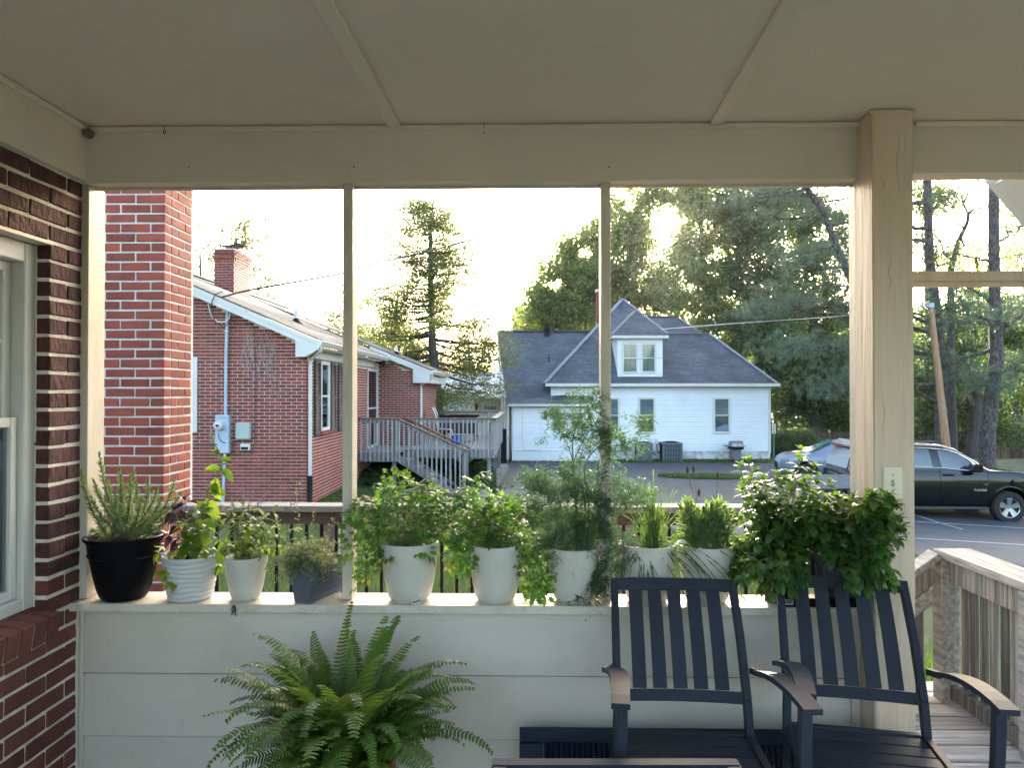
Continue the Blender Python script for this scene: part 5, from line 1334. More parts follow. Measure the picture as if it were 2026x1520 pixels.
glass_panel('window', fw, dd)
rdoor = panel('rear_door', [(sx_(1770), .50), (sx_(1760), 1.30), (sx_(1866), 1.30), (sx_(1866), .50)], M['car_black'], .004)
glass_panel('window', [(sx_(1762), 1.38), (sx_(1765), szz(887)), (sx_(1850), szz(891)), (sx_(1855), 1.37)], rdoor)
glass_panel('rear_quarter_window', [(.42, 1.42), (.62, 1.80), (sx_(1752)-.05, szz(888)), (sx_(1752)-.05, 1.38)], suv)
def trim(pts, r=.012, mat='chrome', name='chrome_trim', off=.016):
    b = MB(sf); P_ = [Vector((x, side(x, z)-off, z)) for x, z in pts]; b.tube(P_, r, 6); return b.build(name, M[mat], suv, smooth=True)
trim([(.42, szz(886)-.10), (.75, szz(885)), (1.3, szz(886)), (sx_(1850), szz(889.5)), (sx_(1885), szz(892.5)), (sx_(1905), szz(899)), (sx_(1922), szz(909)), (sx_(1938), szz(921)), (sx_(1950), szz(933)), (sx_(1948), szz(935.5)), (sx_(1925), szz(933)), (sx_(1870), szz(928)), (sx_(1800), szz(925)), (.5, szz(923))])
b = MB(sf); x = sx_(1882); z = szz(941); y = side(x, z)
b.bar((sx_(1872), y-.03, z), (sx_(1893), y-.03, z-.005), .03, .045); b.build('door_handle', M['car_black'], dd, bevel=.01)
b = MB(sf); mx_, mz_ = sx_(1934), szz(929); my = side(mx_, 1.25)
b.obox(Matrix.Translation((mx_-.06, my-.16, mz_+.03)), .24, .24, .20); b.bar((mx_+.02, my, mz_-.05), (mx_, my-.12, mz_-.02), .08, .04); b.build('side_mirror', M['car_black'], suv, bevel=.045, seg=3, smooth=True)
b = MB(sf); b.box(.95+.5, WCX-.52, -1.06, -.86, .36, .41); b.build('running_board', M['grey_plastic'], suv, bevel=.015)
# wheel arch lips
for xw in (WCX, .98):
    b = MB(sf); pts = []
    for k in range(17):
        a = math.pi*(-.04 + 1.08*k/16); x = xw+math.cos(a)*.49; z = .44+math.sin(a)*.49; pts.append(Vector((x, side(x, max(z,.4))-.004, z)))
    b.tube(pts, .018, 6); b.build('arch_lip', M['car_black'], suv, smooth=True)
# door gap
for px, z0, z1 in ((1866.5, .5, 1.34), (1958, .62, 1.24)):
    b = MB(sf); x = sx_(px); b.tube([Vector((x, side(x, z)-.005, z)) for z in np.linspace(z0, z1, 10)], .004, 4); b.build('door_gap', M['black'], suv)
# lettering TAHOE on the door, white paint imitating the bright reflection of chrome
def text_mesh(body_txt, size, extr):
    cu = bpy.data.curves.new('t', 'FONT'); cu.body = body_txt; cu.size = size; cu.extrude = extr; cu.align_x = 'CENTER'; cu.space_character = 1.35
    o = bpy.data.objects.new('t', cu); col.objects.link(o); bpy.context.view_layer.update()
    me = bpy.data.meshes.new_from_object(o.evaluated_get(bpy.context.evaluated_depsgraph_get())); bpy.data.objects.remove(o); bpy.data.curves.remove(cu); return me
tm = text_mesh('TAHOE', .078, .004); tm.materials.clear(); tm.materials.append(M['white_trim'])
tx, tz_ = sx_(1942), szz(973)
inst('badge_lettering', tm, suv, sf @ Matrix.Translation((tx, side(tx, tz_)-.012, tz_)) @ Matrix.Rotation(R(90), 4, 'X'))
# roof rails, rear end: spoiler with brake light, rear window, lamps, plate
for s in (-1, 1): MB(sf).tube([(.6, s*.74, 1.97), (.75, s*.74, 2.03), (2.3, s*.72, 2.03), (2.5, s*.72, 1.98)], .02, 8).build('roof_rail', M['grey_plastic'], suv, smooth=True)
sb2 = MB(sf).prism([(.16,-.70,1.86),(.42,-.74,1.99),(.42,.74,1.99),(.16,.70,1.86)], (0,0,.05)).build('spoiler', M['car_silver'], suv, bevel=.02, seg=2)
MB(sf).box(.145,.158,-.25,.25,1.87,1.905).build('brake_light', M['red_lens'], sb2)
MB(sf).box(.12,.158,.30,.62,1.86,1.91).build('brake_light', M['red_lens'], sb2)
rwx = lambda z: interp(z, [(1.02,0),(1.36,.04),(1.6,.12),(1.88,.28)])
b = MB(sf); b.add([(rwx(1.34)-.012,-.74,1.34),(rwx(1.34)-.012,.74,1.34),(rwx(1.6)-.014,.70,1.6),(rwx(1.6)-.014,-.70,1.6),(rwx(1.83)-.012,.64,1.83),(rwx(1.83)-.012,-.64,1.83)], [(0,1,2,3),(3,2,4,5)]); b.build('rear_window', pmat('bright_rear_glass',(.3,.32,.34),rough=.1,coat=.8), suv)
for s in (-1, 1): MB(sf).prism([(-.012,s*.86,.82),(-.012,s*.93,.82),(.05,s*.88,1.38),(.05,s*.80,1.38)], (.06,0,0)).build('tail_lamp', M['red_lens'], suv)
MB(sf).box(-.03,-.001,-.30,.30,.88,1.12).build('plate_recess', M['grey_plastic'], suv); MB(sf).box(-.036,-.0305,-.16,.16,.90,1.06).build('number_plate', M['plate'], suv)
MB(sf).box(-.06,-.02,-.34,.34,1.12,1.17).build('tailgate_handle', M['chrome'], suv)
MB(sf).box(-.10,.12,-.92,.92,.45,.72).build('rear_bumper', M['car_black'], suv, bevel=.04, seg=2)

# silver car behind: front end shows above the mint
cz = g(11.5, 26); 
cfp = P(1538, 930, 25.5)
sil = thing('parked_car', 'silver grey sedan with dark grille parked behind the black vehicle', 'car', (0,0,0), 0)
sb_ = Matrix.Translation((cfp.x, 25.6, cz)) @ Matrix.Rotation(R(180-14), 4, 'Z') @ Matrix.Translation((-4.6, -.0, 0))
sil.matrix_basis = sb_; WM[sil] = sb_.copy(); s2 = sb_
ring2 = [(.0,.22),(.80,.22),(.95,.32),(1.0,.55),(.985,.75),(.95,.86),(.92,.90),(.86,1.05),(.76,1.28),(.62,1.40),(.0,1.43)]
top2 = lambda x: interp(x, [(0,.72),(.1,.95),(.9,1.0),(1.5,1.36),(2.2,1.43),(2.8,1.38),(3.6,1.0),(4.3,.90),(4.52,.76),(4.6,.60)])
half2 = lambda x: interp(x, [(0,.78),(.3,.9),(3.9,.9),(4.35,.84),(4.55,.70),(4.6,.62)])
bm2, side2 = car_loft(s2, 4.6, top2, half2, ring2, .90, 1.43, [0,.05,.1,.3,.6,.9,1.2,1.5,1.9,2.2,2.5,2.8,3.1,3.4,3.6,3.8,4.0,4.2,4.35,4.45,4.52,4.57,4.6])
bd2 = bm2.build('body', M['car_silver'], sil, smooth='full')
cut = MB(s2)
for xw in (3.72, .95): cut.lathe([(.0001,1.3),(.37,1.3),(.37,-1.3),(.0001,-1.3)], (xw, 0, .34), 28, axis='Y')
boolean_cut(bd2, cut)
for xw in (3.72, .95):
    for yw in (-.80, .80): wheel(sil, s2, xw, yw, .32, .20)
MB(s2).box(4.56,4.615,-.42,.42,.36,.62).build('grille', M['black'], sil, bevel=.02)
for s in (-1, 1): MB(s2).prism([(4.30,s*.86,.62),(4.55,s*.62,.60),(4.55,s*.62,.70),(4.30,s*.86,.76)], (0,0,.01)).build('headlight', M['chrome'], sil)
b = MB(s2); b.add([(3.58,-.70,1.02),(3.58,.70,1.02),(2.86,.56,1.385),(2.86,-.56,1.385)], [(0,1,2,3)]); b.build('windscreen', M['car_glass_teal'], sil)
# pale ribbed board pile in front of the cars
cp = P(1640, 955, 17.5)
pal = thing('ribbed_panel', 'pale ribbed metal panel lying low in front of the parked cars behind the mint', 'panel', (cp.x, 17.5, g(cp.x, 17.5)))
b = MB(); 
zl0, zl1 = P(1640, 966, 16.5).z, P(1640, 945, 17.8).z
for i in range(16):
    y = 16.4 + i*.1; z = zl0 + (zl1-zl0)*i/15; b.prism([(P(1600,900,16.5).x, y, z), (P(1600,900,16.5).x, y+.035, z+.06), (P(1600,900,16.5).x, y+.085, z-.02)], (2.0,0,0))
b.build('ribs', M['concrete'], pal, kind='stuff')
for x in (P(1610,900,16.5).x, P(1700,900,16.5).x): MB().box(x, x+.1, 17.0, 17.1, g(x,17)-.05, zl0+.1).build('panel_support', M['grey_wood'], pal)

# ================================================================ UTILITY POLE, WIRES
pa_, pb_ = P(1841, 601, 27), P(1873, 890, 26.5)
pb2 = pb_ + (pb_-pa_)*.6
while pb2.z > g(pb2.x, pb2.y) - .3: pb2 = pb2 + (pb_-pa_)*.05
up = thing('utility_pole', 'leaning orange brown wooden utility pole behind the black vehicle', 'utility pole', tuple(pb2))
M['pole_wood'] = pmat('orange_pole_wood', (.42,.22,.11), (.26,.15,.09), scale=4, stretch=(6,6,.4), rough=.85, bump=.4, bscale=20, bstretch=(6,6,.3), dirt=(.4,.36,.32), dscale=2, damt=.5)
MB().tube([pa_, pa_.lerp(pb2,.3), pa_.lerp(pb2,.7), pb2], [.10,.12,.15,.17], 14).build('pole', M['pole_wood'], up, smooth=True)
MB().tube([pa_+Vector((0,0,-.14)), pa_+Vector((0,0,.02))], .125, 12).build('pole_band', M['galv'], up)
MB().bar(pa_+Vector((-.35,-.05,-.05)), pa_+Vector((.02,-.1,-.12)), .04, .04).build('bracket', M['galv'], up)
for k in range(2): MB().lathe([(.0001,.08),(.04,.07),(.05,.02),(.03,-.03),(.0001,-.03)], tuple(pa_+Vector((-.32+.12*k,-.05,.0))), 10).build('insulator', M['white_trim'], up)
def wire(pts, r, label, mat='cable'):
    P_ = [P(*p) for p in pts]; Q_ = []
    for i in range(len(P_)-1):
        p0 = P_[max(i-1,0)]; p1 = P_[i]; p2 = P_[i+1]; p3 = P_[min(i+2,len(P_)-1)]
        for k in range(6):
            t = k/6; Q_.append(.5*((2*p1)+(-p0+p2)*t+(2*p0-5*p1+4*p2-p3)*t*t+(-p0+3*p1-3*p2+p3)*t**3))
    Q_.append(P_[-1]); o = MB().tube(Q_, r, 5).build('power_line', M[mat], None, smooth=True); tag(o, label, 'cable')
wire([(440,588,13.9),(500,573,14.5),(678,541,16),(735,523,16.6),(920,478,19),(1190,392,22),(1240,370,23),(1420,268,27)], .021, 'dark cable rising from the brick gable across the white sky')
wire([(1094,562,37),(1210,528,34),(1370,471,30),(1469,427,26),(1545,372,23),(1700,240,19)], .013, 'grey cable slanting up to the right before the tall green trees')
wire([(1290,652,31.2),(1314,651,31),(1440,641,30),(1683,624,28),(1839,606,27)], .014, 'pale cable running from the white house roof to the leaning pole', 'cable_white')
wire([(2050,355,20),(2010,425,21.5),(1965,520,23),(1935,580,24)], .012, 'thin dark guy wire slanting down among the trees at the far right')
wire([(1240,712,30.6),(1320,708,30),(1500,704,29),(1690,690,27.5)], .006, 'faint thin cable across the dormer and front roof of the white house')

# ================================================================ TREES
M['bark'] = pmat('grey_brown_bark', (.10,.085,.075), (.05,.042,.038), scale=5, stretch=(3,3,.5), rough=.95, bump=.9, bscale=9, bstretch=(4,4,.7), bdist=.05)
M['bark_pine'] = pmat('scaly_pine_bark', (.15,.12,.115), (.045,.035,.035), scale=7, stretch=(3,3,1), rough=.95, bump=1, bscale=8, bstretch=(4,4,1.2), bdist=.06, contrast=.2)
M['leaf_dec'] = leafmat('broad_leaves', (.045,.085,.035), (.12,.165,.06), (.32,.40,.08), trans=.40, scale=.35, island=.35)
M['leaf_dark'] = leafmat('dark_leaves', (.032,.058,.036), (.068,.098,.048), (.17,.26,.06), trans=.35, scale=.4, island=.35)
M['leaf_yel'] = leafmat('yellow_green_leaves', (.08,.13,.03), (.12,.16,.04), (.42,.48,.08), trans=.5, scale=.5, island=.35)
M['leaf_pale'] = leafmat('flare_paled_leaves', (.09,.10,.04), (.12,.12,.05), (.22,.22,.07), trans=.35, scale=.8, island=.3)  # washed-out look of sun flare is put into this leaf colour
M['needle'] = leafmat('pine_needles', (.07,.11,.08), (.11,.155,.115), (.12,.2,.08), trans=.25, scale=.6, island=.3)
M['leaf_con'] = leafmat('feathery_leaves', (.05,.08,.03), (.09,.11,.04), (.25,.30,.08), trans=.4, scale=.6, island=.35)

def unit(v): return v / np.maximum(np.linalg.norm(v, axis=1, keepdims=True), 1e-9)
def leaf_quads(c, l, w, flat=0.0, dirs=None):
    n = len(c); a = unit(rng.normal(size=(n,3))) if dirs is None else unit(dirs)
    if flat: a[:,2] *= (1-flat); a = unit(a)
    r_ = rng.normal(size=(n,3)); b = unit(np.cross(a, r_))
    L_ = (l*rng.uniform(.6,1.3,n))[:,None]; W_ = (w*rng.uniform(.7,1.2,n))[:,None]
    v = np.stack([c-a*L_/2, c+b*W_/2-a*L_*.05, c+a*L_/2, c-b*W_/2-a*L_*.05], 1).reshape(-1,3)
    f = np.arange(n*4).reshape(n,4); return v, f
def crown_cloud(blobs, per, clump_sd, nclump_density=1.0, shell=.45, flat=.65):
    """blobs: (centre, radii) -> leaf centres grouped in clumps"""
    out = []; cl_ = []
    for c, rad in blobs:
        c = np.array(c, float); rad = np.array(rad, float) if hasattr(rad, '__len__') else np.array([rad]*3)
        vol = rad.prod(); nc = max(6, int(nclump_density*26*vol**.62))
        d = unit(rng.normal(size=(nc,3))); r_ = rng.uniform(shell, 1, nc)**.6
        cc = c + d*rad*r_[:,None]
        cl_.append(cc)
        sd = clump_sd*rng.uniform(.6,1.4,nc)
        for k in range(nc):
            m = int(per*rng.uniform(.4,1.5)); p = rng.normal(size=(m,3))*sd[k]; p[:,2] *= flat; out.append(cc[k]+p)
    return np.concatenate(out), np.concatenate(cl_)
def np_obj(name, v, f, mat, parent=None, kind=None):
    if parent: 
        im = np.array(WM[parent].inverted()); v = np.asarray(v) @ im[:3,:3].T + im[:3,3]
    me = np_mesh(name, v, f, mat); o = bpy.data.objects.new(name, me); link(o, parent, WM[parent] if parent else None); 
    if kind: o['kind'] = kind
    return o
def branch(b, p0, p1, r0, r1, n=7, wob=.12, sag=0.0):
    p0, p1 = Vector(p0), Vector(p1); L = (p1-p0).length; pts = []
    for i in range(n+1):
        t = i/n; p = p0.lerp(p1, t); k = math.sin(t*math.pi)*L*wob
        pts.append(p + Vector((rnd.uniform(-1,1), rnd.uniform(-1,1), rnd.uniform(-.6,.8)))*k*.5 + Vector((0,0,-sag*math.sin(t*math.pi)*L)))
    b.tube(pts, [r0+(r1-r0)*i/n for i in range(n+1)], 7); return pts
def tree(name, label, base, top, r, blobs, mat, leaf=(.16,.10), per=60, sd=.45, dens=1.0, cat='tree', bark='bark', limbs=10, group=None, shell=.45, flat=.65, twigs=0):
    base, top = Vector(base), Vector(top); t = thing(name, label, cat, tuple(base), 0, group)
    b = MB(); n = 9; pts = [base.lerp(top, i/n)+Vector((rnd.uniform(-1,1),rnd.uniform(-1,1),0))*r*.45*(i > 0) for i in range(n+1)]
    b.tube(pts, [r*(1.25 if i == 0 else 1)*(1-.72*i/n) for i in range(n+1)], 12); tr = b.build('trunk', M[bark], t, smooth=True)
    c, cl_ = crown_cloud(blobs, per, sd, dens, shell, flat)
    if limbs:
        b = MB(); 
        for k in range(limbs):
            q = cl_[rnd.randrange(len(cl_))]; s = rnd.uniform(.35,.9); p0 = base.lerp(top, s)
            pp = branch(b, p0, Vector(q), r*.34*(1.1-s), r*.05)
            for _ in range(twigs):
                q2 = cl_[np.argmin(np.linalg.norm(cl_-q+rng.normal(size=3)*1.0, axis=1))]; branch(b, pp[4], Vector(q2), r*.08, r*.02, 5)
        b.build('limbs', M[bark], tr, smooth=True)
    if group == 'tall trees behind the white house': c = cull(c, -.27, .8)
    v, f = leaf_quads(c, *leaf); np_obj('crown', v, f, M[mat], t)
    return t
def cull(c, thr=.0, s=1.0):
    """drop leaves in the troughs of a smooth 3D wave so that crowns get real gaps"""
    x, y, z = c[:,0]*s, c[:,1]*s, c[:,2]*s
    w = np.sin(1.9*x+1.3*np.sin(1.1*z))*np.sin(2.3*z+1.7*np.sin(.9*x+.4*y)) + .6*np.sin(3.7*x+2.1*z+1.3*y)*np.sin(3.1*z-1.9*x)
    return c[w > thr-.55*rng.random(len(c))]
def BL(px, py, Y, rx, rz=None, ry=None):                # blob given by picture position and radii in picture units
    s = Y/F; rz = rz or rx; p = P(px, py, Y); return ((p.x, p.y, p.z), (rx*s, (ry or rx*.55)*s, rz*s))
def base_at(px, Y): x = P(px, 775, Y).x; return (x, Y, g(x, Y)-.1)

# feathery tree in front of the white house wing
TY = 28.0
bT = base_at(868, TY); tT = P(858, 396, TY)
ft = thing('feathery_conifer', 'slender wispy conifer with layered see through branches left of the white house', 'tree', bT)
b = MB(); tp = [P(868,880,TY), P(866,800,TY), P(856,690,TY), P(853,600,TY), P(851,500,TY), P(853,430,TY), tT]; tp[0] = Vector(bT)
b.tube(tp, [.24,.21,.16,.125,.085,.045,.015], 10); trk = b.build('trunk', M['bark'], ft, smooth=True)
b = MB(); cs = []; dr_ = []
for k in range(92):
    s = (k+.5)/92; py = 760 - s*355; half = interp(py, [(395,14),(430,60),(465,105),(500,132),(560,128),(600,150),(680,172),(760,165)])
    az = rnd.uniform(0, 2*math.pi); ln = half*TY/F*rnd.uniform(.6,1.08)
    i = min(5, int((1-s)*0)); p0 = P(853 + (py-600)*.035, py, TY)
    ux, uy = math.cos(az), math.sin(az)
    rise = interp(py, [(400,.5),(500,.25),(620,.05),(760,-.22)])
    if ux > 0: ln *= .95 if py > 560 else .9
    p1 = p0 + Vector((ux*ln, uy*ln*.8, ln*rise + rnd.uniform(-.15,.15)))
    pts = branch(b, p0, p1, .05*(1.1-s)+.008, .006, 8, .06, .05)
    pts2 = [np.array(q) for q in pts]
    for j in range(3, 9):
        for _ in range(int(12*(.2+ln/2.6)*(.25+j/7))):
            q = pts2[j] + rng.normal(size=3)*np.array([.34,.34,.22]); m = 14
            cs.append(q + rng.normal(size=(m,3))*np.array([.13,.13,.06]))
        if j % 2 == 0:
            q = pts[j] + Vector((rnd.uniform(-.5,.5), rnd.uniform(-.5,.5), rnd.uniform(-.25,.15))); b.tube([pts[j], (pts[j]+q)/2+Vector((0,0,.04)), q], [.008,.006,.003], 4)
b.build('limbs', M['bark'], trk, smooth=True)
v, f = leaf_quads(np.concatenate(cs), .10, .040, .3); np_obj('crown', v, f, M['leaf_con'], ft)

# rounded trees behind the brick roof
tree('dark_round_tree', 'low rounded olive tree behind the brick house roof left of the wispy conifer', base_at(770, 34), P(775, 690, 34), .25,
     [BL(770,700,34,60,55), BL(720,720,34,55,70), BL(815,740,34,40,60), BL(700,680,35,45,45), BL(760,660,34,45,30), BL(860,790,34,45,60)], 'leaf_con', (.16,.06), 90, .34, 1.6, limbs=6)
tree('dark_bushy_tree', 'dark green treetop peeping over the brick roof beside the mullion', base_at(672, 36), P(672, 660, 36), .2,
     [BL(672,640,36,26,28), BL(655,665,36,22,40), BL(690,600,37,22,30)], 'leaf_dark', (.15,.08), 70, .3, 1.3, limbs=4)
tree('weeping_tree', 'grey green bushy tree between the wispy conifer and the slate roof', base_at(925, 36), P(930, 690, 36), .2,
     [BL(925,700,36,50,65), BL(960,650,36,30,45), BL(900,740,36,55,45), BL(950,760,35.5,40,40), BL(965,710,36,22,55)], 'needle', (.16,.06), 70, .34, 1.3, limbs=6)
# trees behind the chimneys, sun flare painted into their pale leaf colour
pt = base_at(480, 44)
tree('flare_paled_tree', 'pale spindly spring tree behind the roof chimney', pt, P(470, 470, 44), .2,
     [BL(470,460,44,50,40), BL(440,520,44,42,40), BL(520,560,44,34,40), BL(505,500,44,40,50), BL(495,440,44,30,25), BL(530,590,43,20,22)], 'leaf_pale', (.22,.13), 13, .34, 1.1, limbs=34, shell=.2, twigs=2)
tree('pale_yellow_tree', 'pale yellow green tree showing at the edge of the near chimney', base_at(392, 42), P(395, 500, 42), .2,
     [BL(395,480,42,30,45), BL(400,555,42,34,34), BL(392,430,42,22,30)], 'leaf_pale', (.17,.10), 24, .36, 1.0, limbs=10)

# big deciduous trees behind the white house
bigs = [
 ('tall broad green tree with ragged left outline behind the white house wing', 1130, 45, [(1110,640,62,62),(1075,610,40,50),(1130,560,62,55),(1155,500,48,42),(1180,570,60,80),(1060,660,34,36),(1190,460,30,36),(1110,590,50,50)], 'leaf_dec'),
 ('tall green tree behind the peak of the white house with the sun at its shoulder', 1255, 48, [(1245,420,42,40),(1290,385,40,26),(1230,520,46,50),(1260,480,34,34),(1215,600,50,70),(1270,560,52,45),(1290,610,50,60),(1240,460,36,36)], 'leaf_dec'),
 ('broad green tree just right of the sun behind the slate roof', 1390, 46, [(1385,400,46,46),(1420,460,62,60),(1365,490,38,40),(1350,560,62,62),(1400,600,60,70),(1310,660,50,50),(1360,390,38,26)], 'leaf_dec'),
 ('dark green tree whose crown fills the gap over the right hip of the slate roof', 1500, 44, [(1490,520,62,62),(1460,600,60,62),(1530,600,60,62),(1500,440,60,60),(1440,680,50,50),(1540,700,60,60),(1480,390,50,35)], 'leaf_dark'),
 ('dark tree rising behind the board fence right of the white house', 1610, 46, [(1590,560,62,62),(1640,640,62,62),(1600,720,62,62),(1570,780,55,45),(1640,760,55,55),(1620,470,60,60),(1560,420,60,55),(1660,820,45,38)], 'leaf_dark'),
]
for lab, px, Y, bl, mt_ in bigs:
    tree('broadleaf_tree', lab, base_at(px, Y), P(px, bl[0][1]-10, Y), .38, [BL(a, b_, Y + rnd.uniform(-2,2), c_, d_) for a, b_, c_, d_ in bl], mt_, (.24,.15), 40, .40, 2.4, limbs=22, group='tall trees behind the white house', shell=.35, twigs=1)
    v, f = leaf_quads(crown_cloud([BL(a, b_, Y, c_*1.22, d_*1.2) for a, b_, c_, d_ in bl], 16, .30, 1.5, .85)[0], .22, .13); np_obj('outer_leaves', v, f, M[mt_], [o_ for o_ in WM if o_.get('label') == lab][0])
# shrubs and low dark growth under them
tree('round_shrub', 'clipped round dark green shrub at the right corner of the white house', base_at(1570, 35), P(1570, 870, 35), .08,
     [BL(1572,893,35,48,42), BL(1545,890,35,30,30), BL(1600,898,35,28,24)], 'leaf_dark', (.075,.045), 200, .14, 5.5, cat='shrub', limbs=3, shell=.8, flat=1)
# ---- pines at the right
def pine_cloud(b, centres, n_tuft, L=.17, spread=.34):
    """needle tufts around given centres"""
    c = []; d = []
    for q, s in centres:
        q = np.array(q)
        for _ in range(int(n_tuft*s)):
            o = q + rng.normal(size=3)*np.array([spread,spread,spread*.45])*s
            k = 26; dd = unit(rng.normal(size=(k,3)) + np.array([0,0,.5])); c.append(o + dd*L*.5); d.append(dd)
    return np.concatenate(c), np.concatenate(d)
def pine(label, pts, rad, limbs, ntuft, Lnd=.17, tw=.012, sp=.4):
    base = pts[0]; t = thing('pine_tree', label, 'tree', tuple(base), 0, 'pines at the right edge of the lot')
    b = MB(); b.tube(pts, rad, 14); tr = b.build('trunk', M['bark_pine'], t, smooth=True)
    b = MB(); cs = []
    for p0, p1, r0, tufts in limbs:
        pp = branch(b, p0, p1, r0, r0*.3, 9, .10)
        for k in range(tufts):
            j = rnd.randint(4, 9); q = pp[j] + Vector((rnd.gauss(0,.5), rnd.gauss(0,.5), rnd.gauss(0.05,.28))); cs.append((q, rnd.uniform(.7,1.3)))
            b.tube([pp[j], (pp[j]+q)/2 + Vector((0,0,.05)), q], [r0*.25, r0*.18, .006], 5)
    b.build('limbs', M['bark_pine'], tr, smooth=True)
    if cs:
        c, d = pine_cloud(None, cs, ntuft, Lnd, sp); v, f = leaf_quads(c, Lnd*1.2, tw, 0, d); np_obj('crown', v, f, M['needle'], t)
    return t
Yp = 28.0
pb1 = base_at(1951, Yp); 
p1 = [Vector(pb1), P(1955,850,Yp), P(1972,700,Yp), P(1968,600,Yp), P(1966,480,Yp), P(1966,340,Yp), P(1962,180,Yp)]
L1 = []
for (a, b_, c_, d_, r0, n_) in [(1972,690,1850,730,.09,5),(1970,640,1870,610,.08,5),(1972,660,2060,600,.09,5),(1966,600,1900,560,.07,4),(1970,560,2050,520,.06,4),(1968,520,1890,500,.05,2),(1970,480,2060,420,.05,3),(1972,720,1900,800,.07,4),(1970,740,2060,700,.06,3),(1968,640,1840,640,.06,4)]:
    q = P(c_, d_, Yp+rnd.uniform(-1.5,1.5)); L1.append((P(a, b_, Yp), q, r0, n_))
pine('tallest pine with thick scaly trunk standing right of the black vehicle', p1, [.30,.26,.24,.21,.19,.17,.14], L1, 26, sp=.45)
Y2 = 29.0
pb2_ = base_at(1862, Y2); p2 = [Vector(pb2_), P(1862,800,Y2), P(1858,700,Y2), P(1850,620,Y2), P(1830,520,Y2), P(1760,620-90,Y2-.5)]
p2 = [Vector(pb2_), P(1862,800,Y2), P(1859,700,Y2), P(1852,610,Y2), P(1840,520,Y2), P(1835,400,Y2), P(1832,250,Y2)]
L2 = []
Y3 = 27.0
for (a, b_, c_, d_, r0, n_) in [(1850,640,1600,520,.05,0),(1852,700,1560,690,.10,8),(1852,660,1500,610,.10,8),(1845,560,1560,520,.08,9),(1850,640,1640,600,.08,8),(1852,760,1620,760,.08,7),(1852,700,1470,560,.05,4),(1840,450,1530,430,.08,8),(1836,400,1600,400,.08,7),(1838,480,1660,470,.07,7),(1838,420,1870,390,.05,3),(1838,330,1500,385,.07,7),(1860,770,1900,720,.05,4),(1860,800,1680,690,.06,6)]:
    L2.append((P(a, b_, Y2), P(c_, d_, Y3+rnd.uniform(-1,1.5)), r0, n_))
pn = pine('pine with far reaching grey green boughs behind the square porch post', p2, [.26,.22,.2,.18,.17,.15,.13], L2, 34, sp=.42)
# the leaning dark trunk that crosses the upper right of the middle opening
Y4 = 25.5
lean_pts = [base_at(1790, Y4), P(1745,720,Y4), P(1700,590,Y4), P(1668,515,Y4), P(1648,470,Y4), P(1630,420,Y4), P(1592,366,Y4), P(1560,320,Y4)]
L4 = [(P(1655,485,Y4), P(1580,505,Y4), .045, 3), (P(1610,385,Y4), P(1500,392,Y4), .06, 5), (P(1600,375,Y4), P(1470,395,Y4+1), .04, 3), (P(1650,470,Y4), P(1690,440,Y4), .04, 2), (P(1690,570,Y4), P(1620,560,Y4), .04, 3), (P(1672,520,Y4), P(1700,530,Y4), .05, 1)]
pine('leaning pine with dark bare curving trunk in the upper right of the middle opening', lean_pts, [.22,.19,.15,.13,.12,.11,.09,.08], L4, 26, sp=.40)
# crooked thin tree in the right opening
Y5 = 31.0
ct = thing('crooked_tree', 'thin crooked sparse tree against the sky in the upper right opening', 'tree', base_at(1885, Y5))
b = MB(); b.tube([Vector(base_at(1885,Y5)), P(1880,700,Y5), P(1882,530,Y5), P(1895,480,Y5), P(1914,440,Y5), P(1916,422,Y5)], [.2,.16,.12,.10,.07,.06], 10); trk = b.build('trunk', M['bark'], ct, smooth=True)
b = MB(); cs = []
for pl_ in ([(1916,424),(1905,400),(1898,375),(1885,352)], [(1916,424),(1928,413),(1940,412),(1955,416)], [(1884,515),(1868,505),(1860,475),(1840,455),(1818,440)], [(1882,520),(1856,525),(1845,505),(1822,485)], [(1900,470),(1908,485),(1900,492),(1875,490)], [(1908,398),(1915,385),(1922,370)], [(1855,525),(1850,545),(1838,515)], [(1905,450),(1890,440),(1895,430)]):
    pp = [P(a, c_, Y5+rnd.uniform(-.5,.5)) for a, c_ in pl_]; b.tube(pp, list(np.linspace(.05,.015,len(pp))), 6)
    for q in pp:
        for _ in range(5): 
            q2 = q + Vector((rnd.gauss(0,.35), rnd.gauss(0,.5), rnd.gauss(.1,.3))); b.tube([q, q2], [.008,.004], 4); cs.append(np.array(q2)+rng.normal(size=(7,3))*.14)
b.build('limbs', M['bark'], trk, smooth=True); v, f = leaf_quads(np.concatenate(cs), .13, .07); np_obj('crown', v, f, M['leaf_yel'], ct)
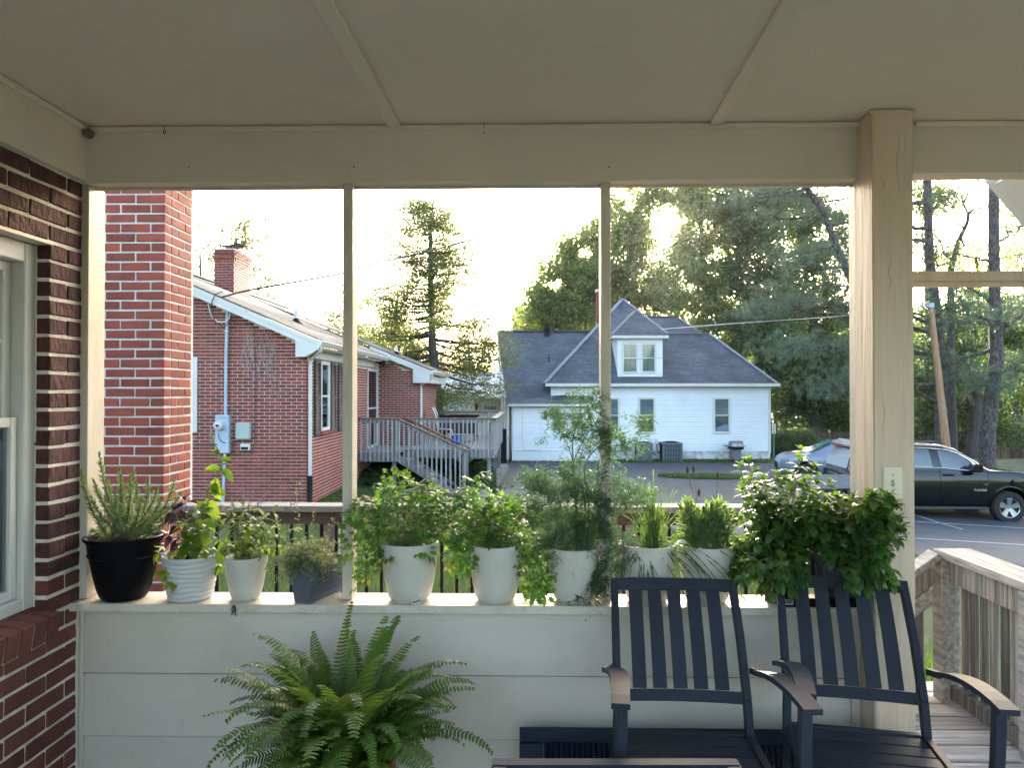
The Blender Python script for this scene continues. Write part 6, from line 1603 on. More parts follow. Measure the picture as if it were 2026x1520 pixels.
# mid and far growth at the right
for lab, px, Y, bl, mt_, lf, per in [
 ('dense dark leafy tree filling the right opening behind the utility pole', 1930, 40, [(1870,640,60,70),(1930,620,60,60),(1990,640,60,60),(1900,730,60,60),(1980,740,50,40),(1850,760,50,50),(2040,700,50,60),(1840,690,30,60)], 'leaf_dark', (.2,.12), 50),
 ('yellow green tree glowing below the transom at the right', 1935, 44, [(1920,510,70,30),(1990,520,60,40),(1870,530,50,20),(2010,450,40,60),(1950,560,60,30),(2040,520,40,60),(1980,410,25,40)], 'leaf_yel', (.2,.13), 14),
 ('dark tree clump in the top left corner of the right opening', 1835, 42, [(1838,400,30,32),(1855,390,30,22),(1815,380,30,40),(1825,480,20,24)], 'leaf_dark', (.22,.13), 34),
 ('sunlit yellow green tree low at the far right edge', 2010, 50, [(2010,740,34,60),(2030,800,34,50),(1985,720,20,30),(2000,830,30,30)], 'leaf_yel', (.2,.13), 44),
 ('shady understorey tree with forked trunk behind the utility pole', 1912, 42, [(1890,800,50,40),(1930,790,50,50),(1850,820,50,36),(1960,830,40,40),(2010,860,50,24)], 'leaf_dark', (.2,.12), 50),
 ]:
    tree('broadleaf_tree', lab, base_at(px, Y), P(px, bl[0][1], Y), .32, [BL(a, b_, Y+rnd.uniform(-1.5,1.5), c_, d_) for a, b_, c_, d_ in bl], mt_, lf, per, .42, 1.4, limbs=14, group='trees beyond the lot at the right', shell=.3)
# distant wood closing the view low down
c = []
def wood(name, label, xr, Y, zr, n, mat, leaf):
    x = rng.uniform(*xr, n); y = Y + rng.uniform(-3,3,n); hz = zr[1] + 1.6*np.sin(x*.35)+1.2*np.sin(x*.9+1.3); z = zr[0] + (hz-zr[0])*rng.uniform(0,1,n)**.8
    v, f = leaf_quads(np.stack([x,y,z],1), *leaf); o = np_obj(name, v, f, M[mat], None, 'stuff'); o['label'] = label
wood('far_wood', 'far dark wood closing the view behind the white house', (0, 62), 62, (-3.5, 7), 52000, 'leaf_dark', (.62,.40))
wood('far_wood', 'far pale trees low on the left horizon', (-60, 0), 75, (-3, 3.0), 14000, 'leaf_con', (.6,.4))
wood('far_wood', 'added unseen dark trees behind the viewer that darken reflections', (-70, 80), -42, (-2, 6), 12000, 'leaf_dark', (1.3,.8))  # unseen wood put in behind the camera to darken reflections and low fill
# board fence
fc = thing('board_fence', 'long brown board fence under the trees beyond the lot', 'fence', (24, 45, -2.6))
M['fence_wood'] = pmat('brown_fence_boards', (.10,.065,.045), (.06,.04,.03), scale=2, stretch=(4,4,.5), rough=.9, rand=.3)
M['fence_pale'] = pmat('paler_fence_boards', (.20,.13,.08), (.13,.085,.055), scale=2, stretch=(4,4,.5), rough=.9, rand=.2)
f0 = P(1612, 905, 45); fw0 = Matrix.Translation((f0.x, 45, f0.z)) @ Matrix.Diagonal((1,1,1.55,1)); fm = MB(fw0).box(-.07,.07,-.01,.01,0,1)
fb = fm.build('fence_board', M['fence_wood'], fc, world_m=fw0)
fb2 = fb.data.copy(); fb2.materials.clear(); fb2.materials.append(M['fence_pale'])
x = f0.x + .16; n = 0
while n < 120:
    px = CX + x/45*F
    if px < 1700 or px > 1805:
        zb = P(px, 908, 45).z; h = 1.62 + rnd.uniform(-.015,.015)
        inst('fence_board', fb2 if (1966 < px < 1998) else fb.data, fc, Matrix.Translation((x, 45+rnd.uniform(-.01,.01), zb)) @ Matrix.Diagonal((1,1,h,1))); n += 1
    x += .155
    if px > 2075: break
for zz_ in (.35, 1.25): MB().box(f0.x, x, 45.02, 45.06, f0.z+zz_-.05, f0.z+zz_+.05).build('fence_rail', M['fence_wood'], fc)
# ivy and undergrowth below the wooden deck
M['ivy'] = leafmat('ivy_leaves', (.02,.045,.015), (.035,.07,.02), (.10,.18,.03), trans=.3, scale=1.5, island=.4)
def mound(name, label, n, xr, yr, hf, mat, leaf):
    x = rng.uniform(*xr, n); y = rng.uniform(*yr, n); h = np.array([hf(a, b_) for a, b_ in zip(x, y)]); z = np.array([g(a, b_) for a, b_ in zip(x, y)]) + h*rng.uniform(.5,1,n)
    k = h > .01; v, f = leaf_quads(np.stack([x,y,z],1)[k], *leaf); o = np_obj(name, v, f, M[mat], None, 'stuff'); o['label'] = label
mound('ivy', 'dark ivy covering the ground below the wooden deck', 26000, (-4.3,-.9), (18.3,24), lambda a, b_: .22+.25*ss(18.6,20.5,b_)+.1*math.sin(a*5)+.08*math.sin(b_*4), 'ivy', (.10,.08))
mound('undergrowth', 'clipped dark undergrowth at the right end of the wooden deck', 14000, (-1.35,-.45), (19.2,22), lambda a, b_: .75*math.sqrt(max(0,1-((a+.95)/.5)**2))*ss(19.2,20,b_)+.05, 'ivy', (.08,.06))

# ================================================================ AIR
hz = MB().box(-90, 90, -50, 95, -5.5, 26).build('haze', M['black'], None)
hm = bpy.data.materials.new('thin_haze'); hm.use_nodes = True; hn = hm.node_tree; hn.nodes.clear()
pv = hn.nodes.new('ShaderNodeVolumePrincipled'); ho = hn.nodes.new('ShaderNodeOutputMaterial')
pv.inputs['Color'].default_value = (.95,.95,.93,1); pv.inputs['Density'].default_value = .0001; pv.inputs['Anisotropy'].default_value = .8
hn.links.new(pv.outputs[0], ho.inputs['Volume']); hz.data.materials.clear(); hz.data.materials.append(hm)
tag(hz, None, None, None, 'stuff')
# ================================================================ POTS AND HERBS ON THE SILL (porch frame)
ST = .7205; PY = 2.852
PX = PY / F
def leaf_mesh(name, L, W, mat, fold=.25, curl=.25, n=6, tipp=.85, wave=0.0, seed=0):
    r = random.Random(seed); vs = []; 
    for i in range(n+1):
        t = i/n; w = W/2*math.sin(math.pi*min(1, t**tipp))**.8 if 0 < t < 1 else 0.0004
        y = L*t*(1-.12*curl*t); z = -curl*L*t*t + .05*L*math.sin(t*math.pi)
        wz = wave*W*r.uniform(-1,1)
        vs += [(-w, y, z+w*fold+wz), (0, y, z), (w, y, z+w*fold-wz)]
    fs = []
    for i in range(n):
        a = i*3; fs += [(a, a+1, a+4, a+3), (a+1, a+2, a+5, a+4)]
    me = bpy.data.meshes.new(name); me.from_pydata(vs, [], fs); me.polygons.foreach_set('use_smooth', [True]*len(fs)); me.materials.append(mat); return me
def leaf_m(p, d, up=Vector((0,0,1)), s=1.0, roll=0.0):
    d = Vector(d).normalized(); x = d.cross(up)
    if x.length < .05: x = d.cross(Vector((0,1,.1)))
    x.normalize(); z = x.cross(d)
    m = Matrix(((x.x,d.x,z.x,0),(x.y,d.y,z.y,0),(x.z,d.z,z.z,0),(0,0,0,1)))
    return Matrix.Translation(p) @ m @ Matrix.Rotation(roll, 4, 'Y') @ Matrix.Scale(s, 4)
def bez(p0, p1, p2, n=8):
    return [p0*(1-t)**2 + p1*2*t*(1-t) + p2*t*t for t in [i/n for i in range(n+1)]]
def merge_leaves(name, items, parent, mat):
    vs = []; fs = []; k = 0
    for me, m in items:
        co = np.empty(len(me.vertices)*3, np.float32); me.vertices.foreach_get('co', co); co = co.reshape(-1,3)
        mm = np.array(m); vs.append(co @ mm[:3,:3].T + mm[:3,3]); f = np.array([p.vertices[:] for p in me.polygons]); fs.append(f+k); k += len(co)
    if vs: np_obj(name, np.concatenate(vs), np.concatenate(fs), mat, parent, 'stuff')
class Leaves:
    def __init__(s, parent, limit=290): s.p = parent; s.it = []; s.limit = limit
    def add(s, me, m): s.it.append((me, PM @ m))
    def done(s, mat, name='leaf'):
        eye = Vector((0,0,CH)); s.it.sort(key=lambda t: -t[1].to_scale()[0]/((t[1].translation-eye).length))
        order = s.it; rest = order[s.limit:]
        for me, m in order[:s.limit]: inst(name, me, s.p, m)
        if rest: merge_leaves('small_leaves', rest, s.p, mat)
def thin_quads(name, segs, w, mat, parent, kind='stuff'):
    """segs: list of (p0, p1) thin ribbons, two crossed is too dear: one ribbon each facing roughly the viewer"""
    a = np.array([tuple(PM @ Vector(s[0])) for s in segs]); b_ = np.array([tuple(PM @ Vector(s[1])) for s in segs])
    d = b_-a; n = len(d); r_ = rng.normal(size=(n,3))*.6 + np.array([0,1,0]); s = unit(np.cross(d, r_))*w/2
    v = np.stack([a-s, a+s, b_+s*.4, b_-s*.4], 1).reshape(-1,3); np_obj(name, v, np.arange(n*4).reshape(n,4), mat, parent, kind)

def pot_thing(name, label, px, group='herb pots standing on the sill', y=PY):
    x = qx(px, y); return thing(name, label, 'potted plant', (x, y, ST), 0, group, PM), x
def round_pot(t, x, y, rt, rb, h, mat, rim='thin', ribs=False, belly=.75, seg=48, z0=ST):
    prof = [(.0001, 0), (rb*.96, 0), (rb, .004)]
    n = 40 if ribs else 18
    for i in range(1, n+1):
        s = i/n; prof.append((rb + (rt-rb)*s**belly, .004 + (h-.004)*s))
    if rim == 'thin': prof += [(rt-.004, h+.0015), (rt-.006, h-.004), (rt-.02, h-.05)]
    if rim == 'lip': prof = prof[:-1] + [(rt-.004, h-.014), (rt+.008, h-.012), (rt+.010, h-.002), (rt+.006, h+.001), (rt-.006, h-.003), (rt-.02, h-.05)]
    fn = None
    if ribs: fn = lambda r, z, th: r + (.0022*math.sin(z*330 + .9*math.sin(th*3+z*40) + .5*math.sin(th*7)) if .008 < z < h-.006 and r > rb*.97 else 0)
    p = MB(PM).lathe(prof, (x, y, z0), seg, fn).build('pot', M[mat], t, smooth='full' if ribs else True)
    MB(PM).lathe([(.0001, h-.018), (rt*.5, h-.016), (rt-.012, h-.02)], (x, y, z0), 24, fn=lambda r, z, th: r).build('soil', M['soil'], t)
    return p
def stem_tube(t, paths, r, mat='stem', name='stem'):
    b = MB(PM)
    for p in paths: b.tube(p, [r*(1-.5*i/(len(p)-1)) for i in range(len(p))], 5)
    return b.build(name, M[mat], t, kind='stuff' if len(paths) > 1 else None, smooth='full')

M['lf_rosemary'] = leafmat('rosemary_needles', (.13,.19,.08), (.20,.27,.12), (.28,.38,.12), trans=.3, island=.3, scale=20)
M['lf_basil'] = leafmat('basil_leaves', (.06,.13,.02), (.09,.17,.03), (.32,.48,.04), trans=.42, obj_rand=.25, scale=12, rough=.35)
M['lf_basil_y'] = leafmat('yellowing_basil_leaf', (.20,.26,.04), (.28,.32,.06), (.5,.6,.06), trans=.45, obj_rand=.2, scale=12, rough=.35)
M['lf_purple'] = leafmat('purple_basil_leaves', (.035,.012,.025), (.055,.02,.035), (.10,.02,.05), trans=.25, obj_rand=.3, scale=12, rough=.35)
M['lf_sage'] = leafmat('grey_green_leaves', (.12,.17,.08), (.17,.22,.11), (.32,.40,.12), trans=.4, obj_rand=.3, scale=12)
M['lf_thyme'] = leafmat('thyme_leaves', (.17,.20,.11), (.26,.28,.16), (.32,.36,.14), trans=.35, island=.35, scale=15)
M['lf_parsley'] = leafmat('parsley_leaves', (.05,.12,.03), (.09,.17,.04), (.22,.42,.05), trans=.4, obj_rand=.35, scale=10, rough=.4)
M['lf_dill'] = leafmat('dill_threads', (.04,.085,.045), (.06,.115,.06), (.12,.24,.08), trans=.28, island=.3, scale=8)
M['lf_chive'] = leafmat('chive_blades', (.03,.07,.018), (.06,.12,.03), (.18,.30,.04), trans=.3, island=.3, scale=8, rough=.35)
M['lf_lav'] = leafmat('lavender_leaves', (.09,.15,.06), (.13,.20,.075), (.22,.34,.07), trans=.4, island=.3, scale=8)
M['lf_mint'] = leafmat('mint_leaves', (.030,.085,.022), (.05,.12,.028), (.24,.42,.04), trans=.38, obj_rand=.3, scale=9, rough=.38, spec=.45)
M['lf_mint_st'] = leafmat('mint_small_leaves', (.030,.085,.022), (.05,.12,.028), (.24,.42,.04), trans=.38, island=.3, scale=9, rough=.38, spec=.45)
M['lf_fern'] = leafmat('fern_fronds', (.06,.12,.022), (.10,.17,.035), (.30,.44,.05), trans=.3, obj_rand=.3, scale=6, rough=.45)
M['lf_fern_y'] = leafmat('young_lit_fern_fronds', (.12,.22,.03), (.16,.26,.04), (.32,.42,.05), trans=.35, obj_rand=.2, scale=6, rough=.45)  # young fronds; the yellow also paints in sunlit frond tips
M['flower'] = pmat('pinkish_flowers', (.45,.33,.36), (.3,.2,.25), scale=40, rough=.8)
M['flower_purple'] = pmat('purple_flower_heads', (.10,.055,.075), (.07,.05,.05), scale=40, rough=.8)

# ---- rosemary in the black pot
t, x = pot_thing('potted_rosemary', 'bushy rosemary in a black plastic pot at the left end of the sill', 248)
p = round_pot(t, x, PY, 69*PX, 41*PX, .242, 'black_pot', 'lip', belly=.62)
MB(PM).lathe([(63.5*PX, .165), (66.2*PX, .170), (66.5*PX, .176), (64*PX, .178)], (x, PY, ST), 48).build('pot_ring', M['black_pot'], p, smooth=True)
b = MB(PM); b.add([(x-.075,PY+.04,ST+.235),(x+.02,PY+.06,ST+.232),(x+.015,PY+.03,ST+.262),(x-.06,PY+.02,ST+.256)], [(0,1,2,3)]); b.build('plant_label', pmat('blue_tag', (.08,.35,.65), rough=.4), t)
paths = []; segs = []
tg = [(160,930),(196,898),(236,925),(180,985),(265,930),(292,948),(320,985),(345,950),(358,975),(150,1010),(215,950),(248,960),(278,985),(305,1010),(225,1000),(200,1020),(262,1010),(240,940),(170,1040),(330,1030),(285,1030),(210,1040),(255,1045),(300,1050),(185,950),(270,960),(228,975),(312,965),(240,1000),(195,970),(258,940)]
for a, b_ in tg:
    base = Vector((x+rnd.uniform(-.05,.05), PY+rnd.uniform(-.04,.05), ST+.225)); e = Q(a, b_, PY+rnd.uniform(-.09,.07)); mid = Vector((base.x*.45+e.x*.55, (base.y+e.y)/2, base.z*.6+e.z*.4)) + Vector(((e.x-base.x)*.25,0,-.01)); pp = bez(base, mid, e, 12); paths.append(pp)
    L = sum((pp[i+1]-pp[i]).length for i in range(12)); nn = int(L*900)
    for k in range(nn):
        s = .15 + .85*k/nn; i = min(11, int(s*12)); q = pp[i].lerp(pp[i+1], s*12-i); d = (pp[i+1]-pp[i]).normalized(); r_ = Vector((rnd.gauss(0,1), rnd.gauss(0,1), rnd.gauss(0,1))); r_ -= d*r_.dot(d); r_.normalize()
        ln = rnd.uniform(.012,.022)*(1 if s < .9 else .7); segs.append((q, q + (d*.75+r_*(.9 if s < .95 else .35)).normalized()*ln))
stem_tube(t, paths, .0022, 'stem_brown'); thin_quads('needles', segs, .0040, M['lf_rosemary'], t)

def leafy_stem(Lv, pp, meshes, size, n, t0=.15, spread=1.0, droop=.2, tipcluster=4, opp=True):
    m = len(pp)-1; ang0 = rnd.uniform(0, 3.14)
    for k in range(n):
        s = t0 + (1-t0)*(k+.5)/n; i = min(m-1, int(s*m)); q = pp[i].lerp(pp[i+1], s*m-i); d = (pp[i+1]-pp[i]).normalized()
        a = d.orthogonal().normalized(); b_ = d.cross(a); an = ang0 + (k%2)*math.pi/2
        for o in ((0, math.pi) if opp else (rnd.uniform(0,6.28),)):
            dd = a*math.cos(an+o) + b_*math.sin(an+o); dirn = (dd*spread + d*.45 + Vector((0,0,-droop))).normalized()
            Lv.add(rnd.choice(meshes), leaf_m(q, dirn, s=size(s)*rnd.uniform(.8,1.15), roll=rnd.uniform(-.5,.5)))
    q = pp[-1]; d = (pp[-1]-pp[-2]).normalized()
    for k in range(tipcluster):
        an = k*2.4; a = d.orthogonal().normalized(); b_ = d.cross(a); dd = a*math.cos(an) + b_*math.sin(an)
        Lv.add(rnd.choice(meshes), leaf_m(q, (dd*.8 + d*.9), s=size(1.0)*.75, roll=rnd.uniform(-.3,.3)))

# ---- purple and green basil in the ribbed pot
t, x = pot_thing('potted_basil', 'mixed purple and green basil in a pale grey wavy ribbed pot', 379)
round_pot(t, x, PY, 54*PX, 41*PX, .168, 'grey_pot', 'thin', True, belly=.9, seg=72)
bas = [leaf_mesh('leaf', .062, .036, M['lf_basil'], .35, .35, seed=i) for i in range(3)]
pur = [leaf_mesh('leaf', .060, .032, M['lf_purple'], .3, .5, seed=i) for i in range(3)]
yel = [leaf_mesh('leaf', .062, .036, M['lf_basil_y'], .35, .5, seed=i) for i in range(2)]
Lv = Leaves(t); paths = []
def add_stem(tx, ty, ly=None, base_dx=0.0, bx=None, z=.16, lift=.03, n=8):
    base = Vector(((bx if bx is not None else x)+base_dx, PY+rnd.uniform(-.03,.03), ST+z)); e = Q(tx, ty, PY+(rnd.uniform(-.08,.06) if ly is None else ly)); mid = (base+e)/2 + Vector(((e.x-base.x)*-.12, 0, lift)); return bez(base, mid, e, n)
for a, b_, me_, n_ in [(345,1010,pur,4),(365,990,pur,4),(330,1060,pur,3),(350,1120,pur,3),(390,1110,bas,3),(375,1060,bas,4),(410,1050,bas,4),(440,1090,bas,4),(325,1130,yel,2),(400,1010,bas,4),(430,1020,bas,3),(360,1090,bas,3),(345,1150,yel,1),(420,1120,bas,3),(315,1095,yel,2),(365,1040,bas,4),(395,1085,bas,4),(350,1075,pur,3)]:
    pp = add_stem(a, b_, None, rnd.uniform(-.03,.03)); paths.append(pp); leafy_stem(Lv, pp, me_, lambda s: .62+.38*s, n_, .3, droop=.35, tipcluster=3)
tall = [Q(a, b_, PY-.02) for a, b_ in ((385,1110),(392,1060),(405,1015),(420,970),(436,930),(438,905),(428,885),(415,858))]; paths.append(tall)
for (a, b_), (u, w), sc_ in [((436,930),(-22,-6),.9),((436,930),(30,18),1.05),((434,925),(18,-10),.8),((425,955),(-22,22),1.1),((426,955),(8,42),1.15),((415,985),(-12,30),1.0),((412,990),(22,32),1.2),((436,910),(26,-2),.7),((400,1030),(-25,18),.9),((402,1030),(30,12),.9),((430,945),(-5,36),1.1),((408,1000),(-28,4),.9),((420,968),(26,8),.9),((436,900),(-14,-12),.6),((395,1050),(26,26),1.0),((398,1045),(-20,24),.95)]:
    q = Q(a, b_, PY-.02); d = Vector((u, rnd.uniform(-12,4), -w)); Lv.add(rnd.choice(bas), leaf_m(q, d, s=sc_*1.05, up=Vector((0,-.6,1)), roll=rnd.uniform(-.5,.5)))
stem_tube(t, paths, .0028); Lv.done(M['lf_basil'])
b = MB(PM)
for k in range(26):
    s = k/25; q = Q(436-20*s+rnd.uniform(-5,5), 908-52*s+rnd.uniform(-3,3), PY-.02); b.lathe([(.0001,.006),(.004,.003),(.0045,0),(.0001,-.003)], tuple(q), 6)
b.build('flower_spike', pmat('pale_basil_flowers', (.42,.45,.28), rough=.8), t, kind='stuff', smooth=True)

# ---- small leaved flowering herb in the small white pot
t, x = pot_thing('potted_herb', 'flowering small leaved basil with pinkish blossom in the smallest white pot', 488)
round_pot(t, x, PY, 42*PX, 26*PX, .162, 'white_pot', belly=.6)
sm = [leaf_mesh('leaf', .040, .021, M['lf_sage'], .3, .3, 5, seed=i) for i in range(3)]; gr_ = [leaf_mesh('leaf', .040, .022, M['lf_basil'], .3, .3, 5, seed=i) for i in range(2)]
Lv = Leaves(t); paths = []; fl_b = MB(PM)
for a, b_ in [(440,1040),(460,1010),(480,1000),(500,1005),(520,1020),(545,1040),(555,1060),(430,1070),(450,1080),(470,1050),(495,1050),(515,1060),(535,1085),(460,1110),(485,1100),(510,1100),(430,1100),(475,1030),(505,1030),(530,1050),(448,1020),(560,1085),(440,1120),(520,1120),(490,1075),(465,1085),(550,1010),(585,1045)]:
    pp = add_stem(a, b_, None, rnd.uniform(-.02,.02), z=.15); paths.append(pp); leafy_stem(Lv, pp, sm if rnd.random() < .6 else gr_, lambda s: .7+.3*s, 4, .35, droop=.2, tipcluster=3)
for a, b_ in [(455,985),(478,965),(497,975),(515,990),(532,965),(440,1000),(590,990)]:
    pp = add_stem(a, b_, None, rnd.uniform(-.02,.02), z=.15); paths.append(pp)
    for k in range(16):
        q = pp[-1].lerp(pp[-3], k/15) + Vector((rnd.gauss(0,.005), rnd.gauss(0,.005), 0)); fl_b.lathe([(.0001,.004),(.0035,.001),(.0001,-.003)], tuple(q), 5)
stem_tube(t, paths, .0016, 'stem_purple'); Lv.done(M['lf_sage']); fl_b.build('blossom', M['flower'], t, kind='stuff')
# spilled roots below this pot
b = MB(PM); q = Q(462, 1198, 2.755)
for k in range(9):
    p = q + Vector((rnd.uniform(-.006,.006), -.0, 0)); b.tube([p, p+Vector((rnd.uniform(-.008,.008), -.003, -.015)), p+Vector((rnd.uniform(-.012,.012), -.003, -.034-rnd.uniform(0,.01)))], .0009, 4)
o = b.build('root_tuft', M['soil'], None, kind='stuff'); o['label'] = 'dark tuft of roots hanging over the sill edge'
b = MB(PM)
for k in range(16):
    q = Q(rnd.uniform(575,630), rnd.uniform(1203,1216), 2.7585); b.obox(Matrix.Translation(q) @ Matrix.Rotation(rnd.uniform(0,3), 4, 'Y'), .005, .0015, .0012)
o = b.build('soil_crumbs', M['soil'], None, kind='stuff'); o['label'] = 'dark soil crumbs on the front edge of the sill'

# ---- thyme in the slate rectangular planter
xb_ = qx(592, 2.80)
bxf = Matrix.Translation((qx(616, 2.765), 2.765, ST)) @ Matrix.Rotation(R(-20), 4, 'Z')
t = thing('potted_thyme', 'tangled trailing thyme in a slate grey rectangular planter left of the first mullion', 'potted plant', (xb_, 2.85, ST), 0, 'herb pots standing on the sill', PM)
b = MB(PM @ bxf); wN = .085; LN = .27; 
def ringp(s, z): return [(-wN-s, -s, z), (s, -s, z), (s, LN+s, z), (-wN-s, LN+s, z)]
vs = ringp(-.006, 0)+ringp(.008, .118)+ringp(.012, .118)+ringp(.012, .128)+ringp(.003, .128)+ringp(.001, .09); fs = [(3,2,1,0)]
for j in range(5): fs += [(j*4+i, j*4+(i+1)%4, j*4+4+(i+1)%4, j*4+4+i) for i in range(4)]
fs.append((20,21,22,23)); b.add(vs, fs); b.build('planter', M['slate_box'], t, bevel=.002)
b = MB(PM @ bxf)
for i in range(7): z = .025 + i*.013; b.box(.004, .0055+.001*i, .0, LN, z, z+.004)
b.build('planter_ribs', M['slate_box'], t, kind='stuff')
c0 = Q(606, 1118, 2.83); segs = []; lf_c = []
paths = []
for k in range(230):
    az = rnd.uniform(0, 6.28); el = rnd.uniform(-.8, 1.3); rr_ = rnd.uniform(.05,.125); s_ = c0 + Vector((rnd.uniform(-.04,.04), rnd.uniform(-.03,.08), rnd.uniform(-.02,.02)))
    e = s_ + Vector((math.cos(az)*math.cos(el)*rr_*1.05, math.sin(az)*math.cos(el)*rr_*.8-.02, math.sin(el)*rr_*.8)); m_ = (s_+e)/2 + Vector((rnd.gauss(0,.02), rnd.gauss(0,.02), .03)); e = Vector((e.x, e.y, max(e.z, ST+.012)))
    pp = bez(s_, m_, e, 9); paths.append(pp)
    for q in pp[2:]:
        for _ in range(5): lf_c.append(np.array(PM @ q)+rng.normal(size=3)*.006)
for pl_ in ([(585,1080),(592,1030),(588,985),(592,962)], [(640,1080),(652,1045),(668,1020)], [(560,1090),(550,1050),(548,1020)], [(610,1070),(622,1035),(618,1010)]):
    pp = [Q(a, b_, 2.82) for a, b_ in pl_]; paths.append(pp)
    for i in range(len(pp)-1):
        for _ in range(14): q = pp[i].lerp(pp[i+1], rnd.random()); lf_c.append(np.array(PM @ q)+rng.normal(size=3)*.008)
stem_tube(t, paths, .0008, 'stem'); v, f = leaf_quads(np.array(lf_c), .0115, .0066); np_obj('foliage', v, f, M['lf_thyme'], t, 'stuff')
sg_ = [leaf_mesh('leaf', .034, .018, M['lf_sage'], .3, .3, 5, seed=i) for i in range(2)]
for a, b_ in [(600,1072),(612,1085),(655,1130),(640,1090),(660,1110),(575,1075),(590,1068)]:
    q = Q(a, b_, 2.76); inst('leaf', rnd.choice(sg_), t, PM @ leaf_m(q, (rnd.uniform(-1,1), -.4, rnd.uniform(-.4,.8))))

# ---- parsley and coriander
def compound(name, mat, seed, nl=7, R_=.040):
    r = random.Random(seed); vs = []; fs = []
    def leaflet(c, d, s):
        d = d.normalized(); sd = Vector((-d.y, d.x, 0)); k = len(vs)
        sh = [(0,0),(.28,.30),(.22,.62),(.52,.55),(.50,.92),(.80,.78),(1.05,.95)]      # along, half width profile of lobes
        out = [(.0,.0),(.25,.16),(.35,.42),(.52,.24),(.72,.36),(.80,.16),(1.0,.10),(1.12,0)]
        pl = [c + d*a*s + sd*w*s for a, w in out] + [c + d*a*s - sd*w*s for a, w in reversed(out[1:-1])]
        z0 = r.uniform(-.15,.15)
        for p in pl: q = p.copy(); rr = (p-c).length; q.z += -rr*rr*9 + z0*rr + r.uniform(-.0012,.0012); vs.append(q)
        m = len(pl); cc = len(vs); vs.append(c + d*s*.5 + Vector((0,0,.001)))
        for i in range(m): fs.append((cc, k+i, k+(i+1)%m))
    for i in range(nl):
        if i == 0: c = Vector((0, R_*.9, 0)); d = Vector((0,1,0))
        else:
            lv = (i-1)//2; sgn = -1 if i % 2 else 1; c = Vector((sgn*R_*(.25+.10*lv), R_*(.75-.38*lv), 0)); d = Vector((sgn, .55, 0))
        leaflet(c, d + Vector((r.uniform(-.2,.2), r.uniform(-.2,.2), 0)), R_*r.uniform(.5,.68))
    for a, b_ in ((Vector((0,-R_*.4,0)), Vector((0,R_*.95,0))), (Vector((0,R_*.3,0)), Vector((R_*.35,R_*.6,0))), (Vector((0,R_*.3,0)), Vector((-R_*.35,R_*.6,0)))):
        k = len(vs); sd = Vector((.0006,0,0)); vs += [a-sd, a+sd, b_+sd, b_-sd]; fs.append((k,k+1,k+2,k+3))
    me = bpy.data.meshes.new(name); me.from_pydata(vs, [], fs); me.materials.append(mat); return me
par = [compound('leaf', M['lf_parsley'], i, 5+2*(i%2), .036+.004*(i%3)) for i in range(6)]
M['lf_yellow'] = leafmat('yellowed_leaf', (.45,.42,.05), (.5,.45,.07), (.6,.55,.06), trans=.4, obj_rand=.1)
def umbrella(t, x, targets, z, rstem=.0013, sc0=1.0, flat=True, leaves=par, face=-.45):
    paths = []
    for a, b_ in targets:
        ly = PY + rnd.uniform(-.10,.08); base = Vector((x+rnd.uniform(-.04,.04), PY+rnd.uniform(-.04,.04), ST+z)); e = Q(a, b_, ly)
        lift = .05 if e.z < ST+z+.05 else .02
        mid = Vector((base.x*.6+e.x*.4, base.y*.6+e.y*.4, max(base.z, e.z)*.5 + (base.z+e.z)*.25 + lift)); pp = bez(base, mid, e, 8); paths.append(pp)
        d = (pp[-1]-pp[-2]).normalized(); dn = Vector((d.x*.8+rnd.uniform(-.6,.6), rnd.uniform(-.9,.4), d.z*.4+rnd.uniform(-.5,.3)))
        inst('leaf', rnd.choice(leaves), t, PM @ leaf_m(e, dn, up=Vector((rnd.uniform(-.4,.4), -.5+rnd.uniform(-.4,.6), .8)), s=sc0*rnd.uniform(.75,1.15), roll=rnd.uniform(-.4,.4)))
        if rnd.random() < .5: inst('leaf', rnd.choice(leaves), t, PM @ leaf_m(pp[5], dn + Vector((rnd.uniform(-1,1), rnd.uniform(-.8,.4), rnd.uniform(-.3,.3))), up=Vector((rnd.uniform(-.4,.4),-.5,.8)), s=sc0*rnd.uniform(.5,.8)))
    stem_tube(t, paths, rstem)
def fill(n, cx__, cy__, rx__, ry__): 
    out = []
    while len(out) < n:
        a, b_ = rnd.uniform(-1,1), rnd.uniform(-1,1)
        if a*a+b_*b_ < 1: out.append((cx__+a*rx__, cy__+b_*ry__))
    return out
t, x = pot_thing('potted_parsley', 'full spreading parsley in a white pot with round slotted water gauge', 811)
p = round_pot(t, x, PY, 58*PX, 36*PX, .222, 'white_pot', belly=.48)
# gauge disc on the pot
gq = Q(836, 1179, PY-.0); nrm = Vector((.42, -.86, -.28)).normalized(); cq = Vector((x,PY,gq.z)) + Vector((nrm.x, nrm.y, 0)).normalized()*(43.5*PX)
gm_ = Matrix.Translation(cq) @ nrm.to_track_quat('-Y', 'Z').to_matrix().to_4x4()
g1 = MB(PM @ gm_).lathe([(.0001,.002),(.019,.002),(.021,.0),(.021,-.006)], (0,0,0), 28, axis='Y').build('water_gauge', M['white_pot'], p, smooth=True)
MB(PM @ gm_).obox(Matrix.Translation((0,-.003,0)) @ Matrix.Rotation(R(-10),4,'Y'), .033, .002, .003).build('gauge_slot', M['black'], g1)
umbrella(t, x, fill(70, 815, 1005, 105, 50) + fill(40, 890, 1020, 50, 52) + fill(34, 740, 1050, 45, 55) + fill(14, 800, 1070, 60, 20) + [(770,1100),(800,1095),(825,1135),(815,1105),(850,1085),(885,1110),(720,1120),(705,1100),(730,1140),(712,1150),(745,1120),(700,1080),(905,1075),(915,1060),(795,965),(778,950),(832,955),(845,970),(700,1130)], .21, sc0=1.35)
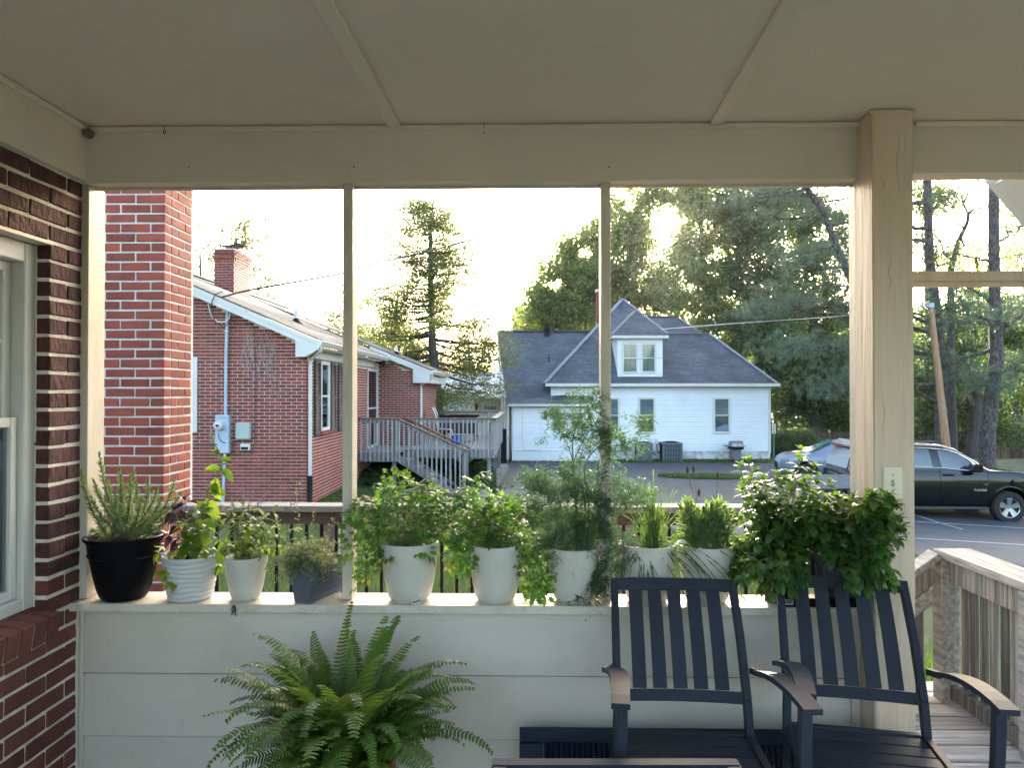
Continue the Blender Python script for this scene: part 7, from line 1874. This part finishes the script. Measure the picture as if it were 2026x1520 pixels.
inst('leaf', compound('leaf', M['lf_yellow'], 3, 3, .035), t, PM @ leaf_m(Q(735,1135,PY-.06), (-.5,-.5,-.4), up=Vector((0,-1,.5))), 'yellowed parsley leaf')
inst('leaf', compound('leaf', M['lf_yellow'], 5, 3, .03), t, PM @ leaf_m(Q(888,1110,PY-.04), (.1,-.3,-.6), up=Vector((0,-1,.3))), 'yellowed parsley leaf')
t, x = pot_thing('potted_coriander', 'leggy coriander trailing over both sides of a plain white pot', 981)
round_pot(t, x, PY, 54*PX, 35*PX, .215, 'white_pot', belly=.48)
umbrella(t, x, fill(64, 985, 1045, 58, 30) + fill(22, 950, 1000, 36, 36) + fill(26, 1010, 1010, 40, 32) + fill(40, 1055, 1120, 26, 50) + fill(26, 915, 1085, 18, 45) + [(935,950),(955,945),(945,965),(925,975),(968,958),(1065,1165),(1045,1160),(1075,1090),(938,985),(1082,1130)], .205, sc0=1.1)

# ---- dill
t, x = pot_thing('potted_dill', 'tall feathery dill in a white pot next to the second mullion', 1134)
p = round_pot(t, x, PY, 53*PX, 34*PX, .205, 'white_pot', belly=.5)
MB(PM).lathe([(37.6*PX, .0245), (38.0*PX, .026), (37.8*PX, .0275)], (x, PY, ST), 48).build('pot_seam', M['white_pot'], p)
def pl2(pts, ly): return [Q(a, b_, ly) for a, b_ in pts]
def smooth_path(P_, k=5):
    out = []
    for i in range(len(P_)-1):
        p0, p1, p2, p3 = P_[max(i-1,0)], P_[i], P_[i+1], P_[min(i+2,len(P_)-1)]
        for j in range(k): t_ = j/k; out.append(.5*((2*p1)+(p2-p0)*t_+(2*p0-5*p1+4*p2-p3)*t_*t_+(3*p1-p0-3*p2+p3)*t_**3))
    out.append(P_[-1]); return out
dy = PY-.03
mains = [[(1146,1110),(1140,1040),(1138,960),(1133,900),(1135,860),(1148,820),(1146,790)], [(1165,1105),(1166,1040),(1163,980),(1157,930),(1172,895),(1205,875),(1248,852)], [(1152,1100),(1158,1010),(1150,960),(1125,935),(1105,925),(1075,932),(1050,955)],
         [(1138,960),(1134,915),(1118,870),(1100,840),(1092,808)], [(1134,915),(1150,880),(1168,850),(1185,828)], [(1150,1090),(1142,1000),(1148,920),(1154,880),(1155,855)], [(1172,1100),(1180,1010),(1190,950),(1215,900)], [(1172,1080),(1190,950),(1225,955),(1262,975),(1290,1010)],
         [(1155,1110),(1130,1140),(1150,1175),(1130,1190)], [(1165,1100),(1185,1120),(1190,1160),(1150,1192),(1120,1198)]]
for i, m_ in enumerate(mains):
    mm_ = smooth_path([Q(a, b_, dy + (-.05 if i >= 8 else 0)) for a, b_ in m_]); rr_ = .0042 if i < 3 else (.0026 if i < 8 else .0012)
    MB(PM).tube(mm_, [rr_*(1-.6*k/(len(mm_)-1)) for k in range(len(mm_))], 7).build('stem', M['stem'], t, smooth='full')
segs = []
def feather(c, d, L):
    d = d.normalized(); p = c.copy(); n = 7
    a = d.orthogonal().normalized(); bb = d.cross(a); pts = [p.copy()]
    for i in range(n):
        d = (d + Vector((0,0,-.10))).normalized(); q = p + d*L/n; segs.append((p.copy(), q.copy()))
        for s in range(3):
            an = rnd.uniform(0, 6.28); sd = (a*math.cos(an)+bb*math.sin(an)+d*.6+Vector((0,0,-.15))).normalized(); l2 = L*.55*(1-.09*i)*rnd.uniform(.6,1.1); m_ = q + sd*l2*.5; segs.append((q.copy(), m_)); segs.append((m_, m_+(sd+Vector((0,0,-.25))).normalized()*l2*.5))
            for _ in range(3): segs.append((m_, m_+(sd+Vector((rnd.gauss(0,.4),rnd.gauss(0,.4),rnd.gauss(-.15,.35)))).normalized()*l2*.62))
        p = q
for (a, b_, r_, n_, dn) in [(1105,830,30,9,0),(1148,850,46,17,0),(1168,805,30,9,0),(1145,800,20,6,0),(1185,850,30,9,0),(1120,870,26,7,0),(1238,872,34,13,0),(1205,895,36,15,0),(1262,850,20,5,0),(1195,870,26,9,0),(1100,1000,60,34,0),(1150,1030,66,46,0),(1185,985,44,26,0),(1075,965,36,18,0),(1050,960,26,9,0),(1130,960,40,18,0),(1175,1060,50,36,0),(1110,1060,48,34,0),(1140,1095,56,34,-.5),(1090,1080,28,12,-.3),(1175,1140,30,20,-1.2),(1160,1165,26,10,-1.2),(1245,960,36,10,0),(1235,1000,34,13,0),(1240,1080,30,16,-.6),(1215,1110,26,12,-1),(1255,1120,24,12,-1),(1270,1000,24,6,0)]:
    for _ in range(int(n_*(1.5 if b_ > 945 else 1.25))):
        q = Q(a+rnd.gauss(0,.5)*r_, b_+rnd.gauss(0,.5)*r_, dy+rnd.uniform(-.05,.06)); az = rnd.uniform(0,6.28); el = rnd.uniform(-.1,1.2)
        feather(q, Vector((math.cos(az)*math.cos(el), math.sin(az)*math.cos(el)*.8, math.sin(el)+dn)), rnd.uniform(.045,.085))
thin_quads('feathery_leaves', segs, .0016, M['lf_dill'], t)

# ---- chives
t, x = pot_thing('potted_chives', 'chives with long blades flopping to the right over a white pot behind the left chair', 1280)
round_pot(t, x, PY, 56*PX, 37*PX, .218, 'white_pot', belly=.55)
segs = []
def blade(pts, w=.0032):
    for i in range(len(pts)-1): segs.append((pts[i], pts[i+1] + (pts[i+1]-pts[i])*.15))
base = Q(1290, 1090, PY)
for k in range(130):
    b0 = base + Vector((rnd.gauss(0,.018), rnd.gauss(0,.025), -.01)); a = 1292+rnd.gauss(0,18); e = Q(a, 1010+rnd.gauss(0,28), PY+rnd.uniform(-.04,.04)); blade(bez(b0, (b0+e)/2+Vector((rnd.gauss(0,.008),0,.02)), e, 7))
for k in range(26):
    b0 = base + Vector((rnd.gauss(0,.02), -.02, 0)); e = Q(1360+rnd.uniform(-20,130), 1160+rnd.uniform(-50,36), PY-.12+rnd.uniform(-.03,.03)); m_ = Q((1290+ (CX+e.x/e.y*F))/2-10, 1040+rnd.uniform(-25,35), PY-.08); blade(bez(b0, m_, e, 12))
for k in range(16):
    b0 = base + Vector((rnd.gauss(0,.02), -.02, 0)); e = Q(1245+rnd.uniform(-18,70), 1165+rnd.uniform(-40,30), PY-.12); m_ = Q(1262+rnd.uniform(-20,30), 1060, PY-.09); blade(bez(b0, m_, e, 12))
for a, b_ in [(1215,955),(1340,970),(1325,985),(1293,930),(1240,985),(1380,1000),(1270,960),(1310,975),(1350,1010),(1225,1015)]:
    b0 = base.copy(); e = Q(a, b_, PY-.02); blade(bez(b0, (b0+e)/2+Vector((0,0,.05)), e, 10))
thin_quads('blades', segs, .0042, M['lf_chive'], t)

# ---- lavender
t, x = pot_thing('potted_lavender', 'upright lavender with dark purple flower heads in the white pot left of the mint', 1396)
round_pot(t, x, PY, 56*PX, 37*PX, .216, 'white_pot', belly=.55)
segs = []; paths = []; fb = MB(PM)
for k in range(95):
    a, b_ = 1396+rnd.uniform(-56,54), 1010+rnd.uniform(-25,55); base = Vector((x+rnd.uniform(-.07,.07), PY+rnd.uniform(-.06,.06), ST+.20)); e = Q(a, b_, PY+rnd.uniform(-.07,.06)); pp = bez(base, (base+e)/2+Vector(((base.x-e.x)*.2,0,.01)), e, 8); paths.append(pp)
    L = (e-base).length
    for j in range(int(L*260)):
        s = rnd.uniform(.1,1); i = min(7, int(s*8)); q = pp[i].lerp(pp[i+1], s*8-i); d = (pp[i+1]-pp[i]).normalized(); r_ = Vector((rnd.gauss(0,1), rnd.gauss(0,1), rnd.gauss(0,.6))); segs.append((q, q+(d*1.1+r_.normalized()*.8).normalized()*rnd.uniform(.018,.034)))
thin_quads('leaves', segs, .0062, M['lf_lav'], t)
for a, b_ in [(1392,1008),(1408,1000),(1412,1015),(1360,930),(1372,928),(1420,940),(1383,975),(1430,1022)]:
    base = Vector((x+rnd.uniform(-.05,.05), PY, ST+.22)); e = Q(a, b_, PY-.04); paths.append(bez(base, (base+e)/2+Vector((0,0,.02)), e, 8)); fb.lathe([(.0001,.014),(.005,.008),(.006,-.002),(.004,-.012),(.0001,-.014)], tuple(e), 7)
stem_tube(t, paths, .0019); fb.build('flower_heads', M['flower_purple'], t, kind='stuff', smooth=True)

# ---- the two mint plants
mint = [leaf_mesh('leaf', .052, .033, M['lf_mint'], .25, .3, 5, seed=i, wave=.05) for i in range(4)]
mint_s = [leaf_mesh('leaf', .040, .022, M['lf_mint_st'], .25, .3, 4, seed=i, wave=.04) for i in range(2)]
def mint_plant(t, x, y0, ztop, targets, n_nodes=7, sz=1.0):
    front = lambda a, b_: 2.60 + rnd.uniform(-.03,.05) if (a > 1712 or (b_ > 1135 and rnd.random() < .75)) else y0 + rnd.uniform(-.15,.09)
    Lv = Leaves(t, 292); paths = []
    for a, b_ in targets:
        ly = front(a, b_); base = Vector((x+rnd.uniform(-.06,.06), y0+rnd.uniform(-.05,.05), ztop-.01)); e = Q(a, b_, ly)
        down = e.z < ztop+.02
        mid = (base+e)/2 + (Vector(((e.x-base.x)*.25, (e.y-base.y)*.3-.03, .09)) if down else Vector(((e.x-base.x)*.15,0,.015))); pp = bez(base, mid, e, 9); paths.append(pp)
        leafy_stem(Lv, pp, mint, lambda s: sz*(1.0 if s < .8 else .85), n_nodes, .22, droop=.18 if not down else .5, tipcluster=5)
    stem_tube(t, paths, .0017); Lv.done(M['lf_mint_st'])
y0 = PY-.0
t, x = pot_thing('potted_mint', 'tall bushy mint spilling down in front of its dark tray between the two chairs', 1548)
round_pot(t, x, y0, .085, .065, .15, 'black_pot', 'lip')
mint_plant(t, x, y0, ST+.16, [(1465,925),(1480,912),(1497,935),(1585,892),(1583,915),(1612,925),(1540,955),(1520,965),(1562,950),(1640,955),(1655,985),(1600,950)] + fill(46, 1552, 1000, 98, 75) + fill(48, 1520, 1100, 82, 66) + [(1475,1070),(1455,1110),(1450,1130),(1475,1100),(1505,1165),(1525,1178),(1545,1160),(1568,1170),(1590,1150),(1490,1140)], 7, 1.0)
t, x = pot_thing('potted_mint', 'spreading mint with lit bright leaves in a dark ornate pot against the square post', 1655)
pt_ = round_pot(t, x, y0, .105, .075, .19, 'stone_pot', 'lip', belly=.8)
b = MB(PM)
for k in range(18):
    an = 2*math.pi*k/18; r1_, r2_ = .083, .100
    b.tube([(x+r1_*math.cos(an), y0+r1_*math.sin(an), ST+.05), (x+r2_*math.cos(an+.04), y0+r2_*math.sin(an+.04), ST+.10), (x+(r2_+.004)*math.cos(an), y0+(r2_+.004)*math.sin(an), ST+.15)], [.004,.007,.003], 6)
b.build('pot_ornament', M['stone_pot'], pt_, smooth='full')
mint_plant(t, x, y0-.01, ST+.19, fill(52, 1670, 1040, 72, 62) + fill(26, 1740, 1030, 45, 55) + fill(26, 1700, 1110, 64, 46) + [(1760,1000),(1785,1045),(1775,1070),(1745,985),(1720,985),(1650,985),(1620,1000),(1740,1150),(1755,1130),(1770,1158),(1720,1165),(1690,1160),(1750,1100)], 7, 1.08)
# dark tray with sticker
tr0, tr1 = qx(1552, 2.77), sx0-.012
tray = thing('plant_tray', 'shallow dark tray with a barcode sticker under the ornate mint pot', 'tray', ((tr0+tr1)/2, PY, ST), 0, None, PM)
MB(PM).box(tr0, tr1, 2.768, 2.774, ST, ST+.032).build('tray_side', M['black_pot'], tray); MB(PM).box(tr0, tr1, 2.7745, 2.93, ST, ST+.004).build('tray_base', M['black_pot'], tray)
stx = qx(1560.5, 2.765); 
st_ = MB(PM).box(stx-.015, stx+.015, 2.7665, 2.7675, ST+.008, ST+.028).build('sticker', M['white_trim'], tray)
b = MB(PM); xx = stx-.012
for k in range(11):
    w = rnd.choice([.0006,.0011,.0016]); b.box(xx, xx+w, 2.7655, 2.7660, ST+.013, ST+.026); xx += w+.0011
b.build('barcode', M['black'], st_, kind='stuff')

# ---- fern on the floor
fcx, fcy, fcz = P(690, 1480, 2.44).x, 2.44, P(690, 1480, 2.44).z
t = thing('potted_fern', 'large lush sword fern in an orange pot in front of the half wall', 'potted plant', (fcx, fcy, 0))
MB().lathe([(.0001,0),(.10,0),(.15,fcz-.06),(.155,fcz-.06),(.155,fcz-.03),(.14,fcz-.035),(.12,fcz-.08)], (fcx, fcy, 0), 32).build('pot', M['terracotta'], t, smooth=True)
MB().lathe([(.0001,fcz-.06),(.135,fcz-.065)], (fcx, fcy, 0), 24).build('soil', M['soil'], t)
def frond(name, L, arch, mat, seed, w=.046):
    """grows from the origin up +Z and bends towards +X"""
    r = random.Random(seed); n = 40; p = Vector((0,0,0)); an = 0.0; tw = r.uniform(-.35,.35); yaw_ = 0.0; vs = []; fs = []; pts = []
    for i in range(n+1):
        t_ = i/n; pts.append((p.copy(), an)); an += arch/n*(.35+1.6*t_*t_); yaw_ += tw/n*2; p = p + Vector((math.sin(an), math.sin(yaw_)*.6, math.cos(an)))*L/n
    for i in range(n):                                   # rachis ribbon
        (a, an0), (b_, _) = pts[i], pts[i+1]; k = len(vs); ww = .0016*(1-.6*i/n); vs += [a+Vector((0,-ww,0)), a+Vector((0,ww,0)), b_+Vector((0,ww,0)), b_+Vector((0,-ww,0))]; fs.append((k,k+1,k+2,k+3))
    for i in range(5, n+1):
        if r.random() < .04: continue
        t_ = i/n; p, a_ = pts[i]; d = Vector((math.sin(a_), 0, math.cos(a_))); nrm = Vector((-math.cos(a_), 0, math.sin(a_)))
        ln = w*(min(1, (t_-.06)*6))*(1-max(0, t_-.45)**1.3*1.55) ; ln = max(.004, ln*r.uniform(.85,1.1))
        lw = L/n*.40
        for s in (-1, 1):
            dr = (Vector((0,s,0)) + d*.22 + nrm*(-.12+r.uniform(-.15,.15))).normalized(); k = len(vs); tip = p + dr*ln - nrm*ln*.10
            vs += [p-d*lw*.8, p+dr*ln*.55-d*lw, tip, p+dr*ln*.5+d*lw, p+d*lw*.8]; fs += [(k,k+1,k+3,k+4), (k+1,k+2,k+3)]
    me = bpy.data.meshes.new(name); me.from_pydata(vs, [], fs); me.materials.append(mat); return me
fr_g = [frond('frond', L_, ar, M['lf_fern'], i) for i, (L_, ar) in enumerate([(.38,1.3),(.42,1.7),(.34,2.0),(.44,1.1),(.40,2.3),(.45,2.0),(.36,1.6),(.40,2.6),(.43,1.4),(.30,1.8)])]
fr_y = [frond('frond', L_, ar, M['lf_fern_y'], i+20, .028) for i, (L_, ar) in enumerate([(.30,1.8),(.36,1.4),(.24,2.4)])]
for k in range(235):
    az = rnd.uniform(0, 6.283); yl = rnd.random() < .2; me = rnd.choice(fr_y if yl else fr_g)
    lean = rnd.uniform(.05,.85); away = math.sin(az)          # fronds towards the wall stay steeper
    if away > 0: lean *= (1-.6*away)
    s = rnd.uniform(.78,1.22)*(1 if away < .3 else .85)*(1.12-.25*lean)
    m = Matrix.Translation((fcx+math.cos(az)*.05, fcy-.03+math.sin(az)*.05, fcz-.05)) @ Matrix.Rotation(az, 4, 'Z') @ Matrix.Rotation(lean, 4, 'Y') @ Matrix.Rotation(rnd.uniform(-.5,.5), 4, 'Z') @ Matrix.Scale(s, 4)
    inst('frond', me, t, m, 'young frond with lit yellow green painted in' if yl else None)
for px, py, sc_ in ((640,1195,1.0),(702,1215,.95),(745,1212,.9),(575,1275,.8),(660,1250,.8),(610,1245,.8)):       # tall upright ones
    e = P(px, py, fcy+.12); b0 = Vector((fcx+rnd.uniform(-.04,.04), fcy, fcz-.04)); d = e-b0; L_ = d.length
    me = fr_g[3]; q = Vector((0,0,1)).rotation_difference(d.normalized()).to_matrix().to_4x4()
    up_me = frond('frond', L_, .55, M['lf_fern'], int(px), .030)
    inst('frond', up_me, t, Matrix.Translation(b0) @ q @ Matrix.Rotation(rnd.uniform(1.2,2), 4, 'Z'))
